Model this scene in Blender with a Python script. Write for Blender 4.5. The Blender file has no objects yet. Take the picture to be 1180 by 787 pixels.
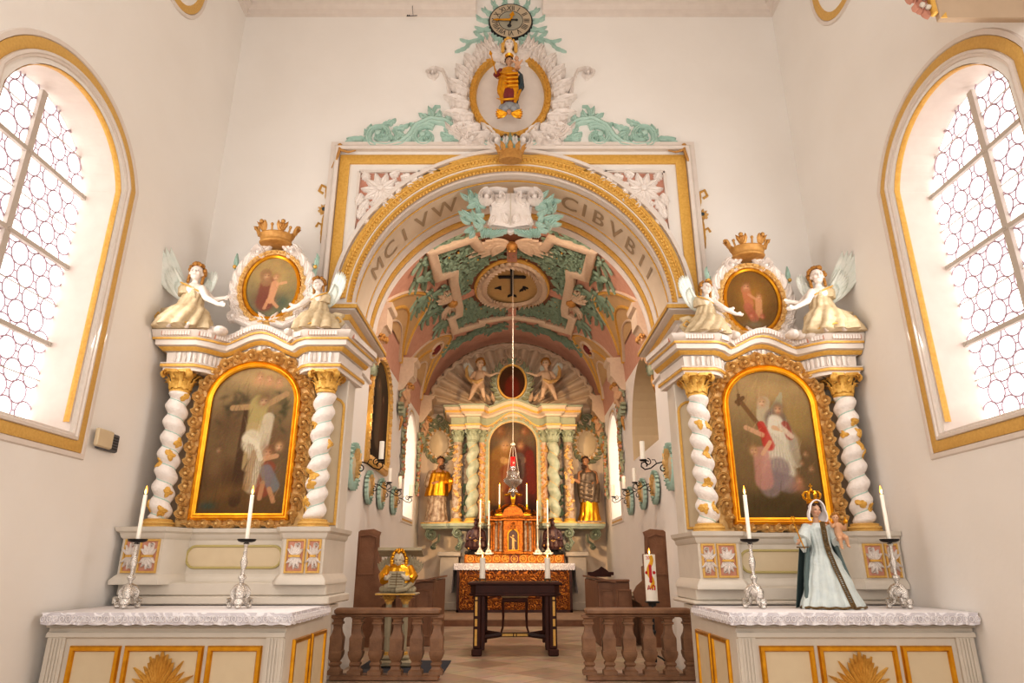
import bpy, math, random
import numpy as np
from mathutils import Vector, Matrix
random.seed(7); rng = np.random.default_rng(7)
PI = math.pi; sin = math.sin; cos = math.cos
SC = bpy.context.scene; COL = SC.collection

# ------------------------------------------------------------------ materials
def lin(c):
    r = []
    for x in c[:3]:
        x = x/255.0
        r.append(x/12.92 if x <= .04045 else ((x+.055)/1.055)**2.4)
    return (r[0], r[1], r[2], 1)
def mat(name, col, rough=.6, metal=0, col2=None, nscale=6, mix=.5, bump=0, bscale=30, emit=None, estr=0, attr=None, spec=None, detail=4, sub=0):
    m = bpy.data.materials.new(name); m.use_nodes = True
    nt = m.node_tree; N = nt.nodes; L = nt.links
    b = N['Principled BSDF']
    b.inputs['Roughness'].default_value = rough; b.inputs['Metallic'].default_value = metal
    if spec is not None: b.inputs['Specular IOR Level'].default_value = spec
    b.inputs['Base Color'].default_value = lin(col)
    tc = N.new('ShaderNodeTexCoord')
    if attr:
        a = N.new('ShaderNodeAttribute'); a.attribute_name = attr
        L.new(a.outputs['Color'], b.inputs['Base Color'])
    elif col2:
        n = N.new('ShaderNodeTexNoise'); n.inputs['Scale'].default_value = nscale; n.inputs['Detail'].default_value = detail
        L.new(tc.outputs['Object'], n.inputs['Vector'])
        r = N.new('ShaderNodeValToRGB'); r.color_ramp.elements[0].position = .5-mix*.35; r.color_ramp.elements[1].position = .5+mix*.35
        r.color_ramp.elements[0].color = lin(col); r.color_ramp.elements[1].color = lin(col2)
        L.new(n.outputs['Fac'], r.inputs['Fac']); L.new(r.outputs['Color'], b.inputs['Base Color'])
    if bump:
        n2 = N.new('ShaderNodeTexNoise'); n2.inputs['Scale'].default_value = bscale; n2.inputs['Detail'].default_value = 3
        L.new(tc.outputs['Object'], n2.inputs['Vector'])
        bp = N.new('ShaderNodeBump'); bp.inputs['Strength'].default_value = bump; bp.inputs['Distance'].default_value = .02
        L.new(n2.outputs['Fac'], bp.inputs['Height']); L.new(bp.outputs['Normal'], b.inputs['Normal'])
    if emit:
        b.inputs['Emission Color'].default_value = lin(emit); b.inputs['Emission Strength'].default_value = estr
    if sub:
        b.inputs['Subsurface Weight'].default_value = sub
        b.inputs['Subsurface Radius'].default_value = (.02, .01, .005)
    return m
W = {}
W['wall'] = mat('wall plaster', (240,235,229), .9, col2=(234,228,221), nscale=1.2, mix=1, bump=.12, bscale=9)
W['ceil'] = mat('ceiling plaster', (234,222,210), .9)
W['stucco'] = mat('white stucco', (242,233,226), .7, col2=(226,215,206), nscale=14, mix=1, bump=.4, bscale=45)
W['mould'] = mat('white moulding', (228,217,207), .6, col2=(218,206,196), nscale=8, mix=1)
W['greyw'] = mat('painted grey white wood', (216,206,192), .5, col2=(204,194,180), nscale=5, mix=1)
W['cream'] = mat('cream panel', (216,198,166), .5, col2=(208,188,156), nscale=7, mix=1)
W['ochre'] = mat('ochre gilding', (230,186,98), .42, .2, col2=(208,158,70), nscale=30, mix=.8, bump=.25, bscale=60)
W['ochrew'] = mat('ochre painted band', (222,182,104), .55, .1, col2=(205,160,84), nscale=40, mix=.9, bump=.2, bscale=50)
W['gold'] = mat('bright gilding', (238,178,50), .3, .85, col2=(205,140,28), nscale=12, mix=.8)
W['carve'] = mat('carved gilded wood', (240,204,138), .45, .05, col2=(206,162,98), nscale=26, mix=.9, bump=.3, bscale=90)
W['crownm'] = mat('matt gilded wood', (204,156,86), .5, .25, col2=(172,120,58), nscale=22, mix=.9)
W['green'] = mat('verdigris paint', (188,212,200), .65, col2=(168,196,182), nscale=12, mix=1, bump=.2, bscale=60)
W['greend'] = mat('dark verdigris foliage', (128,150,128), .65, col2=(148,168,146), nscale=18, mix=.8, bump=.2, bscale=60)
W['greens'] = mat('soft green stucco', (144,164,142), .65, col2=(126,148,126), nscale=12, mix=1)
W['brownd'] = mat('brown panel ground', (128,84,60), .8)
W['stone'] = mat('aged stone', (186,174,146), .6, col2=(166,154,126), nscale=12, mix=1)
W['pink'] = mat('old pink plaster', (190,134,114), .85, col2=(206,152,130), nscale=5, mix=1)
W['pinkd'] = mat('pink ground', (212,164,142), .8, col2=(198,146,124), nscale=9, mix=1)
W['vcream'] = mat('vault cream plaster', (206,172,126), .85, col2=(194,158,112), nscale=6, mix=1)
W['vstuc'] = mat('vault stucco', (222,200,176), .7, col2=(206,182,158), nscale=15, mix=1)
W['endw'] = mat('warm end wall plaster', (232,214,194), .85, col2=(224,204,182), nscale=2, mix=1)
W['greena'] = mat('altar verdigris', (156,162,134), .6, col2=(174,178,152), nscale=12, mix=1)
W['letter'] = mat('lettered soffit plaster', (228,210,186), .85, col2=(220,200,174), nscale=5, mix=1)
W['marbg'] = mat('grey green marble', (150,164,146), .35, col2=(186,190,172), nscale=9, mix=.8, detail=8)
W['marbb'] = mat('brown grey marble', (124,92,66), .4, col2=(190,172,150), nscale=12, mix=.5, detail=8)
W['marbp'] = mat('pink marble', (190,140,112), .4, col2=(214,190,170), nscale=10, mix=.6, detail=8)
W['wood'] = mat('dark oak', (116,78,54), .5, col2=(148,106,76), nscale=7, mix=.9, bump=.2, bscale=40)
W['woodl'] = mat('weathered oak', (156,116,84), .5, col2=(112,78,54), nscale=8, mix=.9, bump=.2, bscale=40)
W['woodt'] = mat('dark walnut', (76,36,24), .5, col2=(54,24,16), nscale=8, mix=.9, spec=.25)
W['woodv'] = mat('dark altar brown', (92,48,30), .35, col2=(58,30,20), nscale=16, mix=.9)
W['iron'] = mat('black wrought iron', (26,22,22), .45, .6)
W['cames'] = mat('lead cames', (186,160,172), .6)
W['bars'] = mat('window iron bars', (196,186,176), .6)
W["pane"] = mat("bullseye glass", (255,255,255), .2, emit=(255,252,250), estr=2.3)
W['pane2'] = mat('chancel glass', (255,250,240), .2, emit=(255,250,240), estr=2.2)
W['silver'] = mat('chased silver', (225,220,214), .22, 1, bump=.5, bscale=120)
W['dish'] = mat('tarnished pan', (46,42,42), .4, .7)
W['wax'] = mat('white wax', (250,244,232), .45, emit=(255,235,205), estr=.08)
W['flame'] = mat('candle flame', (255,200,90), .5, emit=(255,150,40), estr=9)
W['flamec'] = mat('flame core', (255,230,160), .5, emit=(255,214,120), estr=16)
W['linen'] = mat('white linen', (240,235,234), .85, col2=(230,225,226), nscale=25, mix=1)
W['flesh'] = mat('painted flesh', (206,158,126), .5, attr='Col')
W['angelw'] = mat('angel white', (226,216,208), .55, attr='Col')
W['robe'] = mat('tan gilded robe', (216,198,166), .55, .0, col2=(184,160,122), nscale=16, mix=.9, bump=.15, bscale=60)
W['hairg'] = mat('gilded curls', (196,142,66), .5, .2, col2=(150,98,40), nscale=60, mix=.8, bump=.6, bscale=90)
W['hair'] = mat('brown hair', (70,46,32), .6, bump=.5, bscale=90)
W['wingm'] = mat('pale wings', (228,226,218), .6, col2=(204,212,202), nscale=8, mix=.9, bump=.1)
W['black'] = mat('black metal', (30,28,26), .5)
W['dgrey'] = mat('dark grey plastic', (92,92,96), .5)
W['clockf'] = mat('clock enamel', (186,168,142), .6)
W['clockc'] = mat('clock centre', (158,152,134), .6)
W['red'] = mat('red ruby glass', (190,12,16), .2, emit=(255,20,10), estr=.7)
W['redp'] = mat('red wax relief', (205,28,30), .5)
W['yelp'] = mat('yellow wax relief', (242,184,40), .5)
W['blued'] = mat('dark blue cloak', (40,58,66), .5)
W['silk'] = mat('pale blue silk', (190,200,200), .35, col2=(214,220,214), nscale=14, mix=1, bump=.3, bscale=40)
W['cloak'] = mat('grey teal cloak', (92,108,106), .6)
W['trimb'] = mat('bronze braid', (150,124,82), .45, .5, col2=(98,76,46), nscale=90, mix=.7, bump=.8, bscale=150)
W['crim'] = mat('crimson', (120,36,34), .5)
W['cush'] = mat('beige cushion', (184,168,140), .85)
W['rug'] = mat('dark slate mat', (62,64,72), .9)
W['carpet'] = mat('step top stone', (170,140,112), .7, col2=(150,120,94), nscale=7, mix=1)
W['grey'] = mat('grey stone', (190,178,162), .6, col2=(172,160,146), nscale=6, mix=1)
W['dark'] = mat('emblem dark brown', (30,22,18), .8)  # own dark colour of the medallion cross
W['greyst'] = mat('grey painted cloud', (150,150,152), .6)
W['taup'] = mat('limed plank', (196,172,146), .7, col2=(182,158,132), nscale=4, mix=1)
W['paint'] = mat('oil paint', (128,128,128), .6, attr='Col', spec=.05)
W['maroon'] = mat('reliquary lacquer', (88,50,40), .35, .2, col2=(52,30,34), nscale=14, mix=.8)
W['gilt2'] = mat('old altar gilding', (196,120,34), .35, .6, col2=(112,56,16), nscale=20, mix=.6, bump=.5, bscale=50)

def tile_mat():
    m = bpy.data.materials.new('diagonal stone tiles'); m.use_nodes = True; nt = m.node_tree; N = nt.nodes; L = nt.links
    b = N['Principled BSDF']; b.inputs['Roughness'].default_value = .38
    tc = N.new('ShaderNodeTexCoord'); mp = N.new('ShaderNodeMapping'); mp.inputs['Rotation'].default_value = (0,0,PI/4); mp.inputs['Scale'].default_value = (1.75,1.75,1.75)
    L.new(tc.outputs['Object'], mp.inputs['Vector'])
    fl = N.new('ShaderNodeVectorMath'); fl.operation = 'FLOOR'; L.new(mp.outputs['Vector'], fl.inputs[0])
    wn = N.new('ShaderNodeTexWhiteNoise'); wn.noise_dimensions = '2D'; L.new(fl.outputs['Vector'], wn.inputs['Vector'])
    r = N.new('ShaderNodeValToRGB'); r.color_ramp.elements[0].color = lin((172,138,104)); r.color_ramp.elements[1].color = lin((216,190,158))
    L.new(wn.outputs['Value'], r.inputs['Fac'])
    n = N.new('ShaderNodeTexNoise'); n.inputs['Scale'].default_value = 5; n.inputs['Detail'].default_value = 5; L.new(tc.outputs['Object'], n.inputs['Vector'])
    mx = N.new('ShaderNodeMix'); mx.data_type = 'RGBA'; mx.blend_type = 'MULTIPLY'; mx.inputs[0].default_value = .5
    L.new(r.outputs['Color'], mx.inputs[6]); L.new(n.outputs['Color'], mx.inputs[7])
    hs = N.new('ShaderNodeHueSaturation'); hs.inputs['Value'].default_value = 1.15; hs.inputs['Saturation'].default_value = .85; L.new(mx.outputs[2], hs.inputs['Color'])
    fr = N.new('ShaderNodeVectorMath'); fr.operation = 'FRACTION'; L.new(mp.outputs['Vector'], fr.inputs[0])
    sp = N.new('ShaderNodeSeparateXYZ'); L.new(fr.outputs['Vector'], sp.inputs[0])
    mn = N.new('ShaderNodeMath'); mn.operation = 'MINIMUM'; L.new(sp.outputs[0], mn.inputs[0]); L.new(sp.outputs[1], mn.inputs[1])
    lt = N.new('ShaderNodeMath'); lt.operation = 'LESS_THAN'; lt.inputs[1].default_value = .022; L.new(mn.outputs[0], lt.inputs[0])
    m2 = N.new('ShaderNodeMix'); m2.data_type = 'RGBA'; L.new(lt.outputs[0], m2.inputs[0]); L.new(hs.outputs['Color'], m2.inputs[6]); m2.inputs[7].default_value = lin((140,112,86))
    L.new(m2.outputs[2], b.inputs['Base Color']); return m
W['tiles'] = tile_mat()
def scroll_pattern_mat(name, c1, c2, scale, metal=.5):
    m = bpy.data.materials.new(name); m.use_nodes = True; nt = m.node_tree; N = nt.nodes; L = nt.links
    b = N['Principled BSDF']; b.inputs['Roughness'].default_value = .4; b.inputs['Metallic'].default_value = metal
    tc = N.new('ShaderNodeTexCoord'); w = N.new('ShaderNodeTexVoronoi'); w.feature = 'SMOOTH_F1'; w.inputs['Scale'].default_value = scale
    L.new(tc.outputs['Object'], w.inputs['Vector'])
    s = N.new('ShaderNodeMath'); s.operation = 'MULTIPLY'; s.inputs[1].default_value = 22; L.new(w.outputs['Distance'], s.inputs[0])
    sn = N.new('ShaderNodeMath'); sn.operation = 'SINE'; L.new(s.outputs[0], sn.inputs[0])
    r = N.new('ShaderNodeValToRGB'); r.color_ramp.elements[0].position = .2; r.color_ramp.elements[1].position = .7
    r.color_ramp.elements[0].color = lin(c1); r.color_ramp.elements[1].color = lin(c2)
    L.new(sn.outputs[0], r.inputs['Fac']); L.new(r.outputs['Color'], b.inputs['Base Color'])
    bp = N.new('ShaderNodeBump'); bp.inputs['Strength'].default_value = .5; bp.inputs['Distance'].default_value = .02
    L.new(sn.outputs[0], bp.inputs['Height']); L.new(bp.outputs['Normal'], b.inputs['Normal'])
    return m
W['ante'] = scroll_pattern_mat('embossed leather', (96,48,18), (178,108,38), 7)
W['antel'] = scroll_pattern_mat('embossed border', (120,60,20), (206,134,50), 14)
W['lace'] = scroll_pattern_mat('lace', (214,208,212), (242,238,240), 11, 0)
W['lace'].node_tree.nodes['Bump'].inputs['Strength'].default_value = .12

# ------------------------------------------------------------------ mesh kit
def xz(Y): return lambda u, v, h: (u, Y-h, v)
def plane(o, ex, ez, en):
    o = Vector(o); ex = Vector(ex); ez = Vector(ez); en = Vector(en)
    return lambda u, v, h: tuple(o+ex*u+ez*v+en*h)
ID = lambda u, v, h: (u, v, h)
class M:
    def __init__(s): s.v = []; s.f = []
    def add(s, vs, fs):
        b = len(s.v); s.v += [tuple(x) for x in vs]; s.f += [tuple(i+b for i in f) for f in fs]; return s
    def box(s, x0, x1, y0, y1, z0, z1, fn=None):
        vs = [(x,y,z) for z in (z0,z1) for y in (y0,y1) for x in (x0,x1)]
        if fn: vs = [fn(*p) for p in vs]
        return s.add(vs, [(0,2,3,1),(4,5,7,6),(0,1,5,4),(2,6,7,3),(0,4,6,2),(1,3,7,5)])
    def bbox(s, x0, x1, y0, y1, z0, z1, b=.01):   # chamfered box
        b = min(b, (x1-x0)/3, (y1-y0)/3, (z1-z0)/3); vs = []
        for z, k in ((z0,b),(z0+b,0),(z1-b,0),(z1,b)):
            vs += [(x0+k+b,y0+k,z),(x1-k-b,y0+k,z),(x1-k,y0+k+b,z),(x1-k,y1-k-b,z),(x1-k-b,y1-k,z),(x0+k+b,y1-k,z),(x0+k,y1-k-b,z),(x0+k,y0+k+b,z)]
        fs = [tuple(range(7,-1,-1)), tuple(range(24,32))]
        for j in range(3):
            for i in range(8): fs.append((j*8+i, j*8+(i+1)%8, j*8+8+(i+1)%8, j*8+8+i))
        return s.add(vs, fs)
    def lathe(s, prof, c=(0,0,0), n=20, sx=1, sy=1, rf=None, R=None, a0=0, a1=None):
        full = a1 is None; a1 = a1 if not full else a0+2*PI
        cols = n if full else n+1; vs = []
        for (r, z) in prof:
            for i in range(cols):
                a = a0+(a1-a0)*i/n; k = rf(a, z) if rf else 1
                p = Vector((r*k*cos(a)*sx, r*k*sin(a)*sy, z))
                if R: p = R @ p
                vs.append((p.x+c[0], p.y+c[1], p.z+c[2]))
        fs = []
        for j in range(len(prof)-1):
            for i in range(n):
                k = (i+1) % cols if full else i+1
                fs.append((j*cols+i, j*cols+k, (j+1)*cols+k, (j+1)*cols+i))
        if full:
            if prof[0][0] > 1e-4: fs.append(tuple(range(n-1,-1,-1)))
            if prof[-1][0] > 1e-4: fs.append(tuple((len(prof)-1)*cols+i for i in range(n)))
        return s.add(vs, fs)
    def tube(s, pts, r, n=6, flat=1.0, up=None):
        P = [Vector(p) for p in pts]; m = len(P)
        if m < 2: return s
        rr = [r]*m if not hasattr(r, '__len__') else r
        T = [(P[min(i+1,m-1)]-P[max(i-1,0)]).normalized() for i in range(m)]
        a = Vector(up) if up else (Vector((0,0,1)) if abs(T[0].z) < .9 else Vector((1,0,0)))
        x = T[0].cross(a).normalized(); vs = []
        for i in range(m):
            x = (x-T[i]*x.dot(T[i]));
            x = x.normalized() if x.length > 1e-6 else T[i].orthogonal().normalized()
            y = T[i].cross(x)
            for k in range(n):
                t = 2*PI*k/n; vs.append(P[i]+x*cos(t)*rr[i]+y*sin(t)*rr[i]*flat)
        fs = [(i*n+k, i*n+(k+1)%n, (i+1)*n+(k+1)%n, (i+1)*n+k) for i in range(m-1) for k in range(n)]
        fs += [tuple(range(n-1,-1,-1)), tuple((m-1)*n+k for k in range(n))]
        return s.add(vs, fs)
    def ell(s, c, r, n=12, m=8, R=None):
        if not hasattr(r, '__len__'): r = (r,r,r)
        vs = []; 
        for j in range(1, m):
            ph = PI*j/m
            for i in range(n):
                a = 2*PI*i/n; vs.append(Vector((r[0]*sin(ph)*cos(a), r[1]*sin(ph)*sin(a), r[2]*cos(ph))))
        vs += [Vector((0,0,r[2])), Vector((0,0,-r[2]))]
        if R: vs = [R @ v for v in vs]
        vs = [v+Vector(c) for v in vs]; q = (m-1)*n
        fs = [(j*n+i, (j+1)*n+i, (j+1)*n+(i+1)%n, j*n+(i+1)%n) for j in range(m-2) for i in range(n)]
        fs += [(q, i, (i+1)%n) for i in range(n)] + [(q+1, (m-2)*n+(i+1)%n, (m-2)*n+i) for i in range(n)]
        return s.add(vs, fs)
    def cap(s, p0, p1, r0, r1, n=10):
        P0 = Vector(p0); P1 = Vector(p1); d = (P1-P0); l = d.length or 1e-5; d = d/l
        R = d.to_track_quat('Z','Y').to_matrix(); prof = []
        for k in range(5): t = PI/2*(1-k/4); prof.append((r0*cos(t), -r0*sin(t)))
        for k in range(5): t = PI/2*k/4; prof.append((r1*cos(t), l+r1*sin(t)))
        prof[0] = (1e-5, prof[0][1]); prof[-1] = (1e-5, prof[-1][1])
        return s.lathe(prof, P0, n, R=R)
    def prism(s, poly, fn=ID, h0=0, h1=.02, bev=0):
        n = len(poly); a = sum(poly[i][0]*poly[(i+1)%n][1]-poly[(i+1)%n][0]*poly[i][1] for i in range(n))
        if a < 0: poly = poly[::-1]
        cx = sum(p[0] for p in poly)/n; cy = sum(p[1] for p in poly)/n
        vs = [fn(x,y,h0) for x,y in poly]+[fn(x,y,h1-bev) for x,y in poly]
        fs = [(i,(i+1)%n,n+(i+1)%n,n+i) for i in range(n)]; top = n
        if bev:
            vs += [fn(x+(cx-x)*min(.3,bev*2/max(.01,math.hypot(cx-x,cy-y))), y+(cy-y)*min(.3,bev*2/max(.01,math.hypot(cx-x,cy-y))), h1) for x,y in poly]
            fs += [(n+i,n+(i+1)%n,2*n+(i+1)%n,2*n+i) for i in range(n)]; top = 2*n
        fs += [tuple(range(top,top+n)), tuple(range(n-1,-1,-1))]
        return s.add(vs, fs)
    def band(s, path, prof, fn=ID, closed=False):
        n = len(path); P = [Vector((p[0],p[1])) for p in path]; vs = []
        for i in range(n):
            if closed: a = P[i-1]; b = P[(i+1)%n]
            else: a = P[max(i-1,0)]; b = P[min(i+1,n-1)]
            d1 = (P[i]-a); d2 = (b-P[i])
            if d1.length < 1e-7: d1 = d2
            if d2.length < 1e-7: d2 = d1
            d1 = d1.normalized(); d2 = d2.normalized()
            n1 = Vector((d1.y,-d1.x)); n2 = Vector((d2.y,-d2.x)); nn = n1+n2
            nn = nn/max(.35, nn.length_squared/2) if nn.length > 1e-6 else n1
            for (o, h) in prof: vs.append(fn(P[i].x+nn.x*o, P[i].y+nn.y*o, h))
        k = len(prof); m = n if closed else n-1; fs = []
        for i in range(m):
            j = (i+1) % n
            for q in range(k-1): fs.append((i*k+q, j*k+q, j*k+q+1, i*k+q+1))
        if not closed: fs += [tuple(range(k)), tuple((n-1)*k+q for q in range(k-1,-1,-1))]
        return s.add(vs, fs)
    def ribbon(s, pts, w, fn=ID, h=.02, lobes=0, hs=None, base=0, groove=.35):
        n = len(pts); P = [Vector((p[0],p[1])) for p in pts]; vs = []
        for i in range(n):
            t = i/(n-1); d = (P[min(i+1,n-1)]-P[max(i-1,0)])
            d = d.normalized() if d.length > 1e-7 else Vector((1,0)); nn = Vector((d.y,-d.x))
            ww = w(t) if callable(w) else w
            if lobes: ww *= .55+.45*abs(sin(lobes*PI*t))**.7
            hh = (h(t) if callable(h) else h); b = base+(hs(t) if hs else 0)
            for (o, k) in ((-1,0),(-.85,.55),(-.4,1),(0,1-groove),(.4,1),(.85,.55),(1,0)):
                q = P[i]+nn*(ww*o); vs.append(fn(q.x, q.y, b+hh*k))
        fs = [(i*7+q, i*7+q+1, (i+1)*7+q+1, (i+1)*7+q) for i in range(n-1) for q in range(6)]
        fs += [(0,6,5,4,3,2,1), tuple((n-1)*7+q for q in range(7))]
        return s.add(vs, fs)
    def leaf(s, x, y, a, L, w, fn=ID, h=.02, lobes=3, bend=0, n=10, base=0, curl=0):
        pts = []; px, py = x, y
        for i in range(n):
            pts.append((px,py)); aa = a+bend*(i/(n-1)); px += cos(aa)*L/(n-1); py += sin(aa)*L/(n-1)
        return s.ribbon(pts, lambda t: w*(sin(PI*min(1,.12+.88*t)))**.8+.001, fn, h, lobes, hs=(lambda t: curl*t*t) if curl else None, base=base)
    def scroll(s, cx, cy, r0, a0, turns, d, w, fn=ID, h=.03, leaves=3, n=None, ball=True, leafl=1.0, base=0):
        n = n or int(14*turns)+4; pts = []
        for i in range(n):
            t = i/(n-1); r = r0*(1-.78*t); a = a0+d*2*PI*turns*t; pts.append((cx+r*cos(a), cy+r*sin(a)))
        s.ribbon(pts, lambda t: w*(1-.55*t), fn, h, base=base)
        if ball:
            q = pts[-1]; s.add(*dome(q[0], q[1], w*.95, h*1.5, fn, base))
        for k in range(leaves):
            t = (k+.4)/(leaves+.6)*.72; i = int(t*(n-1)); q = pts[i]; a = a0+d*2*PI*turns*t
            s.leaf(q[0], q[1], a+d*PI*.28, r0*.75*leafl*(1-.4*t), w*.9, fn, h*.8, 3, bend=d*.9, n=8, base=base)
        return s
    def grid(s, f, nu, nv, cu=False):
        vs = [f(i/(nu if cu else nu-1), j/(nv-1)) for j in range(nv) for i in range(nu)]
        m = nu if cu else nu-1
        return s.add(vs, [(j*nu+i, j*nu+(i+1)%nu, (j+1)*nu+(i+1)%nu, (j+1)*nu+i) for j in range(nv-1) for i in range(m)])
    def mirror(s, x=0):
        b = len(s.v); v0 = list(s.v); s.v += [(2*x-p[0],p[1],p[2]) for p in v0]
        s.f += [tuple(i+b for i in reversed(f)) for f in list(s.f)]; return s
    def build(s, name, m, parent=None, ang=38, vcol=None):
        me = bpy.data.meshes.new(name); me.from_pydata(s.v, [], s.f); me.validate(); 
        me.materials.append(W[m] if isinstance(m, str) else m)
        me.polygons.foreach_set('use_smooth', [True]*len(me.polygons)); me.update()
        if ang < 180: me.set_sharp_from_angle(angle=math.radians(ang))
        if vcol is not None and len(me.vertices) == len(vcol):
            ca = me.color_attributes.new('Col', 'FLOAT_COLOR', 'POINT'); ca.data.foreach_set('color', np.asarray(vcol, dtype=np.float32).ravel())
        o = bpy.data.objects.new(name, me); COL.objects.link(o)
        if parent: link(o, parent)
        return o
def dome(cx, cy, r, h, fn, base=0, n=8):
    vs = [fn(cx+r*cos(2*PI*i/n), cy+r*sin(2*PI*i/n), base) for i in range(n)]
    vs += [fn(cx+r*.75*cos(2*PI*i/n), cy+r*.75*sin(2*PI*i/n), base+h*.7) for i in range(n)]+[fn(cx,cy,base+h)]
    return vs, [(i,(i+1)%n,n+(i+1)%n,n+i) for i in range(n)]+[(n+i,n+(i+1)%n,2*n) for i in range(n)]
def link(o, parent):
    o.parent = parent; o.matrix_parent_inverse = Matrix.Translation(-world_loc(parent))
def world_loc(p):
    l = Vector(p.location)
    if p.parent: pass
    return l
def tag(o, label, cat, group=None):
    o['label'] = label; o['category'] = cat
    if group: o['group'] = group
    return o
def thing(name, label, cat, loc=(0,0,0), group=None):
    o = bpy.data.objects.new(name, None); COL.objects.link(o); o.location = loc; o.empty_display_size = .1
    return tag(o, label, cat, group)
def struct(name, m, material, parent=None, **k):
    o = m.build(name, material, parent, **k)
    if parent is None: o['kind'] = 'structure'
    return o
def move_copy(o, d, mx=None):
    """copy a thing with its parts and sub-parts, shifted by d"""
    def rec(src, par):
        c = src.copy(); COL.objects.link(c)
        if par is None: c.location = Vector(src.location)+Vector(d)
        else:
            c.parent = par; c.matrix_parent_inverse = src.matrix_parent_inverse.copy()
        for ch in list(src.children): rec(ch, c)
        return c
    return rec(o, None)
def arcpts(cx, cy, rx, ry, a0, a1, n): return [(cx+rx*cos(math.radians(a0+(a1-a0)*i/n)), cy+ry*sin(math.radians(a0+(a1-a0)*i/n))) for i in range(n+1)]
def along(path, n, closed=False):
    P = [Vector((p[0],p[1])) for p in path]
    if closed: P.append(P[0])
    L = [0]
    for i in range(1,len(P)): L.append(L[-1]+(P[i]-P[i-1]).length)
    out = []
    for k in range(n):
        t = L[-1]*((k+.5)/n); i = 1
        while i < len(L)-1 and L[i] < t: i += 1
        q = (t-L[i-1])/max(1e-6, L[i]-L[i-1]); d = (P[i]-P[i-1]).normalized(); p = P[i-1]+(P[i]-P[i-1])*q
        out.append((p.x, p.y, math.atan2(d.y,d.x)))
    return out
RB = lambda w, h: [(-w/2,0),(-w/2,h*.6),(-w*.3,h),(w*.3,h),(w/2,h*.6),(w/2,0)]   # rounded strip profile
FB = lambda a, b, h: [(a,0),(a,h),(b,h),(b,0)]                                  # flat strip between offsets

# figures: solid built from limbs, fused by voxel remesh into one continuous body
def fuse(m, name, material, parent=None, voxel=.012, smooth=2, colf=None):
    me = bpy.data.meshes.new(name+'_raw'); me.from_pydata(m.v, [], m.f)
    o = bpy.data.objects.new(name+'_raw', me); COL.objects.link(o)
    r = o.modifiers.new('r','REMESH'); r.mode = 'VOXEL'; r.voxel_size = voxel
    s = o.modifiers.new('s','SMOOTH'); s.factor = .5; s.iterations = smooth
    dg = bpy.context.evaluated_depsgraph_get(); dg.update()
    nm = bpy.data.meshes.new_from_object(o.evaluated_get(dg)); bpy.data.objects.remove(o); bpy.data.meshes.remove(me)
    nm.name = name; nm.materials.clear(); nm.materials.append(W[material])
    nm.polygons.foreach_set('use_smooth', [True]*len(nm.polygons))
    n = len(nm.vertices); co = np.empty(n*3, dtype=np.float32); nm.vertices.foreach_get('co', co); co = co.reshape(-1,3)
    if colf:
        c = colf(co); ca = nm.color_attributes.new('Col','FLOAT_COLOR','POINT'); ca.data.foreach_set('color', c.astype(np.float32).ravel())
    ob = bpy.data.objects.new(name, nm); COL.objects.link(ob)
    if parent: link(ob, parent)
    return ob
def head(m, c, s, R=None, mir=1):
    """head of height s centred at c, facing -Y before rotation R; returns feature positions"""
    c = Vector(c); R = R or Matrix.Identity(3)
    def P(x,y,z): return c+R @ Vector((x*s,y*s,z*s))
    def E(p, r): m.ell(P(*p), (r[0]*s,r[1]*s,r[2]*s), 12, 8, R)
    E((0,.05,.10),(.36,.43,.39)); E((0,-.07,-.17),(.27,.29,.31)); E((0,-.20,-.36),(.12,.12,.10))
    m.cap(P(0,-.36,.06), P(0,-.44,-.10), .035*s, .06*s, 8); E((0,-.35,-.235),(.11,.05,.035)); E((0,-.33,-.275),(.09,.05,.03))
    for q in (-1,1):
        E((q*.36,.03,-.02),(.04,.08,.11)); E((q*.16,-.27,-.10),(.12,.1,.11)); m.cap(P(q*.06,-.355,.10), P(q*.24,-.30,.10), .04*s, .03*s, 6)
        E((q*.145,-.305,.035),(.055,.03,.03))
    return {'eyes':[P(q*.145,-.335,.035) for q in (-1,1)], 'brow':[P(q*.15,-.36,.12) for q in (-1,1)], 'lips':P(0,-.39,-.25), 'cheek':[P(q*.19,-.33,-.13) for q in (-1,1)], 's':s}
def hand(m, w, d, side, s, curl=.5):
    """palm at wrist w pointing along d, thumb towards side; s = hand length"""
    w = Vector(w); d = Vector(d).normalized(); side = Vector(side); side = (side-d*side.dot(d)).normalized(); nrm = d.cross(side)
    m.cap(w, w+d*s*.45, s*.2, s*.24, 8)
    for k, (o, l) in enumerate(((.30,.42),(.10,.50),(-.10,.46),(-.30,.36))):
        b = w+d*s*.5+side*o*s*.7; j = b+d*s*l*.5+nrm*curl*s*.12; m.cap(b, j, s*.085, s*.075, 6); m.cap(j, j+d*s*l*.4+nrm*curl*s*.35, s*.075, s*.06, 6)
    b = w+d*s*.15+side*s*.24; m.cap(b, b+d*s*.22+side*s*.16, s*.1, s*.08, 6); m.cap(b+d*s*.22+side*s*.16, b+d*s*.42+side*s*.2, s*.08, s*.065, 6)
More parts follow.
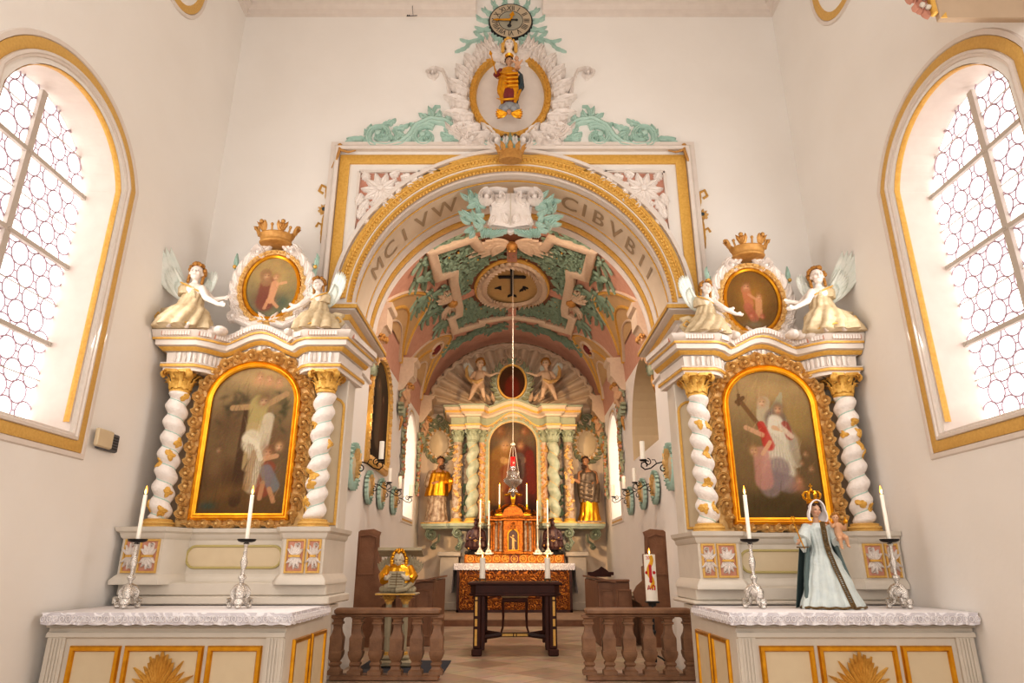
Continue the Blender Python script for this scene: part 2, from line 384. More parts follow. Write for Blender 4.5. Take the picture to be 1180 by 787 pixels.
def colfun(feats, base, lips=(176,96,84), eye=(60,44,40), cheek=None, extra=None):
    b = np.array(lin(base))
    def f(co):
        c = np.tile(b, (len(co),1))
        for F in feats:
            s = F['s']
            if cheek:
                for p in F['cheek']:
                    k = np.exp(-((co-np.array(p))**2).sum(1)/(s*.12)**2)[:,None]*.5; c = c*(1-k)+np.array(lin(cheek))*k
            for p in F['eyes']:
                k = np.exp(-((co-np.array(p))**2).sum(1)/(s*.06)**2)[:,None]*.85; c = c*(1-k)+np.array(lin(eye))*k
            for p in F['brow']:
                k = np.exp(-(((co-np.array(p))/np.array([1.6,1,.5]))**2).sum(1)/(s*.045)**2)[:,None]*.5; c = c*(1-k)+np.array(lin(eye))*k
            k = np.exp(-(((co-np.array(F['lips']))/np.array([1.8,1,.8]))**2).sum(1)/(s*.05)**2)[:,None]*.8; c = c*(1-k)+np.array(lin(lips))*k
        if extra: c = extra(co, c)
        c[:,3] = 1; return c
    return f
def robe(m, cs, rad, folds=9, amp=.1, seed=0, n=56, twist=.5, open_top=False):
    """draped cloth: rings round centres cs with radii rad, gathered into folds"""
    K = len(cs)
    def f(u, v):
        q = v*(K-1); i = min(int(q), K-2); t = q-i; t2 = t*t*(3-2*t)
        c = Vector(cs[i]).lerp(Vector(cs[i+1]), t); rx = rad[i][0]*(1-t2)+rad[i+1][0]*t2; ry = rad[i][1]*(1-t2)+rad[i+1][1]*t2
        a = 2*PI*u; k = 1+amp*(.3+.7*v)*(abs(sin(folds/2*a+seed+twist*v*2))-.5+.35*sin(folds*.7*a*1.0+seed*2-v*2) if False else (abs(sin(folds/2*a+seed+twist*v*2))-.5)+.3*sin(3*a+seed*1.7+v*3))
        return (c.x+rx*k*cos(a), c.y+ry*k*sin(a), c.z)
    nv = max(10, K*5); m.grid(f, n, nv, True); b = len(m.v)-n
    m.f.append(tuple(range(b, b+n)))
    return m
def wing(m, root, ex, ez, L, n=9, w=.05, mir=1, spread=1.3, h=.012):
    """feathered wing in the plane of ex (sweep) and ez (up)"""
    ex = Vector(ex).normalized(); ez = Vector(ez).normalized(); en = ex.cross(ez).normalized()
    if en.y > 0: en = -en
    fn = plane(root, ex, ez, en)
    for row, (LL, cnt, off) in enumerate(((1,n,0),(.62,n-1,.012),(.36,n-2,.024))):
        for k in range(cnt):
            t = k/(cnt-1); a = PI/2*.98-spread*t; l = L*LL*(1-.5*t*t)
            m.leaf(L*.05*t, -L*.10*t, a, l, w*(1.15-.3*row), fn, h, 0, bend=.25, n=8, base=off+.003*(k%2))
    m.tube([fn(-.01,-.02,.02), fn(.0,L*.3,.03), fn(.02,L*.6,.03)], [w*.7,w*.6,w*.2], 7)
    return m
def curls(m, c, s, R=None, n=42, seed=1, back=True, r=.1):
    rd = random.Random(seed); c = Vector(c); R = R or Matrix.Identity(3)
    for i in range(n):
        th = rd.uniform(0, 2*PI); ph = math.acos(rd.uniform(-.25, 1))
        p = Vector((sin(ph)*cos(th), sin(ph)*sin(th), cos(ph)))
        if p.y < -.25 and p.z < .62: continue
        p = Vector((p.x*.38, .06+p.y*.44, .12+p.z*.4)); m.ell(c+R @ (p*s), s*rd.uniform(r*.8,r*1.25), 7, 5)
    return m
print('kit ok')
# ------------------------------------------------------------------ the room
XL, XR = -4.09, 4.0; YA = 8.0; AZ = 4.42; AR = 2.17; PX = 2.17; YB = 9.7; CX = 2.6; YE = 19.0; VA, VB, VZ = 2.6, 2.45, 5.2; ZT = 9.75
def seg(yc, hw, zs, rise, n=24):
    r = (hw*hw+rise*rise)/(2*rise); cz = zs+rise-r; a = math.asin(min(1, hw/r))
    if rise > hw: a = PI-a
    return [(yc+r*sin(a*(1-2*i/n)), cz+r*cos(a*(1-2*i/n))) for i in range(n+1)]
def hole_wall(m, fn, u0, u1, v0, v1, arch, vb, h=0):
    """wall sheet with an arched opening: arch = points from high u to low u"""
    A = arch[::-1]; ua, ub = A[0][0], A[-1][0]; 
    def q(a,b,c,d): m.add([fn(*a,h),fn(*b,h),fn(*c,h),fn(*d,h)], [(0,1,2,3)])
    q((u0,v0),(ua,v0),(ua,v1),(u0,v1)); q((ub,v0),(u1,v0),(u1,v1),(ub,v1))
    for i in range(len(A)-1):
        q((A[i][0],A[i][1]),(A[i+1][0],A[i+1][1]),(A[i+1][0],v1),(A[i][0],v1))
        if vb > v0: q((A[i][0],v0),(A[i+1][0],v0),(A[i+1][0],vb),(A[i][0],vb))
    return m
def reveal(m, fn, arch, vb, depth, sill=0, closed=True):
    pts = [(arch[-1][0],vb)]+[(arch[0][0],vb)]+list(arch)
    n = len(pts)
    for i in range(n):
        a = pts[i]; b = pts[(i+1)%n]
        if i == 0 and not closed: continue
        z1 = sill if i == 0 else 0
        m.add([fn(*a,0),fn(*b,0),fn(b[0],b[1]+(sill if b[1]<=vb else 0),-depth),fn(a[0],a[1]+(sill if a[1]<=vb else 0),-depth)], [(0,1,2,3)])
    return m
FL = lambda u,v,h: (XL+h, u, v)
FR = lambda u,v,h: (XR-h, u, v)
FA = xz(YA)
win_in = seg(5.2, .84, 4.95, .62); 
for side, fn, wl in (('left', FL, 'left'), ('right', FR, 'right')):
    m = M(); hole_wall(m, fn, -3.0, YA, -.35, ZT, win_in, 2.40)
    wall = struct('wall_'+side, m, 'wall')
    m = M(); reveal(m, fn, win_in, 2.40, .42, .11)
    r = m.build('window_reveal', W['mould'], wall); 
    # window: panes, lead cames, iron bars, gilt surround
    idx = 1 if side == 'left' else 2
    gl = seg(5.2, .84, 4.93, .62)
    m = M(); m.prism([(6.04,2.5)]+gl+[(4.36,2.5)], fn, -.425, -.415)
    w = struct('window_%d' % idx, m, 'pane'); w['label'] = 'tall round-arched window of bullseye glass on the %s nave wall' % side
    m = M()
    inside = lambda y,z: abs(y-5.2) < .86 and z > 2.45 and (z < 4.93 or z < 4.93+math.sqrt(max(0,.88**2-(y-5.2)**2))*.72)
    for row in range(19):
        z = 2.57+row*.172
        for c in range(-4,5):
            y = 5.2+c*.25+(.125 if row%2 else 0)+.0
            if not inside(y,z): continue
            m.tube([fn(y+.106*cos(2*PI*k/14), z+.106*sin(2*PI*k/14), -.405) for k in range(15)], .008, 4)
            if inside(y+.25,z): m.tube([fn(y+.10,z,-.405), fn(y+.15,z,-.405)], .008, 4)
    m.build('lead_cames', 'cames', w)
    m = M()
    m.box(5.165,5.235,2.5,5.53,-.40,-.36,fn)
    for z in (3.26,4.07,4.87): m.box(4.36,6.04,z-.022,z+.022,-.395,-.355,fn)
    for z in (2.9,3.66,4.47,5.25): m.tube([fn(4.36,z,-.39),fn(6.04,z,-.39)], .006, 5)
    for z in (3.26,4.07,4.87):
        for y in (4.4,5.2,6.0): m.ell(fn(y,z,-.352), .012, 6, 4)
    m.build('iron_bars', 'bars', w)
    outer = [(4.15,2.25),(6.25,2.25)]+seg(5.2,1.05,5.07,.70)
    m = M(); m.band(outer, [(0,0),(0,.012),(-.02,.018),(-.085,.018),(-.10,.01),(-.10,0)], fn, True); m.build('gilt_surround', 'ochrew', w)
    m = M(); m.band(outer, [(.06,0),(.05,.02),(.01,.02),(0,0)], fn, True)
    m.band(outer, [(-.10,0),(-.105,.03),(-.13,.035),(-.14,.02),(-.16,.02),(-.165,0)], fn, True); m.build('white_moulding', 'mould', w)
    m = M(); inn = [(6.02,2.5)]+seg(5.2,.845,4.95,.625)+[(4.36,2.5)]
    m.band(inn, [(-.012,-.06),(-.02,-.05),(-.02,-.015),(-.012,0)], fn)
    m.build('inner_gilding', 'ochre', w)
# round upper openings of the nave: only the lower rims show
for side, fn, cy, cz in (('left',FL,6.22,8.45),('right',FR,6.22,8.35)):
    m = M(); ring = arcpts(cy,cz,.62,.74,0,360,40)[:-1]
    m.band(ring, [(0,0),(0,.015),(-.09,.02),(-.10,0)], fn, True)
    o = m.build('oval_gilt_moulding', 'ochrew'); tag(o, 'gilded oval moulding high on the %s nave wall' % side, 'moulding')
    m = M(); m.band(ring, [(.06,0),(.05,.02),(.01,.02),(0,0)], fn, True); m.build('white_rim', 'mould', o)
# arch wall
arch_in = [(AR*cos(PI*i/48), AZ+AR*sin(PI*i/48)) for i in range(49)]
arch_in = [(PX, AZ)]+[(x*1.0,z) for x,z in arch_in[1:-1]]+[(-PX,AZ)]
m = M(); hole_wall(m, FA, XL, XR, -.35, ZT, arch_in, -.35); wall_arch = struct('wall_back', m, 'wall')
m = M(); FB2 = lambda u,v,h: (u, YB+h, v); hole_wall(m, FB2, -2.7, 2.7, 0, 8.2, arch_in, 0); 
m.build('rear_face', 'mould', wall_arch)
m = M()
for s in (-1,1): m.add([(s*PX,YA,-.35),(s*PX,YB,-.35),(s*PX,YB,AZ),(s*PX,YA,AZ)],[(0,1,2,3)])
m.build('pier_faces', 'wall', wall_arch)
m = M(); m.grid(lambda u,v: (AR*cos(PI*u), YA+(YB-YA)*v, AZ+AR*sin(PI*u)), 64, 6); m.build('arch_soffit', 'mould', wall_arch)
# nave floor, chancel floor, ceiling
m = M(); m.box(XL-.1,XR+.1,-3,7.75,-.40,-.30); struct('floor', m, 'tiles')
m = M(); m.box(-2.12,2.12,7.75,YB,-.40,0); m.box(-CX,CX,YB,YE,-.3,0); struct('floor_chancel', m, 'tiles')
m = M(); m.box(XL-.1,XR+.1,-3,YA,ZT,ZT+.1); struct('ceiling', m, 'ceil')
# nave cornice under the ceiling, interrupted by the clock
prof = [(0,9.22),(.05,9.24),(.06,9.31),(.12,9.35),(.13,9.42),(.20,9.47),(.21,9.55),(.30,9.62),(.30,9.75),(0,9.75)]
for k,(a,b) in enumerate((((XL,YA),(-.55,YA)),((.47,YA),(XR,YA)))):
    m = M(); m.band([a,b], prof, ID); struct('trim_%d' % (k+1), m, 'mould')
m = M(); m.band([(XL,YA),(XL,-3)][::-1], prof, ID)
m.band([(XR,YA),(XR,-3)], [(p,z) for p,z in prof], ID); struct('trim_3', m, 'mould')
# chancel walls
cw_in = seg(16.75,.78,4.1,.80,20)
FCL = lambda u,v,h: (-CX+h, u, v)
FCR = lambda u,v,h: (CX-h, u, v)
m = M(); hole_wall(m, FCL, YB, YE, 0, 5.75, cw_in, 2.36); wcl = struct('wall_chancel_left', m, 'wall')
m = M(); nich = seg(12.6,1.55,3.9,1.35,24)
# right wall carries both the window and a deep arched recess
hole_wall(m, FCR, 14.4, YE, 0, 5.75, cw_in, 2.36); hole_wall(m, FCR, YB, 14.4, 0, 5.75, nich, 3.35); wcr = struct('wall_chancel_right', m, 'wall')
m = M(); reveal(m, FCR, nich, 3.35, .7, 0); m.box(11.0,14.2,3.2,5.4,-.72,-.70,FCR); m.build('recess_lining', 'cream', wcr)
for idx, fn, wl, sd in ((3,FCL,wcl,'left'),(4,FCR,wcr,'right')):
    m = M(); reveal(m, fn, cw_in, 2.36, .3, .05); m.build('window_reveal', 'mould', wl)
    m = M(); m.prism([(17.53,2.4)]+cw_in+[(15.97,2.4)], fn, -.305, -.30); w = struct('window_%d' % idx, m, 'pane2'); w['label'] = 'narrow bright arched window on the %s chancel wall' % sd
    out = [(15.82,2.2),(17.68,2.2)]+seg(16.75,.93,4.12,.95,24)
    m = M(); m.band(out, [(0,0),(0,.03),(-.04,.04),(-.05,0)], fn, True); m.band(out, [(-.09,0),(-.09,.03),(-.14,.03),(-.15,0)], fn, True); m.build('white_moulding', 'mould', w)
    m = M(); m.band(out, [(-.045,.0),(-.045,.02),(-.09,.02),(-.09,0)], fn, True); m.build('gilt_surround', 'ochrew', w)
    m = M()
    for z in (2.9,3.4,3.9,4.4): m.tube([fn(15.97,z,-.29),fn(17.53,z,-.29)], .008, 4)
    m.build('saddle_bars', 'bars', w)
shell_in = [(2.34*cos(PI*i/36), 5.45+1.95*sin(PI*i/36)) for i in range(37)]
m = M(); hole_wall(m, xz(YE), -CX, CX, 0, 7.8, shell_in, 5.45); struct('wall_chancel_end', m, 'endw')
m = M()
for s in (-1,1):
    pass
# vault
def VF(u, v, h):
    a = u/2.53; return ((VA-h)*sin(a), v, VZ+(VB-h)*cos(a))
D = 2.53*PI/180   # metres along the vault per degree
m = M(); m.grid(lambda u,v: VF((u-.5)*180*D, YB+(YE-YB)*v, 0), 72, 30); vault = struct('ceiling_chancel', m, 'pinkd')
# lunette panels with gilt ribs near the springing
for s in (-1,1):
    for (ya, yb, ay, aa, ze) in ((11.3,14.75,13.7,46,1),(14.95,18.3,16.8,40,2)):
        top = []; n = 20
        # cusped boundary: from the near corbel up to the apex and back to the far corbel
        yc = (ya+yb)/2; 
        A = [(s*D*(74-(74-aa)*sin(PI/2*i/n)**.9), ya+.3+(ay-ya-.3)*(i/n)**.85) for i in range(n+1)]
        B = [(s*D*(74-(74-aa)*sin(PI/2*i/n)**1.2), yb-.15+(ay-yb+.15)*(i/n)**1.1) for i in range(n+1)]
        m = M(); vs = []; 
        for i in range(n+1): vs += [VF(*A[i],.012), VF((A[i][0]+B[i][0])/2, (A[i][1]+B[i][1])/2, .03), VF(*B[i],.012)]
        m.add(vs, [(3*i+k,3*i+k+1,3*i+4+k,3*i+3+k) for i in range(n) for k in range(2)])
        vs = []
        pan = m.build('lunette_panel', 'vcream', vault)
        m = M(); m.ribbon(A, .045, VF, .05, groove=0); m.ribbon(B, .045, VF, .05, groove=0)
        mid = [(s*D*(80-(80-aa-14)*sin(PI*i/n)), ya+.55+(yb-ya-.85)*i/n) for i in range(n+1)]
        m.ribbon(mid, .04, VF, .06, groove=0); m.build('gilt_rib', 'ochre', vault)
        m = M(); m.ribbon([(p[0]-s*.075,p[1]) for p in A], .022, VF, .05, groove=0); m.ribbon([(p[0]-s*.075,p[1]) for p in B], .022, VF, .05, groove=0)
        mid = [(s*D*(80-(80-aa-22)*sin(PI*i/n)), ya+.75+(yb-ya-1.2)*i/n) for i in range(n+1)]
        m.ribbon(mid, .03, VF, .06, groove=0); m.build('white_rib', 'vstuc', vault)
        if ze == 2:
            m = M(); m.add(*dome(s*D*52, 16.75, .17, .08, VF, .03, 14)); m.build('oval_boss', 'crim', vault)
            m = M(); m.band(arcpts(s*D*52, 16.75, .26,.3,0,360,20)[:-1], RB(.07,.07), VF, True); m.build('boss_ring', 'vstuc', vault)
# stucco on the crown of the vault
half = [(D*15,12.45),(D*18.5,11.95),(D*38.5,11.75),(D*38.5,12.95),(D*30,13.15),(D*31,13.6),(D*31,15.2),(D*32,15.55),(D*37,15.5),(D*36.5,16.5),(D*19,16.85),(D*18.5,16.65),(0,16.65)]
for s in (-1,1):
    m = M(); m.band([(s*u,v) for u,v in half], [(-.11,0),(-.11,.09),(-.07,.12),(.07,.12),(.11,.09),(.11,0)] , VF); m.build('stucco_panel_frame', 'vstuc', vault)
def inpanel(a, y):
    a = abs(a)
    if (a*D/(.98))**2+((y-14.6)/1.5)**2 < 1: return False
    if y < 12.1 or y > 16.4: return False
    if y < 13: return a < 36.5 and not (a < 16 and y < 12.75)
    if y < 15.3: return a < 28
    return a < 35
m = M(); rd = random.Random(3); mb = M(); mb.grid(lambda u,v: VF((u-.5)*2*D*34, 12.0+4.5*v, .004), 20, 14); mb.build('dark_ground', 'brownd', vault)
cnt = 0
for k in range(2600):
    a = rd.uniform(-36,36); y = rd.uniform(12.1,16.4)
    if not inpanel(a,y): continue
    ang = math.atan2(y-14.6, a*D)+rd.choice((-1,1))*rd.uniform(.3,1.3)
    m.leaf(a*D, y, ang, rd.uniform(.16,.24), .045, VF, .035, 0, n=5, base=.01, curl=.05); cnt += 1
o = m.build('laurel_foliage', 'greend', vault); o['kind'] = 'stuff'
m = M()
for k in range(90):
    a = rd.uniform(-35,35); y = rd.uniform(12.2,16.3)
    if inpanel(a,y): m.ell(VF(a*D,y,.05), .025, 6, 4)
o = m.build('gilded_berries', 'ochre', vault); o['kind'] = 'stuff'
# medallion
m = M(); m.band(arcpts(0,14.6,.88,1.38,0,360,56)[:-1], [(.03,0),(.03,.05),(-.03,.07),(-.03,0)], VF, True); med_ring = m.build('medallion_ring', 'ochre', vault)
m = M(); m.grid(lambda u,v: VF(.87*v*cos(2*PI*u), 14.6+1.37*v*sin(2*PI*u), .025), 48, 8, True); m.build('medallion_field', mat('medallion field', (192,158,104), .7, col2=(176,142,88), nscale=8, mix=1), vault)
m = M()
for k,(x,y,a) in enumerate(along(arcpts(0,14.6,.74,1.2,0,360,90), 46)):
    for q in (-1,1): m.leaf(x, y, a+q*.65, .21, .05, VF, .08, 0, n=6, base=.03, curl=.05)
m.build('laurel_wreath', 'vstuc', vault)
m = M()
for u0,u1,v0,v1 in ((-.035,.035,13.75,15.15),(-.24,.24,14.02,14.10),):
    m.box(u0,u1,v0,v1,.03,.07,VF)
for u,v in ((0,13.72),(-.27,14.06),(.27,14.06)): m.add(*dome(u,v,.06,.06,VF,.03))
m.leaf(0,15.15,PI*.75,.16,.03,VF,.04,0,base=.03); m.leaf(0,15.15,PI*.25,.16,.03,VF,.04,0,base=.03)
for q in (-1,1):
    for k in range(4): m.leaf(q*.26,14.62+.06*k,q*.6+(0 if q>0 else PI)+k*.5,.16,.03,VF,.03,2,base=.03)
m.build('medallion_cross', 'dark', vault)
m = M()
for v0,v1 in ((12.6,13.2),(16.0,16.6)): m.prism([(-.11,v0),(.11,v0),(.11,v1),(-.11,v1)], VF, .0, .08); 
for s in (-1,1): m.prism([(s*.92,14.5),(s*1.35,14.5),(s*1.35,14.75),(s*.92,14.75)], VF, 0, .07)
m.build('medallion_strap', 'pink', vault)
# winged cherubs in stucco round the medallion
def vault_cherub(u, v, ax, sc, hd='vstuc'):
    c, s = cos(ax), sin(ax)
    fn = lambda p,q,h: VF(u+(p*c-q*s)*sc, v+(p*s+q*c)*sc, h*sc)
    m = M()
    for q in (-1,1):
        for r in range(3):
            for k in range(6): m.leaf(q*(.08+.03*r), .0+.03*r, (PI/2-q*(PI/2-.55+.2*k-.25*r)), (.95-.11*k)*(1-.24*r), .085, fn, .05, 0, bend=-q*.35, n=8, base=.03+.02*r)
    m.build('stucco_wings', 'vstuc', vault)
    m = M(); m.ell(fn(0,.05,.12), .12*sc, 12, 8); m.ell(fn(0,-.03,.16), .09*sc, 10, 6)
    for q in (-1,1): m.ell(fn(q*.05,.04,.22), .035*sc, 6,4)
    m.build('cherub_head', 'crownm', vault)
vault_cherub(0,12.35,0,1.0); vault_cherub(-D*34,14.55,PI/2,.85); vault_cherub(D*34,14.55,-PI/2,.85)
# loose green stucco sprays outside the panel
def spray(m, u, v, a, L, k=6, w=.05, sc=1):
    pts = []; x,y = u,v; aa = a
    for i in range(12):
        pts.append((x,y)); x += cos(aa)*L/11; y += sin(aa)*L/11; aa += .22
    m.ribbon(pts, lambda t: .03*(1-.6*t), VF, .05)
    for i in range(1,11):
        q = -1 if i%2 else 1; p = pts[i]; m.leaf(p[0],p[1], a+.22*i+q*.9, .34*sc, w, VF, .05, 2, bend=q*.8, n=7, curl=.04)
m = M()
for s in (-1,1):
    for (d_,y,a) in ((30,11.3,.2),(44,11.8,1.3),(50,12.3,1.5),(46,12.7,2.2),(52,13.1,1.2),(47,13.5,1.7),(56,13.3,1.7),(42,13.9,1.4),(50,14.1,1.2),(44,14.7,1.8),(54,14.3,2),(42,15.3,1.0),(46,15.5,1.6),(12,11.2,.1),(24,11.35,.3)):
        b = M(); spray(b, D*d_, y, a, .8)
        if s < 0: b.v = [(-p[0],p[1],p[2]) for p in b.v]
        m.add(b.v, b.f)
    for k in range(7):
        b = M(); spray(b, D*(2+6*k), 17.35+.12*sin(k*2), .1 if k%2 else -.3, .5, sc=.8)
        if s < 0: b.v = [(-p[0],p[1],p[2]) for p in b.v]
        m.add(b.v, b.f)
o = m.build('green_stucco_sprays', 'greens', vault)
# rings: soffit bands (angle, Y)
def SF(u, v, h): a = PI-u/AR; return ((AR-h)*cos(a), v, AZ+(AR-h)*sin(a))
full = [(AR*PI*i/80, 0) for i in range(81)]
def ringband(y0, y1, h, mt, name, rnd=True):
    m = M(); prof = [(y0,-.002),(y0,h*.6),(y0*.7+y1*.3,h),(y0*.3+y1*.7,h),(y1,h*.6),(y1,-.002)]
    m.grid(lambda u,v: (0,0,0), 2, 2) if False else None
    vs = []; n = 90
    for i in range(n+1):
        for (y,hh) in prof: vs.append(SF(AR*PI*i/n, y, hh))
    m.add(vs, [(i*6+q,(i+1)*6+q,(i+1)*6+q+1,i*6+q+1) for i in range(n) for q in range(5)])
    return m.build(name, mt, wall_arch)
ringband(8.02,8.14,.03,'ochre','gilt_ring'); ringband(8.16,8.22,.05,'mould','white_ring'); ringband(8.24,8.36,.03,'mould','white_ring')
ringband(8.40,8.425,.02,'ochre','gilt_ring'); ringband(8.48,9.02,.002,'letter','lettered_band'); ringband(9.06,9.08,.015,'ochre','gilt_ring')
ringband(9.10,9.30,.03,'mould','white_ring'); ringband(9.33,9.48,.04,'ochre','gilt_ring'); ringband(9.5,9.69,.05,'mould','white_ring')
m = M()
for i in range(130):
    a = AR*PI*(i+.5)/130; m.leaf(a-.02, 8.08, 0, .045, .03, SF, .05, 0, n=4)
m.build('gilt_leaf_moulding', 'ochre', wall_arch)
# incised inscription
def glyph(ch, size):
    cu = bpy.data.curves.new('g','FONT'); cu.body = ch; cu.size = size; cu.extrude = 0; cu.align_x = 'CENTER'; cu.resolution_u = 3
    o = bpy.data.objects.new('g', cu); COL.objects.link(o); dg = bpy.context.evaluated_depsgraph_get(); dg.update()
    me = bpy.data.meshes.new_from_object(o.evaluated_get(dg)); bpy.data.objects.remove(o)
    vs = [tuple(v.co) for v in me.vertices]; fs = [tuple(p.vertices) for p in me.polygons]; bpy.data.meshes.remove(me); return vs, fs
W['incise'] = mat('incised letter shade', (176,152,122), .8)
W['lettw'] = mat('letter light edge', (226,210,188), .8)
for ch, ang in (('M',155),('C',146),('I',137.5),('V',128.5),('W',118),("C",66.5),("I",60),('B',53.5),('V',45),('B',36.5),('I',29),('I',23)):
    if ang == 118: pass
    vs, fs = glyph(ch, .50); a0 = (180-ang)*PI/180*AR; m = M()
    m.add([SF(a0+v[0]*.8, 8.92-v[1], .010) for v in vs], fs); m.add([SF(a0+v[0]*.8+.012, 8.93-v[1], .007) for v in vs], fs)
    o = m.build('inscription_letter', 'incise', wall_arch, ang=180)
# arch impost cornices (pier faces)
ip = [(.004,3.84),(.03,3.86),(.03,3.90),(.004,3.92),(.004,4.12),(.03,4.13),(.04,4.19),(.08,4.21),(.09,4.30),(.17,4.33),(.18,4.40),(.19,4.42),(0,4.42)]
for s in (-1,1):
    path = [(-s*2.75, YA-.0),(-s*PX, YA-.0),(-s*PX, YB+.05),(-s*2.6, YB+.05)]
    if s == 1: pth = [(-2.75,YA),(-PX,YA),(-PX,YB),(-2.6,YB)]
    else: pth = [(2.6,YB),(PX,YB),(PX,YA),(2.75,YA)]
    t = M().band(pth, ip, ID).build('impost_cornice', 'mould')
    tag(t, 'white and gold cornice at the foot of the arch on its %s pier' % ('left' if s == 1 else 'right'), 'cornice')
    m = M(); m.band(pth, [(.188,4.345),(.195,4.35),(.195,4.395),(.188,4.40)], ID); m.band(pth, [(.078,4.215),(.095,4.22),(.10,4.29),(.09,4.295)], ID); m.build('gilt_band', 'ochre', t)
# flat frame round the arch on the wall front
frame = thing('arch_frame', 'rectangular white and gold stucco frame around the chancel arch', 'frame', (0,YA,6.0))
R2 = 2.235
gp = [(R2*cos(PI*(.02+.96*i/60)), AZ+R2*sin(PI*(.02+.96*i/60))) for i in range(61)]
m = M(); m.band(gp, [(-.05,0),(-.05,.03),(-.02,.05),(.07,.05),(.09,.03),(.09,0)], FA); m.build('gilt_archivolt', 'ochre', frame)
m = M()
for i,(x,z,a) in enumerate(along(gp, 120)): m.leaf(x,z,a,.06,.045,FA,.03,0,n=4,base=.045)
m.build('leaf_ornament', 'ochre', frame)
m = M(); m.band(gp, [(.11,0),(.11,.06),(.16,.06),(.16,0)], FA)
out = [(-2.43,4.45),(-2.43,6.80),(2.45,6.80),(2.45,4.45)]
m.band(out, [(0,0),(0,.07),(-.04,.09),(-.08,.05),(-.13,.05),(-.14,0)], FA); m.build('white_fillet', 'mould', frame)
gr = [(-2.33,4.55),(-2.33,6.64),(2.35,6.64),(2.35,4.55)]
m = M(); m.band(gr, [(.05,0),(.05,.03),(.03,.04),(-.07,.04),(-.09,.03),(-.09,0)], FA); m.build('gilt_border', 'ochre', frame)
for s in (-1,1):
    # spandrel: pink ground with white acanthus
    P = [(s*2.12,6.46)]+[(s*(R2+.20)*cos(t), AZ+(R2+.20)*sin(t)) for t in [math.radians(29+ (57-29)*i/14) for i in range(15)]]
    P = [(s*2.13,6.45),(s*.95,6.45)]+[(s*(2.40)*cos(math.radians(q)), AZ+2.40*sin(math.radians(q))) for q in (60,55,50,45,40,35,30)]+[(s*2.13,5.45)]
    m = M(); m.prism(P, FA, 0, .012); m.build('pink_ground', 'pink', frame)
    m = M(); m.band(P+[P[0]], FB(-.025,.02,.05) , FA); m.build('spandrel_fillet', 'mould', frame)
    m = M(); rx, rz = s*1.82, 6.17
    for k in range(10): m.leaf(rx, rz, 2*PI*k/10, .27, .075, FA, .05, 3, n=8, base=.012)
    m.add(*dome(rx,rz,.06,.1,FA,.02))
    for (x,z,a,L) in ((1.62,6.24,PI*.98,.48),(1.3,6.33,PI*1.0,.32),(1.9,5.98,-PI*.5,.42),(2.0,5.72,-PI*.52,.25),(1.6,6.05,PI*1.2,.25),(1.75,5.95,-PI*.72,.25),(1.45,6.22,PI*.9,.25),(1.98,6.0,-PI*.35,.25),(1.15,6.4,PI,.2),(1.55,6.35,PI*.9,.28),(2.03,5.9,-PI*.4,.2),(1.5,6.38,PI*.97,.3),(1.4,6.33,PI*1.03,.25),(2.07,5.85,-PI*.5,.3),(2.0,6.32,PI*.3,.16),(1.7,6.38,PI*.8,.16),(2.08,6.1,-PI*.45,.2),(1.9,5.9,-PI*.62,.2),(1.6,6.15,PI*1.12,.2)):
        while L > .1 and math.hypot(x+L*cos(a), z+L*sin(a)-AZ) < 2.43: L -= .03
        a2 = a if s > 0 else PI-a; m.leaf(s*x, z, a2, L, .075, FA, .045, 4, n=14, base=.012, bend=.3*s)
    m.build('white_acanthus', 'stucco', frame)
    m = M(); m.tube([FA(s*2.45,6.9,.03),FA(s*2.42,6.78,.08),FA(s*2.46,6.62,.07),FA(s*2.52,6.5,.05)], [.012,.022,.02,.008],6)
    m.tube([FA(s*2.42,6.78,.08),FA(s*2.3,6.74,.08),FA(s*2.2,6.78,.06)], [.02,.016,.008],6); m.ell(FA(s*2.43,6.86,.06),.035,8,6); m.build('corner_spray', 'crownm', frame)
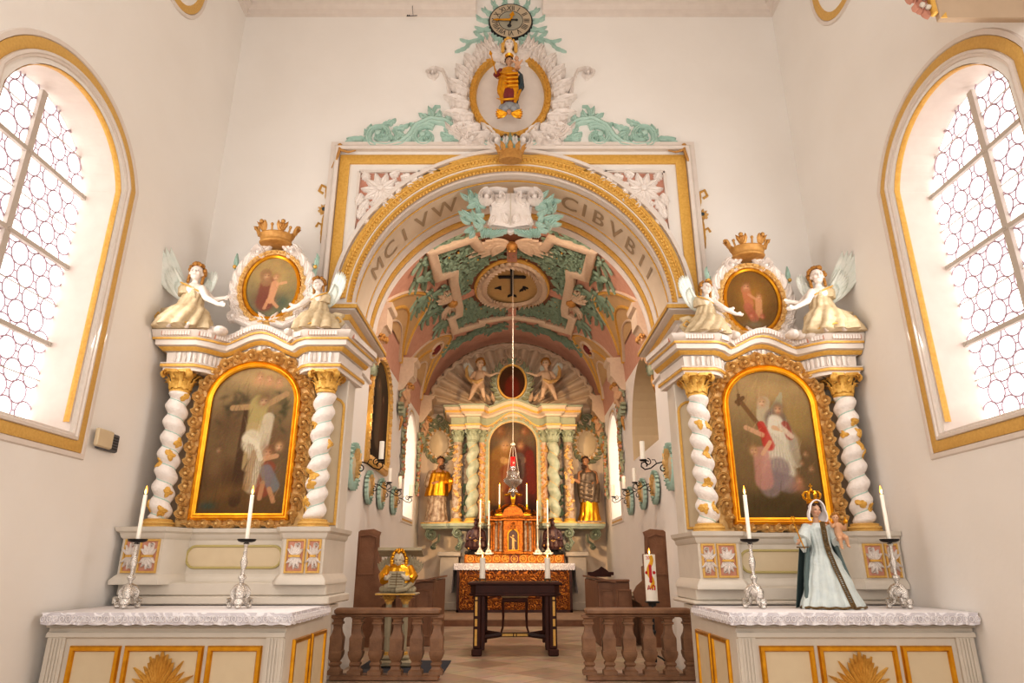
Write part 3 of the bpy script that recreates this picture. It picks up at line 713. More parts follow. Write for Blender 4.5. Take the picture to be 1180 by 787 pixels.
# ------------------------------------------------------------------ painting helper (oil paintings as vertex-coloured canvases)
class Paint:
    def __init__(s, W_, H_, top, bot, n=150, asp=1):
        n = int(n*1.3)
        s.H = n; s.W = int(n*W_/H_); yy, xx = np.mgrid[0:s.H, 0:s.W]; s.y = 1-(yy+.5)/s.H; s.x = (xx+.5)/s.W; s.asp = W_/H_
        t = s.y[...,None]; s.c = np.array(top, float)*t+np.array(bot, float)*(1-t)
        s.r = np.random.default_rng(5)
        for k in range(60): s.blob(s.r.random(), s.r.random(), .12*s.r.random()+.04, .05*s.r.random()+.02, s.r.random()*3, tuple(s.sample(.5,.5)*s.r.uniform(.75,1.2)), .22)
    def sample(s, x, y): return s.c[int((1-y)*(s.H-1)), int(x*(s.W-1))]
    def blob(s, cx, cy, rx, ry, rot, col, al=1, soft=1.0):
        dx = (s.x-cx)*s.asp; dy = s.y-cy; c, q = cos(rot), sin(rot); u = (dx*c+dy*q)/rx; v = (-dx*q+dy*c)/ry
        d = u*u+v*v; k = (np.clip(1.25-d, 0, .5)*2*al if soft < .6 else np.exp(-d*1.2)*al)[...,None]; s.c = s.c*(1-k)+np.array(col, float)*k
    def line(s, x0, y0, x1, y1, w, col, al=1, w2=None):
        w2 = w2 or w; n = 12
        dx = (s.x-x0)*s.asp; dy = s.y-y0; ex = (x1-x0)*s.asp; ey = y1-y0; l2 = ex*ex+ey*ey; t = np.clip((dx*ex+dy*ey)/l2,0,1)
        d = np.hypot(dx-ex*t, dy-ey*t); ww = w+(w2-w)*t; k = (np.clip((ww-d)/ww*3.5,0,1)*al)[...,None]; s.c = s.c*(1-k)+np.array(col, float)*k
    def face(s, x, y, r, skin=(206,166,130), hair=(90,62,44), tilt=0):
        s.blob(x, y+.3*r, r*.95, r*1.0, tilt, hair, .8, 1); s.blob(x, y, r*.72, r*.92, tilt, skin, 1, 1)
        s.blob(x-.3*r/s.asp, y+.15*r, r*.17, r*.1, 0, (80,54,44), .7); s.blob(x+.3*r/s.asp, y+.15*r, r*.17, r*.1, 0, (80,54,44), .7); s.blob(x, y-.5*r, r*.22, r*.09, 0, (160,84,70), .7)
        s.blob(x-.35*r/s.asp, y-.1*r, r*.35, r*.5, 0, (228,192,158), .3)
    def build(s, name, cx, cy, hw, z0, shape, fn, parent, h=0):
        """shape(t)->half width fraction for height fraction t"""
        rr = np.random.default_rng(11)
        for k in range(260):
            x0, y0 = rr.random(), rr.random(); a = rr.normal(1.2, .5); L = rr.uniform(.03,.12); smp = s.sample(min(.99,x0), min(.99,y0)); s.line(x0, y0, x0+L*cos(a), y0+L*sin(a), .008, tuple(smp*rr.uniform(.85,1.16)), .28, .002)
        W_, H_ = s.W, s.H; c = s.c*.92+s.r.normal(0, 3.5, s.c.shape); c = np.clip(c, 0, 255)/255.0
        c = np.where(c <= .04045, c/12.92, ((c+.055)/1.055)**2.4); vs = []; col = []
        for j in range(H_):
            t = j/(H_-1); k = shape(t)
            for i in range(W_):
                q = (i/(W_-1)*2-1); x = q*k; vs.append(fn(cx+x*hw, z0+t*cy, h))
                ii = min(W_-1, int((x+1)/2*W_)); jj = H_-1-j; col.append((*c[jj, ii], 1))
        m = M(); m.v = vs; m.f = [(j*W_+i, j*W_+i+1, (j+1)*W_+i+1, (j+1)*W_+i) for j in range(H_-1) for i in range(W_-1)]
        return m.build(name, 'paint', parent, ang=180, vcol=col)
arch_shape = lambda zs: (lambda t: 1.0 if t < zs else max(.02, math.sqrt(max(0,1-((t-zs)/(1-zs))**2))))
oval_shape = lambda t: max(.02, math.sqrt(max(0, 1-(2*t-1)**2)))

def twisted_shaft(m, vine, vleaf, cx, cy, z0, z1, r, pitch=.215, off=.010, hand_=1, n=28, gold=True, seed=0):
    nz = int((z1-z0)/.012); rd = random.Random(seed)
    def P(a, z, e=0):
        ph = hand_*2*PI*(z-z0)/pitch; g = abs(sin((a-ph)/2)); rr = r*(.78+.25*g**.5)+e
        t = min(1, (z-z0)/.03, (z1-z)/.03); rr = rr*(.8+.2*t); o = off
        return (cx+o*cos(ph/1.0+PI)+rr*cos(a), cy+o*sin(ph+PI)+rr*sin(a), z)
    m.grid(lambda u,v: P(2*PI*u, z0+(z1-z0)*v), n, nz, True); b = len(m.v)-n; m.f.append(tuple(range(b,b+n))); 
    # green fillet laid in the groove
    pts = [P(hand_*2*PI*(z-z0)/pitch, z, .006) for z in np.linspace(z0+.01, z1-.01, nz)]
    vine.tube(pts, .008, 5)
    # gilded vine leaves and raised bosses facing the nave
    if gold:
        for k in range(7):
            z = rd.uniform(z0+.08, z1-.08); a = rd.uniform(-PI*.92, -PI*.08)
            fnl = lambda u,v,h,a=a,z=z: P(a+u/r, z+v, h)
            cl_ = M(); vleaf.append(cl_)
            for q in range(6): cl_.leaf(0,0,rd.random()*6.28,rd.uniform(.04,.075),.03,fnl,.012,2,n=6,base=.001)
            cl_.add(*dome(0,0,.016,.022,fnl))
    return m
def corinthian(m, cx, cy, z0, z1, r, rt):
    H = z1-z0; prof = [(r*.98,z0),(r*1.08,z0+.02*1),(r*1.0,z0+.035),(r*.95,z0+.05),(r*1.02,z0+H*.6),(r*1.35,z0+H*.85),(r*1.4,z0+H*.87)]
    m.lathe(prof, (cx,cy,0), 20)
    for row, (zz, hh, cnt, ph) in enumerate(((z0+.035,H*.42,8,0),(z0+.05,H*.66,8,PI/8))):
        for k in range(cnt):
            a0 = 2*PI*k/cnt+ph; fn = lambda u,v,h,a0=a0: (cx+(r*1.02+h)*cos(a0+u/r), cy+(r*1.02+h)*sin(a0+u/r), zz+v)
            pts = [(0, hh*(1-(1-t)**1.6)) if t < .85 else (0, hh-(t-.85)*hh*.6) for t in [i/9 for i in range(10)]]
            m.ribbon(pts, lambda t: r*.36*(1-.45*t), fn, .016, 3, hs=lambda t: .07*t**2.2*(1+.3*row))
    for k in range(4):
        a0 = PI/4+PI/2*k
        for q in (-1,1):
            fn = lambda u,v,h: (cx+(r+u)*cos(a0)+h*q*sin(a0), cy+(r+u)*sin(a0)-h*q*cos(a0), z0+H*.62+v)
            m.scroll(rt*1.08-r*.75, H*.17, .045*r/.11, -PI/2, 1.3, 1, .013, fn, .03, 0)
    s = rt; pl = []
    for k in range(4):
        a0 = PI/4+PI/2*k; a1 = a0+PI/2
        pl += [(cx+s*1.35*cos(a0-.06), cy+s*1.35*sin(a0-.06)), (cx+s*1.35*cos(a0+.06), cy+s*1.35*sin(a0+.06)), (cx+s*.86*cos((a0+a1)/2), cy+s*.86*sin((a0+a1)/2))]
    m.prism(pl, ID, z1-.045, z1)
    for k in range(4): m.ell((cx+s*.9*cos(PI/2*k), cy+s*.9*sin(PI/2*k), z1-.03), .022, 6, 4)
    return m

def bumpz(x, c, dz, w): 
    t = abs(x-c)/w
    return dz*(.5+.5*cos(PI*min(1,t)))
# ------------------------------------------------------------------ the two side altars
WORDS = {-1: 'left', 1: 'right'}
def side_altar(s, dz):
    xc = -2.97 if s < 0 else 2.95; wd = WORDS[s]
    X = lambda u: xc+s*min(u, 1.11 if s < 0 else 1.04)      # u > 0 towards the nave wall
    FX = lambda Y: (lambda u,v,h: (X(u), Y-h, v+dz))
    # --- mensa
    t = thing('altar_table', 'pale grey panelled %s side altar table with gold-edged cream panels' % wd, 'altar', (xc, 6.8, -.30))
    x0, x1 = -1.02, 1.03
    m = M(); m.box(min(X(x0),X(x1)), max(X(x0),X(x1)), 6.2, 7.7, -.3, .83); m.build('altar_body', 'greyw', t)
    m = M(); m.box(min(X(x0-.05),X(1.03)), max(X(x0-.05),X(1.03)), 6.13, 7.75, .815, .85); m.build('table_slab', 'greyw', t)
    Y = 6.2; fn = lambda u,v,h: (X(u), Y-h, v)
    m = M(); m.band([(x0+.0,.70),(x1,.70)], [(0,0),(0,.02),(.02,.03),(.04,.03),(.05,.0)], fn) 
    m.band([(x0,.77),(x1,.77)], [(0,0),(0,.03),(.03,.05),(.04,.0)], fn); m.build('front_moulding', 'greyw', t)
    for a in (x0+.01, x1-.17):
        m = M(); m.box(a, a+.15, -.3, .70, 0, .02, fn); 
        for k in range(4): m.box(a+.028+k*.028, a+.041+k*.028, -.2, .65, .02, .03, fn)
        m.build('fluted_pilaster', 'greyw', t)
    for (a,b) in ((-.81,-.39),(-.31,.32),(.40,.79)):
        m = M(); m.box(a,b,-.2,.57,0,.008,fn); p = m.build('front_panel', 'cream', t)
        m = M(); m.band([(a,-.2),(b,-.2),(b,.57),(a,.57)], RB(.045,.03), fn, True); m.build('gilt_edge', 'gold', p)
    # sunburst on the centre panel
    m = M(); cz = .22
    for k in range(26):
        a = 2*PI*k/26; L = .24 if k%2 else .19; m.leaf(.0+.07*cos(a), cz+.07*sin(a), a, L, .022, fn, .03, 0, n=5, base=.008)
    for k in range(7):
        a = PI/2+(k-3)*.16; m.leaf(0, cz+.05, a, .28-.02*abs(k-3), .03, fn, .05, 2, n=8, base=.02)
    m.band(arcpts(0,cz,.075,.075,0,360,18)[:-1], RB(.03,.05), fn, True); m.add(*dome(0,cz,.06,.06,fn,.01)); m.build('gilt_sunburst', 'ochre', t)
    # inner flank with two panels
    fs = lambda u,v,h: (X(x0-h), 6.2+u, v)
    for (a,b) in ((.22,.68),(.78,1.24)):
        m = M(); m.box(a,b,-.2,.60,0,.008,fs); p = m.build('flank_panel', 'cream', t)
        m = M(); m.band([(a,-.2),(b,-.2),(b,.60),(a,.60)], RB(.04,.03), fs, True); m.build('gilt_edge', 'gold', p)
    # --- linen cloth with lace border
    c = M(); c.bbox(min(X(x0-.07),X(1.06)), max(X(x0-.07),X(1.06)), 6.09, 7.32, .850, .862, .004)
    cl = c.build('altar_cloth', 'linen'); tag(cl, 'white linen cloth with lace hem laid on the %s side altar' % wd, 'cloth')
    def hang(path, drop=.10):
        n = 150; pts = []
        for (x,y,a) in along(path, n): pts.append((x,y))
        vs = []
        for i,(x,y) in enumerate(pts):
            k = .5+.5*abs(sin(i*.52)); w_ = .006*sin(i*.9)
            vs += [(x,y,.862),(x+w_*.3,y-.006+w_,.862-drop*.5),(x+w_*.5,y-.008+w_,.862-drop*(.8+.2*k))]
        return vs, [(3*i+q,3*i+q+1,3*i+4+q,3*i+3+q) for i in range(n-1) for q in range(2)]
    hp_ = [(X(1.05),6.085),(X(x0-.075),6.085),(X(x0-.075),7.3)]; m = M(); m.add(*hang(hp_, .10)); m.build('lace_hem', 'lace', cl)
    m = M(); ms = M()
    for i,(x,y,a) in enumerate(along(hp_, 62)):
        if abs(sin(a)) > .5 and m is not ms: m.build('lace_rosettes', 'linen', cl); m = ms
        fq = lambda u,v,h: (x+cos(a)*u-abs(sin(a))*0-(0 if abs(sin(a))<.5 else s*(.012+h)), y+sin(a)*u-(.012+h if abs(sin(a))<.5 else 0), v)
        m.band(arcpts(0,.812,.018,.022,0,360,10)[:-1], RB(.007,.006), fq, True); m.add(*dome(0,.812,.006,.006,fq)); m.add(*dome(.026,.79,.006,.005,fq)); m.add(*dome(.026,.835,.006,.005,fq))
    m.build('lace_rosettes', 'linen', cl)
    # --- retable
    r = thing('retable', 'white and gold %s side altarpiece with two twisted columns' % wd, 'altarpiece', (xc, 7.6, .85+dz))
    def BX(m, u0, u1, y0, y1, z0, z1, b=.012): m.bbox(min(X(u0),X(u1)), max(X(u0),X(u1)), y0, y1, z0+dz, z1+dz, b)
    m = M(); BX(m,-1.13,1.05,7.1,8,.87-dz*1,.95); BX(m,-1.08,1.05,7.16,8,.95,1.08)
    m.build('base_step', 'greyw', r)
    m = M(); 
    path = [(-1.04,7.98),(-1.04,7.10),(-.62,7.10),(-.58,7.16),(-.50,7.42),(.50,7.42),(.58,7.16),(.62,7.10),(1.04,7.10),(1.04,7.98)]
    def PB(m, path, prof, bz=0, bw=.5):
        P = [];
        for i in range(len(path)-1):
            a, b = path[i], path[i+1]; n = max(1, int(math.hypot(b[0]-a[0], b[1]-a[1])/.07))
            for k in range(n): P.append((a[0]+(b[0]-a[0])*k/n, a[1]+(b[1]-a[1])*k/n))
        P.append(path[-1])
        m.band(P, prof, lambda u,v,h: (X(u), v, h+dz+(bumpz(u,0,bz,bw) if bz else 0)))
    PB(m, path, [(-.02,1.06),(.05,1.06),(.05,1.10),(.02,1.14),(0,1.16),(0,1.50),(.02,1.52),(.03,1.56),(.06,1.58),(.07,1.62),(-.06,1.63)])
    BX(m,-1.02,1.02,7.44,7.98,1.06,1.62); m.build('plinth', 'greyw', r)
    fp = FX(7.42); m = M(); P = [(-.42,1.22),(.42,1.22)]+arcpts(.42,1.33,.09,.11,-90,90,8)+[(.42,1.44),(-.42,1.44)]+arcpts(-.42,1.33,.09,.11,90,270,8)
    m.prism(P, fp, 0, .008); pp = m.build('predella_panel', 'cream', r); m = M(); m.band(P, RB(.025,.02), fp, True); m.build('olive_edge', mat('olive gilding',(186,170,112),.5) if 'olv' not in W else W['olv'], pp)
    fo = FX(7.10)
    for (a,b) in ((-1.0,-.88),(-.84,-.66),(.66,.84),(.88,1.0)):
        m = M(); m.box(a,b,1.18,1.49,0,.006,fo); p = m.build('ornament_panel', 'pink', r); m = M(); m.band([(a,1.18),(b,1.18),(b,1.49),(a,1.49)], RB(.022,.02), fo, True); m.build('gilt_edge', 'ochrew', p)
        m = M(); c_ = (a+b)/2; wdt = (b-a)*.42
        for k in range(5):
            for q in (-1,1): m.leaf(c_, 1.335, PI/2*q+(k-2)*.42*q, .13-.012*abs(k-2), wdt*.32, fo, .03, 3, n=8, base=.006)
            m.scroll(c_+(wdt*.45 if k%2 else -wdt*.45), 1.335+(k-2)*.055, .022, 0, .9, 1, .008, fo, .03, 0)
        m.build('white_acanthus', 'stucco', p); m = M(); m.box(a+.03,b-.03,1.325,1.345,.02,.042,fo); m.build('gilt_tie', 'ochre', p)
    # back board with sunk side fields
    m = M(); BX(m,-1.02,1.02,7.62,7.98,1.62,3.50,.01); m.build('back_board', 'greyw', r)
    for a,b in ((-.99,-.70),(.70,.99)):
        m = M(); f2 = FX(7.62); PP = [(a,1.68),(b,1.68)]+arcpts((a+b)/2,3.0,(b-a)/2,.12,0,180,8); m.prism(PP, f2, 0, .006); p = m.build('side_field', 'cream' if (a<0) else 'taup', r)
        m = M(); m.band(PP, RB(.03,.02), f2, True); m.build('gilt_edge', 'ochre', p)
    for u in (-.84,.83):
        cx = X(u); cy = 7.33
        m = M(); m.lathe([(.17,1.625),(.17,1.645),(.158,1.65),(.168,1.665),(.162,1.682),(.14,1.69),(.145,1.705),(.12,1.715)], (cx,cy,dz), 28); b = m.build('column_base', 'ochrew', r)
        m = M(); vn = M(); vl = []; twisted_shaft(m, vn, vl, cx, cy, 1.71+dz, 3.12+dz, .112, pitch=.18, hand_=(1 if s*u>0 else -1), seed=int(50+u*20+s))
        c_ = m.build('twisted_column', 'stucco', r, ang=80); vn.build('green_fillet', 'green', c_); [g.build('gilt_vine_leaf', 'ochre', c_) for g in vl]
        m = M(); corinthian(m, cx, cy, 3.10+dz, 3.36+dz, .105, .15); m.build('capital', 'ochre', r, ang=60)
    # entablature: breaks forward over the columns, bows up over the painting
    pe = [(-1.10,7.98),(-1.00,7.20),(-.66,7.20),(-.58,7.26),(-.44,7.46),(.44,7.46),(.58,7.26),(.66,7.20),(1.0,7.20),(1.10,7.98)]
    m = M(); PB(m, pe, [(-.3,3.34),(0,3.34),(0,3.37),(.015,3.38),(.02,3.415),(.03,3.42),(.03,3.43),(-.02,3.435)], .16, .46)
    PB(m, pe, [(-.02,3.43),(-.012,3.56)], .16, .46); m.build('architrave', 'mould', r)
    m = M(); PB(m, pe, [(.015,3.38),(.028,3.385),(.028,3.412),(.02,3.415)], .16, .46); PB(m, pe, [(.02,3.565),(.035,3.57),(.065,3.605),(.05,3.61)], .16, .46)
    PB(m, pe, [(.115,3.675),(.126,3.678),(.126,3.70),(.115,3.703)], .16, .46); m.build('gilt_band', 'ochre', r)
    m = M(); NP = along(pe, 66)
    for i,(x,y,a) in enumerate(NP):
        if i < 15 or i > 50: continue
        nrm = (sin(a), -cos(a)); zb = bumpz(x,0,.16,.46)
        fq = lambda u,v,h: (X(x+cos(a)*u+nrm[0]*(h)), y+sin(a)*u+nrm[1]*(h), v+dz+zb)
        if i%2: m.box(-.014,.014,3.44,3.555,-.02,.012,fq)
        else: m.leaf(0,3.44,PI/2,.12,.022,fq,.025,3,n=8,base=-.016)
    m.build('frieze_relief', 'stucco', r, ang=60)
    m = M(); PB(m, pe, [(-.05,3.56),(.02,3.57),(.05,3.61),(.095,3.62),(.10,3.675),(.12,3.68),(.12,3.705),(.13,3.71),(.16,3.765),(.165,3.78),(-.35,3.785)], .16, .46); m.build('cornice', 'mould', r)
    m = M(); mp = M(); NP = along(pe, 120)
    for i,(x,y,a) in enumerate(NP):
        nrm = (sin(a), -cos(a)); zb = bumpz(x,0,.16,.46)
        fq = lambda u,v,h: (X(x+cos(a)*u+nrm[0]*(.135+h)), y+sin(a)*u+nrm[1]*(.135+h), v+dz+zb)
        m.box(-.013,.013,3.715,3.765,-.01,.030,fq); mp.box(-.005,.005,3.715,3.765,0,.024,lambda u,v,h: fq(u+.02,v,h))
    m.build('dentil_leaves', 'stucco', r, ang=60); mp.build('pink_recesses', 'pink', r, ang=60)
    # --- big painting in carved frame
    fg = FX(7.43); hw = .47; zb0, zs, zt = 1.78, 3.02, 3.43
    pth = lambda e, eb=None: [(-hw-e,max(1.64,zb0-e)),(hw+e,max(1.64,zb0-e))]+arcpts(0,zs,hw+e,zt-zs+e,0,180,32)
    f = thing('framed_painting', {-1:'tall arched painting of a saint with arms outspread in a carved gold frame',1:'tall arched painting of a kneeling white-robed saint with angels in a carved gold frame'}[s], 'painting', (xc, 7.5, 1.6+dz))
    m = M(); m.prism(pth(.225), fg, -.03, .01); m.build('frame_board', 'carve', f)
    m = M(); m.band(pth(0), [(.0,0),(.0,.05),(.02,.06),(.03,.045),(.045,.05),(.06,.075),(.075,.06),(.08,0)], fg, True); m.build('gilt_inner_moulding', 'gold', f)
    m = M(); q = pth(.085)
    N_ = 38
    for i,(x,z,a) in enumerate(along(q+[q[0]], N_)):
        nx, nz = sin(a), -cos(a); d = 1 if i%2 else -1
        lo = .35 if z < zb0 else 1.0
        cx_, cz_ = x+nx*(.07+.014*d)*lo, z+nz*(.07+.014*d)*lo
        m.scroll(cx_, cz_, .074*(.6 if lo < 1 else 1), a+PI/2*d, 1.2, d, .024, fg, .07, 2, leafl=.8, base=.01)
        m.leaf(cx_+nx*.02, cz_+nz*.02, a+d*.5, .11, .026, fg, .05, 2, n=6, base=.012, bend=-d)
        m.leaf(x+nx*.03, z+nz*.03, a+PI+d*.4, .10, .024, fg, .045, 2, n=6, base=.012)
        m.add(*dome(x+nx*.135*lo, z+nz*.135*lo, .022, .04, fg, .01))
    m.build('carved_border', 'carve', f, ang=60)
    if s < 0:
        p = Paint(hw*2, zt-zb0, (172,146,104), (96,72,48), 170)
        p.blob(.62,.93,.22,.08,0,(214,178,124),.7); p.blob(.25,.6,.16,.14,.3,(104,78,54),.75); p.blob(.2,.25,.3,.13,0,(92,66,44),.8); p.blob(.8,.45,.14,.2,0,(112,86,62),.7); p.blob(.5,.06,.6,.09,0,(112,82,48),.7)
        for i in range(26): p.blob(.3+.16*random.gauss(0,.6), .74+.06*random.gauss(0,.9), .035,.015,random.random()*3,(84,72,52),.55)
        for i in range(16): p.blob(.86+.06*random.gauss(0,.8), .70+.08*random.gauss(0,.9), .03,.014,random.random()*3,(78,72,50),.55)
        p.line(.42,.08,.44,.70,.045,(84,62,44),.85,.03)      # tree trunk
        p.line(.52,.72,.26,.71,.024,(182,146,104),.9); p.line(.62,.72,.88,.81,.024,(182,146,104),.9)   # outspread arms
        p.line(.57,.74,.54,.56,.075,(178,158,104),.95,.06); p.line(.54,.56,.50,.30,.06,(184,158,114),.9,.03)
        p.line(.70,.64,.60,.18,.045,(208,192,164),.85,.06); p.line(.52,.50,.52,.46,.07,(210,196,168),.9); p.line(.55,.46,.66,.16,.05,(216,200,174),.75,.03)
        p.line(.58,.40,.53,.17,.026,(186,150,110),.8); p.face(.62,.755,.042,(188,150,112),(70,46,32),-.4)
        for (x,y,r_) in ((.54,.93,.03),(.66,.915,.026),(.78,.90,.024)): p.blob(x,y-.03,r_*1.6,r_,.3,(204,150,112),.75); p.face(x,y,r_,(212,164,124),(140,96,60))
        p.line(.76,.30,.72,.15,.055,(150,84,62),.9); p.line(.74,.28,.84,.18,.05,(132,138,146),.7); p.face(.74,.40,.04,(196,146,108),(110,66,42)); p.face(.86,.44,.035,(214,170,130),(150,110,66)); p.line(.84,.38,.70,.36,.02,(204,156,116),.9)
        p.line(.80,.16,.86,.08,.018,(196,146,106),.9); p.line(.72,.2,.70,.10,.018,(196,146,106),.9)
        p.blob(.14,.30,.07,.11,0,(150,120,84),.55); p.face(.17,.42,.03,(150,118,84),(84,62,44)); p.blob(.12,.05,.06,.03,0,(70,84,76),.9); p.blob(.3,.14,.2,.05,.2,(134,100,60),.6)
        for k in range(9): p.line(.50+.022*k,.48-.012*k,.50+.03*k,.20,.005,(150,132,104),.6)
        p.line(.46,.50,.60,.46,.03,(222,208,180),.8,.015); p.line(.60,.44,.66,.36,.02,(226,212,186),.7)
    else:
        p = Paint(hw*2, zt-zb0, (172,142,98), (92,74,46), 170)
        p.blob(.5,.85,.3,.12,0,(190,158,110),.6); p.blob(.75,.62,.16,.16,0,(178,146,84),.5); p.blob(.85,.35,.12,.16,0,(112,88,62),.7); p.blob(.12,.3,.12,.2,0,(134,106,70),.6); p.blob(.5,.08,.5,.1,0,(84,68,42),.7)
        p.line(.58,.72,.66,.84,.05,(170,172,150),.55,.012); p.line(.44,.78,.40,.64,.05,(196,182,156),.7); p.face(.42,.775,.038,(204,164,124),(140,104,66))
        p.line(.16,.79,.42,.56,.018,(120,88,56),.95); p.line(.12,.78,.20,.81,.016,(110,80,50),.95); p.line(.15,.83,.14,.76,.012,(110,80,50),.95)  # cross carried
        p.line(.56,.66,.62,.50,.085,(122,104,90),.85,.10); p.line(.55,.64,.52,.30,.06,(214,202,180),.95,.13); p.line(.52,.32,.40,.20,.09,(144,124,118),.85,.08); p.line(.44,.25,.62,.22,.07,(140,120,116),.8)
        for k in range(8): p.line(.50+.02*k,.56-.01*k,.42+.045*k,.33,.006,(176,160,140),.5)
        p.line(.66,.50,.74,.36,.09,(200,188,164),.6,.04); p.line(.66,.62,.70,.54,.03,(160,70,58),.7)
        p.face(.60,.725,.042,(196,150,112),(78,56,40)); p.line(.52,.60,.66,.58,.018,(206,164,126),.9); p.line(.60,.61,.72,.54,.02,(206,190,166),.8)
        p.line(.38,.62,.44,.48,.03,(184,62,50),.85,.045); p.line(.20,.60,.38,.55,.02,(208,160,122),.85)
        p.line(.34,.42,.34,.24,.06,(190,138,122),.85,.07); p.face(.26,.44,.036,(204,158,118),(150,110,66)); p.line(.36,.42,.46,.50,.016,(208,164,126),.9)
        p.face(.74,.24,.03,(198,146,108),(120,84,52)); p.blob(.72,.20,.05,.04,0,(190,130,100),.7); p.face(.86,.42,.026,(170,130,92),(100,74,48)); p.face(.90,.32,.026,(180,136,98),(100,74,48)); p.face(.8,.36,.02,(164,124,90),(100,74,48))
    p.build('canvas', 0, zt-zb0, hw+.01, zb0, arch_shape((zs-zb0)/(zt-zb0)), lambda u,v,h: fg(u*s,v,h), f, .018)
    # --- oval cartouche with crown
    dc = 0 if s < 0 else -.135
    zc = 4.47+dc; fc = FX(7.45); c = thing('oval_cartouche', {-1:'crowned oval painting of mother and child with scrollwork atop the left altar',1:'crowned oval painting of a saint holding a child atop the right altar'}[s], 'cartouche', (xc, 7.45, 3.95+dz))
    ou = -.03
    m = M(); m.prism(arcpts(ou,zc,.40,.50,0,360,40)[:-1], fc, -.14, 0); m.box(-.3,.3,3.80,zc,-.14,-.02,fc); m.build('cartouche_board', 'mould', c)
    m = M(); m.band(arcpts(ou,zc,.32,.40,0,360,48)[:-1], [(-.01,0),(-.01,.03),(.01,.045),(.03,.03),(.035,.0)], fc, True); m.build('gilt_inner_ring', 'gold', c)
    m = M(); m.band(arcpts(ou,zc,.32,.40,0,360,48)[:-1], [(.035,0),(.04,.03),(.07,.05),(.10,.03),(.105,0)], fc, True)
    for k in range(30):
        a = 2*PI*k/30; m.leaf(ou+.38*cos(a), zc+.465*sin(a), a+PI/2, .08, .03, fc, .03, 2, n=5, base=.04)
    m.build('carved_oval_frame', 'carve', c)
    if s < 0:
        p = Paint(.6,.76,(196,160,106),(110,112,88),90); p.blob(.5,.62,.24,.2,0,(212,174,110),.6); p.blob(.4,.3,.22,.18,0,(120,74,64),.6); p.blob(.72,.25,.14,.12,0,(84,98,84),.7)
        p.line(.42,.55,.40,.25,.14,(134,78,64),.8,.16); p.line(.35,.72,.38,.6,.10,(164,128,92),.85); p.face(.38,.68,.07,(206,160,120),(120,84,58)); p.line(.55,.55,.5,.28,.07,(214,160,120),.95,.06); p.face(.56,.66,.06,(216,168,128),(150,104,66)); p.line(.6,.55,.76,.58,.025,(214,164,124),.9); p.line(.5,.3,.64,.18,.03,(210,156,116),.9); p.line(.46,.3,.4,.16,.03,(210,156,116),.9)
    else:
        p = Paint(.6,.76,(134,96,50),(112,84,48),90); p.blob(.5,.55,.24,.3,0,(184,132,60),.7); p.line(.4,.68,.44,.45,.08,(190,120,84),.9); p.face(.42,.72,.075,(206,150,110),(110,74,46)); p.line(.62,.5,.6,.28,.06,(206,150,108),.9); p.face(.64,.56,.055,(210,156,114),(130,86,50)); p.line(.45,.6,.62,.5,.025,(204,148,108),.9); p.line(.4,.4,.5,.22,.08,(176,104,80),.8); p.face(.46,.26,.045,(196,120,92),(140,70,50)); p.face(.66,.24,.04,(196,120,92),(140,70,50)); p.blob(.5,.12,.16,.06,0,(130,116,92),.8)
    p.build('oval_canvas', ou*s, .80, .32, zc-.40, oval_shape, lambda u,v,h: fc(u*s,v,h), c, .012)
    m = M()
    for q in (-1,1):
        for k in range(9):
            a = math.radians(-58+k*15); m.leaf(ou+q*(.41*cos(a)), zc+.50*sin(a), (a+.9) if q>0 else PI-(a+.9), .22, .065, fc, .05, 3, n=9, base=0, bend=q*.9)
        m.scroll(ou+q*.20, zc+.47, .085, PI/2-q*.2, 1.4, -q, .035, fc, .07, 2, base=.0)
        m.scroll(ou+q*.42, zc-.38, .085, PI/2, 1.4, q, .035, fc, .07, 2, base=0)
        m.ribbon([(ou+q*.36,zc-.42),(ou+q*.2,zc-.50),(ou+q*.05,zc-.46)], .05, fc, .07, 0)
        m.ribbon([(ou+q*.44,zc+.05),(ou+q*.47,zc-.15),(ou+q*.42,zc-.32)], .035, fc, .05, 0)
        for k in range(3): m.leaf(ou+q*.02, zc-.46, (0 if q>0 else PI)+q*(.9-.5*k), .16, .045, fc, .05, 3, n=8)
    m.build('white_scrollwork', 'stucco', c)
    for q in (-1,1):
        m = M()
        for k in range(6):
            m.leaf(ou+q*(.43+.012*k), zc-.02+.065*k, PI/2-q*(.55-.05*k), .17, .026, fc, .03, 2, n=8, base=-.05, bend=q*.5)
            m.leaf(ou+q*(.45+.012*k), zc-.02+.065*k, PI/2-q*(-.1+.03*k), .17, .024, fc, .03, 2, n=8, base=-.04, bend=q*.3)
        m.tube([fc(ou+q*.42,zc-.2,-.04),fc(ou+q*.46,zc+.1,-.03),fc(ou+q*.50,zc+.4,-.02)], .012, 6)
        m.build('green_foliage', 'green', c); m = M(); m.ell(fc(ou+q*.50,zc+.28,.0), .025,8,6); m.ell(fc(ou+q*.47,zc+.18,.0), .025,8,6); m.build('gilt_blossom', 'ochre', c)
    # crown
    cz_ = zc+.545; m = M(); cx_ = X(ou+.0); cy_ = 7.38
    m.lathe([(.17,0),(.19,.0),(.20,.02),(.185,.035),(.19,.05),(.20,.10),(.21,.105),(.215,.12),(.20,.13),(.18,.12),(.16,.02)], (cx_,cy_,cz_+dz), 26, sy=.8)
    for k in range(12):
        a = 2*PI*k/12; r_ = .205; ca, sa = cos(a), sin(a)
        fk = lambda u,v,h: (cx_+(r_+h)*ca-u*sa, cy_+((r_+h)*sa+u*ca)*.8, cz_+dz+.12+v)
        if k%2: m.tube([fk(0,0,0),fk(0,.06,.02)], .012, 6); m.ell(fk(0,.075,.02), .02,8,6)
        else:
            for j in (-1,0,1): m.leaf(0,0,PI/2-j*.5,.13,.035,fk,.03,2,n=8,curl=.05)
            m.ell(fk(0,.11,.06), .028,8,6)
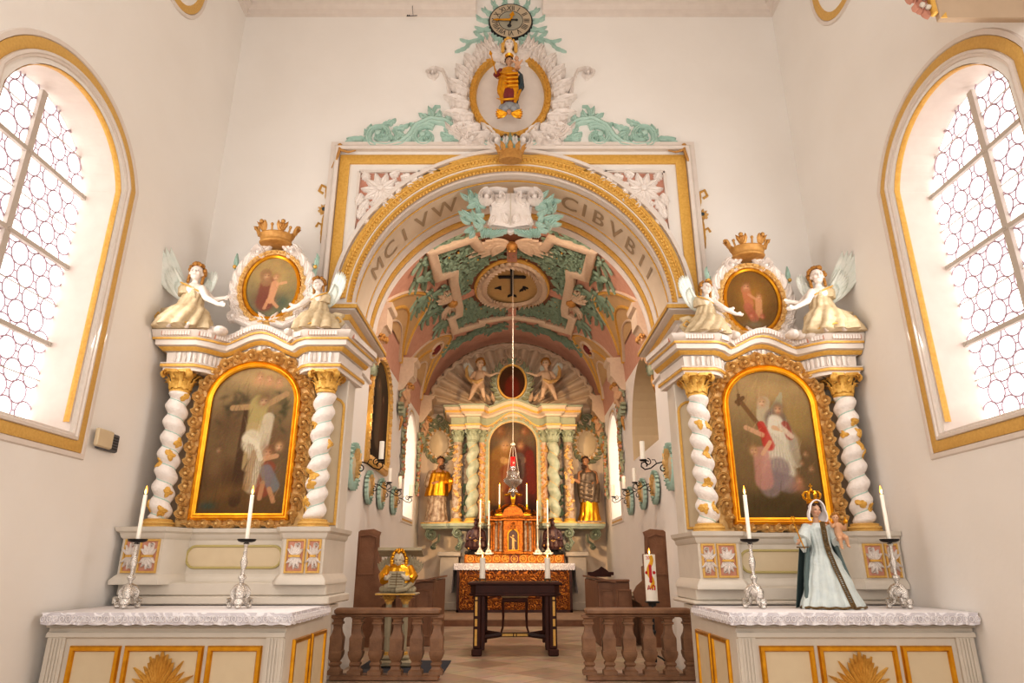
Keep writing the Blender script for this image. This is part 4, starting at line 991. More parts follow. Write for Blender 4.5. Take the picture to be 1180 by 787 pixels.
    m.build('gilded_crown', 'crownm', c, ang=70)
    return t, cl, r, f, c
side_altar(-1, 0); side_altar(1, -.045)
# ------------------------------------------------------------------ the four seated angels
def seated_angel(s, q, sc, loc, label, headtilt):
    """s: altar side; q=+1 faces the altar centre towards +X, -1 towards -X"""
    o = Vector(loc)
    T = lambda x,y,z: (o.x+q*x*sc, o.y+y*sc, o.z+z*sc)      # +x = towards the painting
    t = thing('angel_statue', label, 'statue', loc, 'angels seated on the side altars')
    m = M(); R = Matrix.Rotation(q*.25,3,'Z') @ Matrix.Rotation(q*headtilt,3,'Y') @ Matrix.Rotation(-.12,3,'X')
    m.cap(T(-.02,.02,.22), T(.0,0,.34), .10*sc, .085*sc); m.cap(T(0,0,.34), T(.0,-.02,.47), .09*sc, .11*sc); m.cap(T(-.09,-.01,.5), T(.09,-.03,.5), .05*sc, .05*sc)
    m.cap(T(0,-.02,.5), T(.01,-.045,.58), .042*sc, .038*sc)
    F = head(m, T(.015,-.06,.68), .20*sc, R)
    m.cap(T(.10,-.04,.5), T(.21,-.15,.35), .045*sc, .037*sc); m.cap(T(.21,-.15,.35), T(.36,-.15,.27), .036*sc, .024*sc); hand(m, T(.365,-.15,.268), (q,-.05,-.1), (0,-.2,1), .09*sc)
    m.cap(T(.10,.03,.49), T(.22,.0,.38), .042*sc, .034*sc); m.cap(T(.22,.0,.38), T(.33,.0,.40), .034*sc, .024*sc); hand(m, T(.335,.0,.402), (q*.9,-.05,.3), (q,0,0), .08*sc)
    for k,(kx,ky,kz,fx,fy,fz) in enumerate(((.07,-.12,.12,.06,-.16,.02),(-.04,-.13,.10,-.13,-.18,.02))):
        m.cap(T(-.02,0,.16), T(kx,ky,kz), .06*sc, .04*sc); m.cap(T(kx,ky,kz), T(fx,fy,fz), .055*sc, .035*sc); m.cap(T(fx,fy,fz), T(fx+.05,fy-.07,fz-.005), .03*sc, .022*sc)
    fuse(m, 'body', 'angelw', t, .0075*sc, 2, colfun([F], (228,216,206), (196,140,124), (120,104,92), (224,190,176)))
    h = M(); curls(h, T(.015,-.06,.685), .225*sc, R, 70, seed=int(q*3+s+9)); 
    for k in range(7):
        for e in (-1,1): h.ell(Vector(T(.015,-.05,.665))+R @ Vector((e*.073*sc, .01*sc, (.03-.02*k)*sc)), .019*sc, 7, 5)
    h.build('hair', 'hairg', t)
    r = M(); f = M()
    robe(r, [T(0,-.01,.42),T(-.01,-.02,.32),T(-.01,-.06,.2),T(-.03,-.10,.09),T(-.05,-.08,.0)], [(.115*sc,.105*sc),(.13*sc,.12*sc),(.22*sc,.19*sc),(.27*sc,.20*sc),(.29*sc,.20*sc)], 11, .34, 1.3+q, 90, 1.8)
    # sleeve, shoulder wrap and cloth trailing behind
    robe(r, [T(-.1,-.02,.56),T(-.085,-.02,.5),T(-.06,-.02,.42)], [(.05*sc,.06*sc),(.085*sc,.09*sc),(.10*sc,.10*sc)], 7, .2, 2, 40)
    for k in range(5): r.tube([T(-.16+.02*k,.05,.55-.03*k), T(-.07+.01*k,-.09,.535-.035*k), T(.03+.01*k,-.11,.48-.03*k), T(.08,-.06,.44-.03*k)], [.012*sc,.022*sc,.02*sc,.01*sc], 6)
    r.tube([T(-.05,-.02,.1), T(-.2,-.02,.13), T(-.3,-.02,.09), T(-.36,-.04,.13),T(-.31,-.06,.19),T(-.26,-.06,.15)], [.1*sc,.09*sc,.07*sc,.05*sc,.045*sc,.02*sc], 10, .8)
    r.tube([T(-.15,.03,.2), T(-.25,.03,.27), T(-.33,.02,.25), T(-.30,.0,.2)], [.06*sc,.05*sc,.045*sc,.02*sc], 9)
    r.build('robe', 'robe', t, ang=70)
    e = M(); e.tube([T(-.10,-.26,.02),T(-.0,-.27,.05),T(.1,-.24,.02),T(.17,-.2,.01)], .009*sc, 6); e.tube([T(-.36,-.09,.13),T(-.31,-.11,.19),T(-.25,-.1,.15),T(-.29,-.1,.1),T(-.35,-.09,.13)], .010*sc, 6)
    e.tube([T(-.13,-.09,.56),T(-.02,-.13,.50),T(.09,-.09,.45)], .009*sc, 6); e.build('gilt_hem', 'ochre', t)
    w_ = M(); wing(w_, T(-.10,.06,.44), (-q*1,-.45*1,.05), (-q*.42,-.42,1), (.62 if sc>1 else .5)*sc, 11, .045*sc, spread=.85); w_.build('wing', 'wingm', t, ang=60)
    w_ = M(); wing(w_, T(.05,.09,.48), (q*.5,.05,.3), (q*.15,.0,1), .30*sc, 7, .04*sc, spread=.9); w_.build('wing', 'wingm', t, ang=60)
    # cloud of stucco the figure sits on
    c = M(); 
    for k in range(9): c.ell(T(-.36+.09*k, .02*((k%2)), .015), (.075*sc,.10*sc,.05*sc), 10, 6)
    c.build('stucco_cloud', 'stucco', t)
    return t
seated_angel(-1, 1, 1.04, (-3.73,7.16,3.79), 'curly-haired stucco angel at the outer left end atop the left altar', .05)
seated_angel(-1, -1, .85, (-2.27,7.2,3.79), 'smaller stucco angel atop the left altar, right of its oval painting', .2)
seated_angel(1, 1, .85, (2.27,7.2,3.745), 'smaller stucco angel atop the right altar, left of its oval painting', .2)
seated_angel(1, -1, 1.04, (3.60,7.16,3.745), 'curly-haired stucco angel at the outer right end atop the right altar', .05)

# ------------------------------------------------------------------ silver candlesticks and candles on the side altars
def candlestick_silver(loc, label):
    x, y, z = loc; t = thing('candlestick', label, 'candlestick', loc, 'silver candlesticks on the side altars')
    m = M(); m.lathe([(.02,.19),(.035,.2),(.03,.215),(.018,.225),(.022,.25),(.034,.27),(.03,.29),(.016,.30),(.014,.34),(.026,.37),(.032,.41),(.024,.45),(.014,.48),(.020,.50),(.014,.52),(.018,.56),(.03,.575),(.02,.59)], loc, 16, rf=lambda a,zz: 1+.10*sin(6*a+zz*90)); m.build('stem', 'silver', t)
    for k in range(3):
        a = -PI/2+2*PI*k/3+.3; ca, sa = cos(a), sin(a); fn = lambda u,v,h: (x+u*ca-h*sa, y+u*sa+h*ca, z+v)
        m = M(); m.ribbon([(.01,.2),(.045,.185),(.075,.15),(.07,.105),(.05,.09),(.06,.055),(.09,.04),(.115,.055),(.112,.08),(.095,.08)], lambda t_: .028*(1-.4*t_), fn, .03, 0); m.ribbon([(.01,.2),(.045,.185),(.075,.15),(.07,.105),(.05,.09),(.06,.055),(.09,.04),(.115,.055),(.112,.08),(.095,.08)], lambda t_: .028*(1-.4*t_), lambda u,v,h: fn(u,v,-h), .03, 0)
        m.ell(fn(.10,.022,0), (.028,.028,.022), 10, 6); m.ell(fn(.075,.13,.0), .026, 8, 6); m.build('scroll_foot', 'silver', t)
    m = M(); m.lathe([(.001,.10),(.04,.11),(.06,.14),(.055,.17),(.03,.195),(.001,.2)], loc, 12, rf=lambda a,zz: 1+.15*sin(3*a)); m.build('tripod_core', 'silver', t)
    m = M(); m.lathe([(.001,.59),(.05,.592),(.075,.60),(.086,.612),(.088,.622),(.075,.615),(.001,.608)], loc, 22, rf=lambda a,zz: 1+.04*sin(11*a)); m.build('drip_pan', 'dish', t)
    return t
def taper(loc, r, h, label, cat='candle', group=None, flame=True, fs=1.0):
    x, y, z = loc; t = thing('candle', label, cat, loc, group)
    m = M(); m.lathe([(r,0),(r,h-.004),(r*.85,h),(r*.3,h-.004),(.001,h-.004)], loc, 16); m.build('wax', 'wax', t)
    m = M(); m.tube([(x,y,z+h-.004),(x+.001,y,z+h+.012)], .0015, 5); m.build('wick', 'black', t)
    if flame:
        m = M(); m.lathe([(.001,.004),(.007*fs,.014*fs),(.0085*fs,.024*fs),(.006*fs,.040*fs),(.0025*fs,.056*fs),(.0005,.066*fs)], (x,y,z+h), 12); f = m.build('flame', 'flame', t)
        m = M(); m.lathe([(.001,.006),(.0055*fs,.014*fs),(.006*fs,.024*fs),(.003*fs,.036*fs),(.0005,.044*fs)], (x+.0,y-.004*fs,z+h), 10); m.build('flame_core', 'flamec', f)
    return t
for (x,y,a,b) in ((-3.60,6.62,'outer left','by the nave wall on the left altar'),(-2.55,6.62,'inner','in front of the painting on the left altar'),(2.285,6.62,'inner','left of the crowned statue on the right altar'),(3.63,6.62,'outer','right of the crowned statue on the right altar')):
    candlestick_silver((x,y,.862), 'silver tripod candlestick '+b)
    taper((x,y,.862+.61), .0185, .43, 'lit white taper '+b, group='tapers on the side altars', fs=1.35)

# ------------------------------------------------------------------ dressed statue on the right altar
def dressed_madonna():
    o = Vector((2.955,6.62,.862)); sc = 1.0
    t = thing('madonna_statue', 'crowned statue in pale blue silk dress holding a sceptre and child', 'statue', tuple(o))
    T = lambda x,y,z: (o.x+x, o.y+y, o.z+z)
    R = Matrix.Rotation(.12,3,'Z') @ Matrix.Rotation(.06,3,'Y')
    m = M(); hp = T(-.01,-.02,.885); m.cap(T(-.005,0,.5),T(-.01,0,.68),.07,.085); m.cap(T(-.09,0,.735),T(.07,0,.735),.035,.035); m.cap(T(-.01,0,.74),T(-.01,-.01,.81),.032,.028)
    F = head(m, hp, .135, R)
    m.cap(T(-.09,-.0,.735),T(-.165,-.05,.63),.035,.03); m.cap(T(-.165,-.05,.63),T(-.215,-.09,.625),.028,.019); hand(m, T(-.22,-.095,.62), (-.35,-.2,-.6), (-.6,0,.5), .06, 1.2)
    m.cap(T(.08,-.0,.735),T(.14,-.04,.62),.035,.03); m.cap(T(.14,-.04,.62),T(.14,-.13,.62),.028,.02); hand(m, T(.145,-.13,.615), (.5,-.5,.1), (.3,0,1), .06, .8)
    fuse(m, 'body', 'flesh', t, .006, 2, colfun([F], (206,164,134), (170,74,62), (50,36,30), (206,130,106)))
    h = M(); curls(h, hp, .142, R, 60, 4, r=.12); h.build('hair', 'hair', t)
    r = M()
    robe(r, [T(-.005,-.0,.77),T(-.01,-.005,.72),T(-.01,-.01,.62),T(.0,-.01,.54),T(.01,-.015,.40),T(.02,-.02,.2),T(.035,-.02,.004)], [(.05,.04),(.115,.075),(.10,.085),(.095,.085),(.15,.12),(.215,.16),(.285,.19)], 15, .10, .8, 110, .5)
    for (a,b,c,w1,w2) in ((T(-.10,0,.74),T(-.165,-.05,.64),T(-.20,-.08,.60),.05,.075),(T(.09,0,.74),T(.14,-.03,.64),T(.15,-.08,.60),.05,.065)):
        r.tube([a,b,c], [w1*.9,w2*.85,w2*1.05], 14)
    r.tube([T(-.20,-.08,.62),T(-.20,-.085,.55),T(-.19,-.08,.50)], [.055,.045,.02], 12, .7)
    r.build('silk_dress', 'silk', t, ang=70)
    b = M()
    def front(x,z): 
        k = (.77-z)/.77; ry = .05+.145*min(1,max(0,(k-.1)/.9))**1.0 if z < .62 else .085
        return T(x, -ry-.03-(0.012 if z>.5 else 0), z)
    P = [(-.005,.775),(.0,.7),(.01,.6),(.02,.5),(.05,.35),(.085,.2),(.12,.06),(.13,.015)]
    for i in range(len(P)-1):
        for e in (-1,1): b.tube([front(P[i][0]+e*.018,P[i][1]), front(P[i+1][0]+e*.018,P[i+1][1])], .007, 6)
        for k in range(9):
            q = k/9; x = P[i][0]+(P[i+1][0]-P[i][0])*q; z = P[i][1]+(P[i+1][1]-P[i][1])*q; b.tube([front(x-.017,z),front(x+.017,z)], .005, 5)
    b.ell(front(.015,.53), .026, 10, 6)
    b.build('braid_trim', 'trimb', t); b = M()
    hem = [(o.x+.035+.292*cos(2*PI*i/60), o.y-.02+.197*sin(2*PI*i/60), o.z+.016+.004*sin(i*1.5)) for i in range(61)]; b.tube(hem, .011, 6)
    b.build('hem_braid', 'trimb', t); b = M()
    cuff = [T(-.205+.05*cos(2*PI*i/14), -.085+.05*sin(2*PI*i/14), .545+.0*i) for i in range(15)]; b.tube(cuff, .006, 5)
    b.build('cuff_braid', 'trimb', t)
    c = M(); # cloak falling behind and at the sides, hood round the face
    def cl(u,v):
        a = PI*(.02+.96*u); z = .76*(1-v)+.005; w_ = .12+.145*v**.9; return T(.015*v+w_*1.12*cos(a)*(1+.04*sin(u*40)), .02+w_*.75*sin(a)*(1+.05*sin(u*44+1)), z)
    c.grid(cl, 60, 14)
    for e in (-1,1): c.tube([T(e*.11,-.02,.70),T(e*.135+.0,-.035,.55),T(e*.19,-.05,.3),T(e*.245+.02,-.06,.02)], [.016,.02,.024,.02], 7)
    c.build('cloak', 'cloak', t, ang=80)
    c = M(); hc = Vector(hp)
    def hood(u,v):
        a = PI*(-.12+1.24*u); k = 1+.32*max(0, -sin(a)+.1)
        ry = .085-.13*v; return tuple(hc+R @ Vector(((.074-.008*v)*cos(a)*(1+.5*max(0,-sin(a))+.02), -.055+.115*v, .012+(.088-.0*v)*sin(a)*1.0-(.05 if sin(a)<0 else 0)*1)))
    def hood2(u,v):
        a = PI*(-.30+1.60*u); rr = .070*(1-.65*v**2.5); low = max(0,-sin(a)); return tuple(hc+R @ Vector((rr*1.05*cos(a)*(1+.9*low), -.050+.12*v, .010+rr*1.25*sin(a)-.05*low)))
    c.grid(hood2, 40, 12); rim = [hood2(i/39,0) for i in range(40)]; c.tube(rim, .008, 6); c.build('hood', 'linen', t, ang=80)
    # crown
    k_ = M(); cc = Vector(T(-.015,-.005,.955)); 
    k_.lathe([(.045,0),(.055,.0),(.058,.01),(.054,.02),(.058,.03),(.054,.035),(.045,.03)], cc, 24)
    for i in range(8):
        a = 2*PI*i/8; ca, sa = cos(a), sin(a); k_.tube([(cc.x+q*ca, cc.y+q*sa, cc.z+w_) for q,w_ in ((.052,.03),(.078,.055),(.085,.085),(.066,.108),(.035,.112),(.006,.10))], [.011,.016,.017,.015,.012,.007], 6, .7)
        k_.ell((cc.x+.056*ca, cc.y+.056*sa, cc.z+.045), .009, 6, 4)
    k_.ell((cc.x,cc.y,cc.z+.125), .018, 10, 8); k_.box(cc.x-.005,cc.x+.005,cc.y-.004,cc.y+.004,cc.z+.14,cc.z+.19); k_.box(cc.x-.018,cc.x+.018,cc.y-.004,cc.y+.004,cc.z+.162,cc.z+.173); k_.build('crown', 'gold', t)
    s_ = M(); s_.tube([T(-.205,-.125,.53),T(-.235,-.125,.62),T(-.275,-.13,.76)], .0055, 6); s_.ell(T(-.278,-.13,.775), .014, 8, 6)
    for a in (-.9,-.3,.3,.9): s_.tube([T(-.278,-.13,.785),T(-.28+.022*sin(a*1.5),-.13,.80),T(-.282+.012*sin(a),-.13,.825)], .004, 5)
    s_.build('sceptre', 'gold', t)
    # the child on her arm
    m = M(); c0 = (.155,-.10); R2_ = Matrix.Rotation(-.3,3,'Z')
    m.cap(T(.15,-.10,.66),T(.145,-.10,.74),.038,.035); F2 = head(m, T(.135,-.105,.81), .085, R2_); m.cap(T(.145,-.1,.74),T(.14,-.1,.78),.02,.018)
    m.cap(T(.12,-.11,.75),T(.08,-.14,.73),.018,.014); m.cap(T(.08,-.14,.73),T(.055,-.15,.77),.013,.01); hand(m, T(.055,-.15,.77), (-.3,-.1,.9), (-1,0,0), .03)
    m.cap(T(.17,-.11,.75),T(.20,-.13,.71),.018,.014); m.cap(T(.20,-.13,.71),T(.195,-.16,.74),.013,.01); hand(m, T(.195,-.16,.74), (0,-.5,.8), (1,0,0), .03)
    m.cap(T(.14,-.11,.65),T(.12,-.17,.62),.03,.022); m.cap(T(.12,-.17,.62),T(.125,-.17,.54),.02,.013); m.cap(T(.125,-.17,.54),T(.125,-.195,.53),.011,.009)
    m.cap(T(.165,-.11,.65),T(.18,-.17,.63),.03,.022); m.cap(T(.18,-.17,.63),T(.19,-.165,.555),.02,.013); m.cap(T(.19,-.165,.555),T(.19,-.19,.545),.011,.009)
    ch = fuse(m, 'child_figure', 'flesh', t, .0045, 2, colfun([F2], (206,160,124), (170,84,66), (60,44,34)))
    h = M(); curls(h, T(.135,-.105,.81), .088, R2_, 40, 5, r=.14); h.build('child_hair', 'hairg', ch)
    h = M(); h.lathe([(.02,0),(.024,.012),(.02,.02)], T(.20,-.165,.765), 10); h.ell(T(.20,-.165,.775), .022, 10, 8); h.tube([T(.20,-.165,.79),T(.20,-.165,.82)], .004, 5); h.box(.19+o.x,.21+o.x,o.y-.168,o.y-.162,o.z+.805,o.z+.81); h.build('golden_orb', 'gold', t)
dressed_madonna()

# wall sensor
t = thing('wall_sensor', 'small beige and dark grey sensor box on the left nave wall', 'sensor', (XL+.03,6.55,2.42))
m = M(); m.bbox(XL+.004, XL+.05, 6.44, 6.76, 2.33, 2.51, .01); m.build('housing', 'dgrey', t)
m = M(); m.bbox(XL+.045, XL+.085, 6.34, 6.60, 2.34, 2.515, .01); m.build('cover', 'cream', t)
m = M()
for k in range(5): m.box(XL+.048, XL+.055, 6.63, 6.74, 2.355+k*.028, 2.365+k*.028)
m.build('vent_ribs', 'black', t)
# pulpit canopy entering at the top right
t = thing('pulpit_canopy', 'plank-built canopy with gilt edge jutting from the right nave wall at the top right', 'canopy', (3.6,4.3,5.9))
m = M(); m.bbox(3.29,3.995,4.0,4.05,5.225,6.3,.006); m.build('plank_body', 'taup', t)
m = M(); m.bbox(3.235,3.275,3.98,4.03,5.26,6.22,.008); m.prism([(3.29,5.225),(3.34,5.225),(3.34,5.28)], xz(4.0), 0, .006); m.build('gilt_edge', 'ochre', t)
m = M(); rd = random.Random(4)
for k in range(40):
    zz = 5.3+rd.random()*.6; xx = 3.235-rd.random()*.13; m.leaf(xx,zz,rd.random()*6.28,.07,.03,xz(4.05),.04,3,n=6); 
m.build('carved_spray', 'pink', t)
m = M()
for k in range(16): m.ell((3.235-rd.random()*.12,4.0,5.3+rd.random()*.6), .022, 7,5)
m.build('carved_blossoms', 'greyw', t)
# ------------------------------------------------------------------ ornament over the chancel arch
t = thing('wreath_cartouche', 'white acanthus cartouche with a gold oval laurel wreath above the chancel arch', 'cartouche', (-.025,YA,6.85))
oc, oz = -.025, 7.73
m = M(); m.grid(lambda u,v: FA(oc+.52*v*cos(2*PI*u), oz+.68*v*sin(2*PI*u), .012), 40, 4, True); m.build('oval_field', 'mould', t)
ov = arcpts(oc,oz,.545,.70,0,360,64)[:-1]
m = M(); m.band(ov, RB(.10,.07), FA, True)
for i,(x,z,a) in enumerate(along(ov+[ov[0]], 58)):
    for k in (-1,1): m.leaf(x,z,a+k*.4,.11,.028,FA,.03,0,n=5,base=.06)
m.build('laurel_wreath', 'ochre', t)
m = M()
for q in (-1,1):
    # big leaves hugging the wreath
    for k in range(8):
        a = math.radians(-62+k*15.5); x = oc+q*.62*cos(a); z = oz+.78*sin(a); d = (a+1.15 if q > 0 else PI-(a+1.15)); m.leaf(x,z,d,.48-.015*k,.14,FA,.09,4,n=14,bend=-q*.9 if k<6 else -q*1.2,base=0)
        m.leaf(x,z,d-q*.5,.30,.09,FA,.12,3,n=10,bend=-q*.4,base=.02)
    m.ribbon([(oc+q*x,z) for x,z in ((.42,6.92),(.60,7.05),(.80,7.35),(.88,7.7),(.92,8.0),(1.0,8.2),(1.12,8.24))], lambda t_: .05*(1-.6*t_), FA, .06)
    m.scroll(oc+q*1.13, 8.14, .10, PI/2, 1.2, -q, .03, FA, .06, 2)
    m.scroll(oc+q*.52, 6.99, .13, 0 if q>0 else PI, 1.2, -q, .05, FA, .10, 1)
    for k in range(4): m.leaf(oc+q*(.55+.05*k), 6.98, PI/2-q*(.1+.25*k), .36, .07, FA, .09, 3, n=10, bend=q*.3)
    m.scroll(oc+q*.20, 6.93, .14, PI*.9 if q>0 else .1*PI, 1.2, q, .055, FA, .12, 0, base=.02)
    m.leaf(oc+q*.22, 7.0, PI/2-q*.5, .30, .08, FA, .12, 3, n=10, bend=-q*.6)
m.build('white_acanthus', 'stucco', t)
m = M()
for q in (-1,1):
    for k in range(3): m.tube([FA(oc+q*(.05+.0*k),7.02,.1), FA(oc+q*.12,6.98,.1), FA(oc+q*.22,6.9,.08)], .012, 5)
m.build('dark_ribbon', 'wood', t)
m = M()
for k in range(9): m.leaf(oc, 6.80, PI/2+(k-4)*.36, .26-.015*abs(k-4), .05, FA, .11, 2, n=8)
for q in (-1,1): m.leaf(oc+q*.2, 6.84, PI/2-q*1.2, .30, .06, FA, .06, 3, n=10, bend=q*.5); m.leaf(oc+q*.36, 6.84, PI/2-q*1.2, .2, .05, FA, .05, 3, n=10)
m.build('green_palmette', 'green', t)
# mirror-image green rinceaux left and right
for q, wd in ((-1,'left'),(1,'right')):
    m = M(); X_ = lambda x: (x if q < 0 else -x-.02)
    fn = lambda u,v,h: FA(X_(u), v, h)
    m.ribbon([(-.62,6.98),(-.78,7.16),(-.98,7.30),(-1.18,7.33),(-1.36,7.22),(-1.46,7.04),(-1.58,6.93),(-1.78,6.875),(-1.98,6.90)], lambda t_: .055+.02*sin(PI*t_), fn, .06)
    m.scroll(-1.24, 7.04, .20, .3*PI, 1.25, 1, .055, fn, .06, 4)
    m.scroll(-1.88, 7.06, .20, -PI*.6, 1.3, -1, .055, fn, .06, 4)
    m.ribbon([(-2.05,6.96),(-2.15,7.02),(-2.28,6.99),(-2.36,6.93)], .035, fn, .05); m.leaf(-2.1,6.98,PI*.9,.26,.05,fn,.05,3,n=8,bend=.6)
    for (x,z,a,L) in ((-1.15,7.32,PI*.52,.24),(-1.1,7.34,PI*.3,.16),(-1.2,7.33,PI*.75,.18),(-.95,7.28,PI*.35,.16),(-.85,7.2,-PI*.55,.26),(-.78,7.14,-PI*.7,.24),(-1.35,7.2,PI*.8,.14),(-1.5,7.0,PI*.75,.26),(-1.0,7.0,-.2,.28),(-1.02,7.1,-.6,.2),(-1.65,6.92,PI*.45,.2),(-1.7,7.17,.1,.24),(-1.85,7.25,.2,.2),(-.7,7.06,PI*.1,.1),(-1.36,6.9,PI*.3,.2),(-2.05,7.05,PI*.6,.12),(-.95,7.22,-PI*.4,.2)):
        m.leaf(x,z,a,L,.06,fn,.05,3,n=10,bend=.5)
    m.ribbon([(-1.14,7.32),(-1.16,7.45),(-1.11,7.55),(-1.04,7.55)], lambda t_: .045*(1-.5*t_), fn, .05, 2)
    for k in range(5): m.leaf(-1.24,7.05,k*1.25,.12,.04,fn,.05,2,n=6); m.leaf(-1.88,7.06,k*1.25,.11,.04,fn,.05,2,n=6)
    o = m.build('stucco_rinceau', 'green'); tag(o, 'verdigris stucco scroll of leaves lying %s of the oval wreath above the arch' % wd, 'ornament')
# clock
t = thing('wall_clock', 'round black-rimmed clock with roman numerals, green leaves and gold hands under the ceiling', 'clock', (-.02,YA,9.09))
cx_, cz_ = -.02, 9.10
m = M(); m.lathe([(.001,0),(.34,0),(.34,.03),(.33,.05),(.30,.045),(.001,.045)], (cx_,YA,cz_), 48, R=Matrix.Rotation(PI/2,3,'X')); m.build('clock_rim', 'black', t)
CF = plane((cx_,YA-.047,cz_),(1,0,0),(0,0,1),(0,-1,0))
m = M(); m.band(arcpts(0,0,.25,.25,0,360,48)[:-1], FB(-.065,.065,.003), CF, True); m.build('numeral_ring', 'clockf', t)
m = M(); m.grid(lambda u,v: CF(.18*v*cos(2*PI*u),.18*v*sin(2*PI*u),.004), 32, 3, True); m.build('centre_disc', 'clockc', t)
m = M(); m.band(arcpts(0,0,.184,.184,0,360,40)[:-1], FB(-.004,.004,.006), CF, True)
for k, ch in enumerate(('XII','I','II','III','IIII','V','VI','VII','VIII','IX','X','XI')):
    vs, fs = glyph(ch, .13); a = -k*PI/6; sx = .78
    m.add([CF(v[0]*sx*cos(a)-(v[1]+.198)*sin(a), v[0]*sx*sin(a)+(v[1]+.198)*cos(a), .008) for v in vs], fs)
m.build('roman_numerals', 'black', t, ang=180)
m = M(); m.prism([(.0,.02),(-.19,.012),(-.20,.022),(-.27,0),(-.20,-.022),(-.19,-.012),(0,-.02)], CF, .02, .03); m.prism([(-.02,.0),(0,.08),(-.02,.10),(.035,.17),(.06,.10),(.035,.08),(.02,0)], CF, .012, .02); m.build('gold_hands', 'gold', t)
m = M(); m.prism([(0,-.01),(.08,-.008),(.08,.008),(0,.01)], CF, .02, .03); m.add(*dome(.09,0,.022,.012,CF,.02)); m.prism([(-.01,0),(-.03,-.09),(.0,-.10),(.01,0)], CF, .012, .02); m.add(*dome(-.02,-.10,.035,.012,CF,.01)); m.build('counterweights', 'black', t)
m = M()
for q in (-1,1):
    for k in range(13):
        a = PI/2-q*(.15+.21*k); r_ = .33; m.leaf(cx_+r_*cos(a), cz_+r_*sin(a), a+q*(.5 if k%2 else -.35), .20+.07*(k>6), .035, FA, .04, 2, n=8, bend=q*.5, base=-.0)
    m.ribbon([(cx_+q*.12,8.80),(cx_+q*.3,8.78),(cx_+q*.45,8.80),(cx_+q*.6,8.72),(cx_+q*.68,8.62)], lambda t_: .03*(1-.6*t_), FA, .04)
    for (x,z,a) in ((.3,8.78,.9),(.42,8.80,.7),(.5,8.77,-.3),(.6,8.72,.3),(.62,8.7,-.9),(.35,8.79,-.5),(.68,8.62,-.5)):
        m.leaf(cx_+q*x, z, a if q > 0 else PI-a, .18, .035, FA, .04, 2, n=7)
m.build('green_leaves', 'green', t)
# cherub head with cloudy wings below the clock
t = thing('cherub_relief', 'gold-haired white cherub head with cloud wings just below the clock', 'relief', (-.04,YA,8.45))
m = M(); F = head(m, (-.04,7.80,8.66), .20); m.ell((-.04,7.9,8.52),(.16,.1,.1)); m.cap((-.04,7.85,8.5),(-.04,7.82,8.58),.05,.05); fuse(m, 'head', 'angelw', t, .008, 1, colfun([F], (228,214,200), (190,120,100), (110,90,76)))
h = M(); curls(h, (-.04,7.80,8.66), .215, None, 60, 8); 
for k in range(5):
    for e in (-1,1): h.ell((-.04+e*.095,7.80,8.68-.03*k), .03, 7, 5)
h.build('hair', 'ochre', t)
m = M()
for q in (-1,1):
    for k in range(7): m.leaf(-.04+q*.10, 8.56, PI/2-q*(.75+.2*k), .52-.02*k, .085, FA, .07, 3, n=10, bend=q*.8, base=.0)
    for k in range(5): m.leaf(-.04+q*.10, 8.5, PI/2-q*(.2+.25*k), .24, .06, FA, .10, 0, n=8, base=.08)
    m.scroll(-.04+q*.42, 8.60, .14, PI*.8 if q > 0 else .2*PI, 1.2, -q, .05, FA, .06, 2)
m.build('cloud_wings', 'stucco', t)
t.location.z -= .17
# wall statue of mother and child inside the wreath
o = Vector((-.04,7.74,7.36)); T = lambda x,y,z: (o.x+x, o.y+y, o.z+z)
t = thing('wall_statue', 'small gilded statue of mother and child with sceptre hung inside the oval wreath', 'statue', tuple(o))
m = M(); m.cap(T(0,0,.55),T(0,0,.80),.10,.11); m.cap(T(-.10,0,.85),T(.1,0,.85),.045,.045); m.cap(T(0,0,.86),T(0,-.01,.96),.04,.036); F = head(m, T(0,-.02,1.04), .16, Matrix.Rotation(.1,3,'Z'))
m.cap(T(-.12,0,.85),T(-.19,-.04,.72),.04,.03); m.cap(T(-.19,-.04,.72),T(-.225,-.1,.78),.03,.02); hand(m, T(-.228,-.105,.785), (-.2,-.2,.8),(1,0,.2), .06)
m.cap(T(.12,0,.85),T(.17,-.05,.72),.04,.03); m.cap(T(.17,-.05,.72),T(.10,-.13,.74),.03,.02); hand(m, T(.10,-.13,.74), (-.6,-.4,.2),(0,0,1), .06)
fuse(m, 'body', 'flesh', t, .008, 2, colfun([F], (200,158,126), (150,70,58), (60,44,36)))
h = M(); curls(h, T(0,-.015,1.045), .17, None, 50, 2); h.build('hair', 'hair', t)
r = M(); robe(r, [T(0,0,.88),T(0,-.01,.78),T(-.01,-.02,.62),T(-.0,-.02,.45),T(.01,-.02,.32),T(.0,-.0,.20)], [(.13,.09),(.15,.11),(.17,.12),(.19,.12),(.15,.10),(.12,.08)], 10, .2, 1, 60, 1.5)
for k in range(4): r.tube([T(-.16,-.05,.78-.08*k),T(-.02,-.15,.68-.08*k),T(.14,-.12,.72-.08*k)], .028, 8)
r.build('gilded_robe', 'gold', t)
r = M(); robe(r, [T(-.0,-.02,.42),T(.0,-.02,.32),T(.0,-.0,.19)], [(.13,.12),(.125,.115),(.11,.10)], 9, .15, 2, 40); r.build('crimson_dress', 'crim', t); r = M(); r.tube([T(-.13,-.0,.86),T(-.19,-.04,.74),T(-.22,-.09,.74)], [.06,.055,.05], 10); r.build('crimson_sleeve', 'crim', t)
r = M(); r.tube([T(.08,.02,.9),T(.18,.0,.75),T(.20,-.02,.55),T(.13,-.04,.4),T(.12,.0,.2)], [.07,.09,.08,.06,.03], 10, .6); r.build('blue_mantle', 'blued', t)
r = M()
for x,y,z,s_ in ((0,0,.15,.11),(-.1,0,.13,.07),(.1,0,.14,.075),(-.06,-.05,.08,.07),(.07,-.04,.08,.07)): r.ell(T(x,y,z), s_, 12, 8)
r.build('grey_cloud', 'greyst', t)
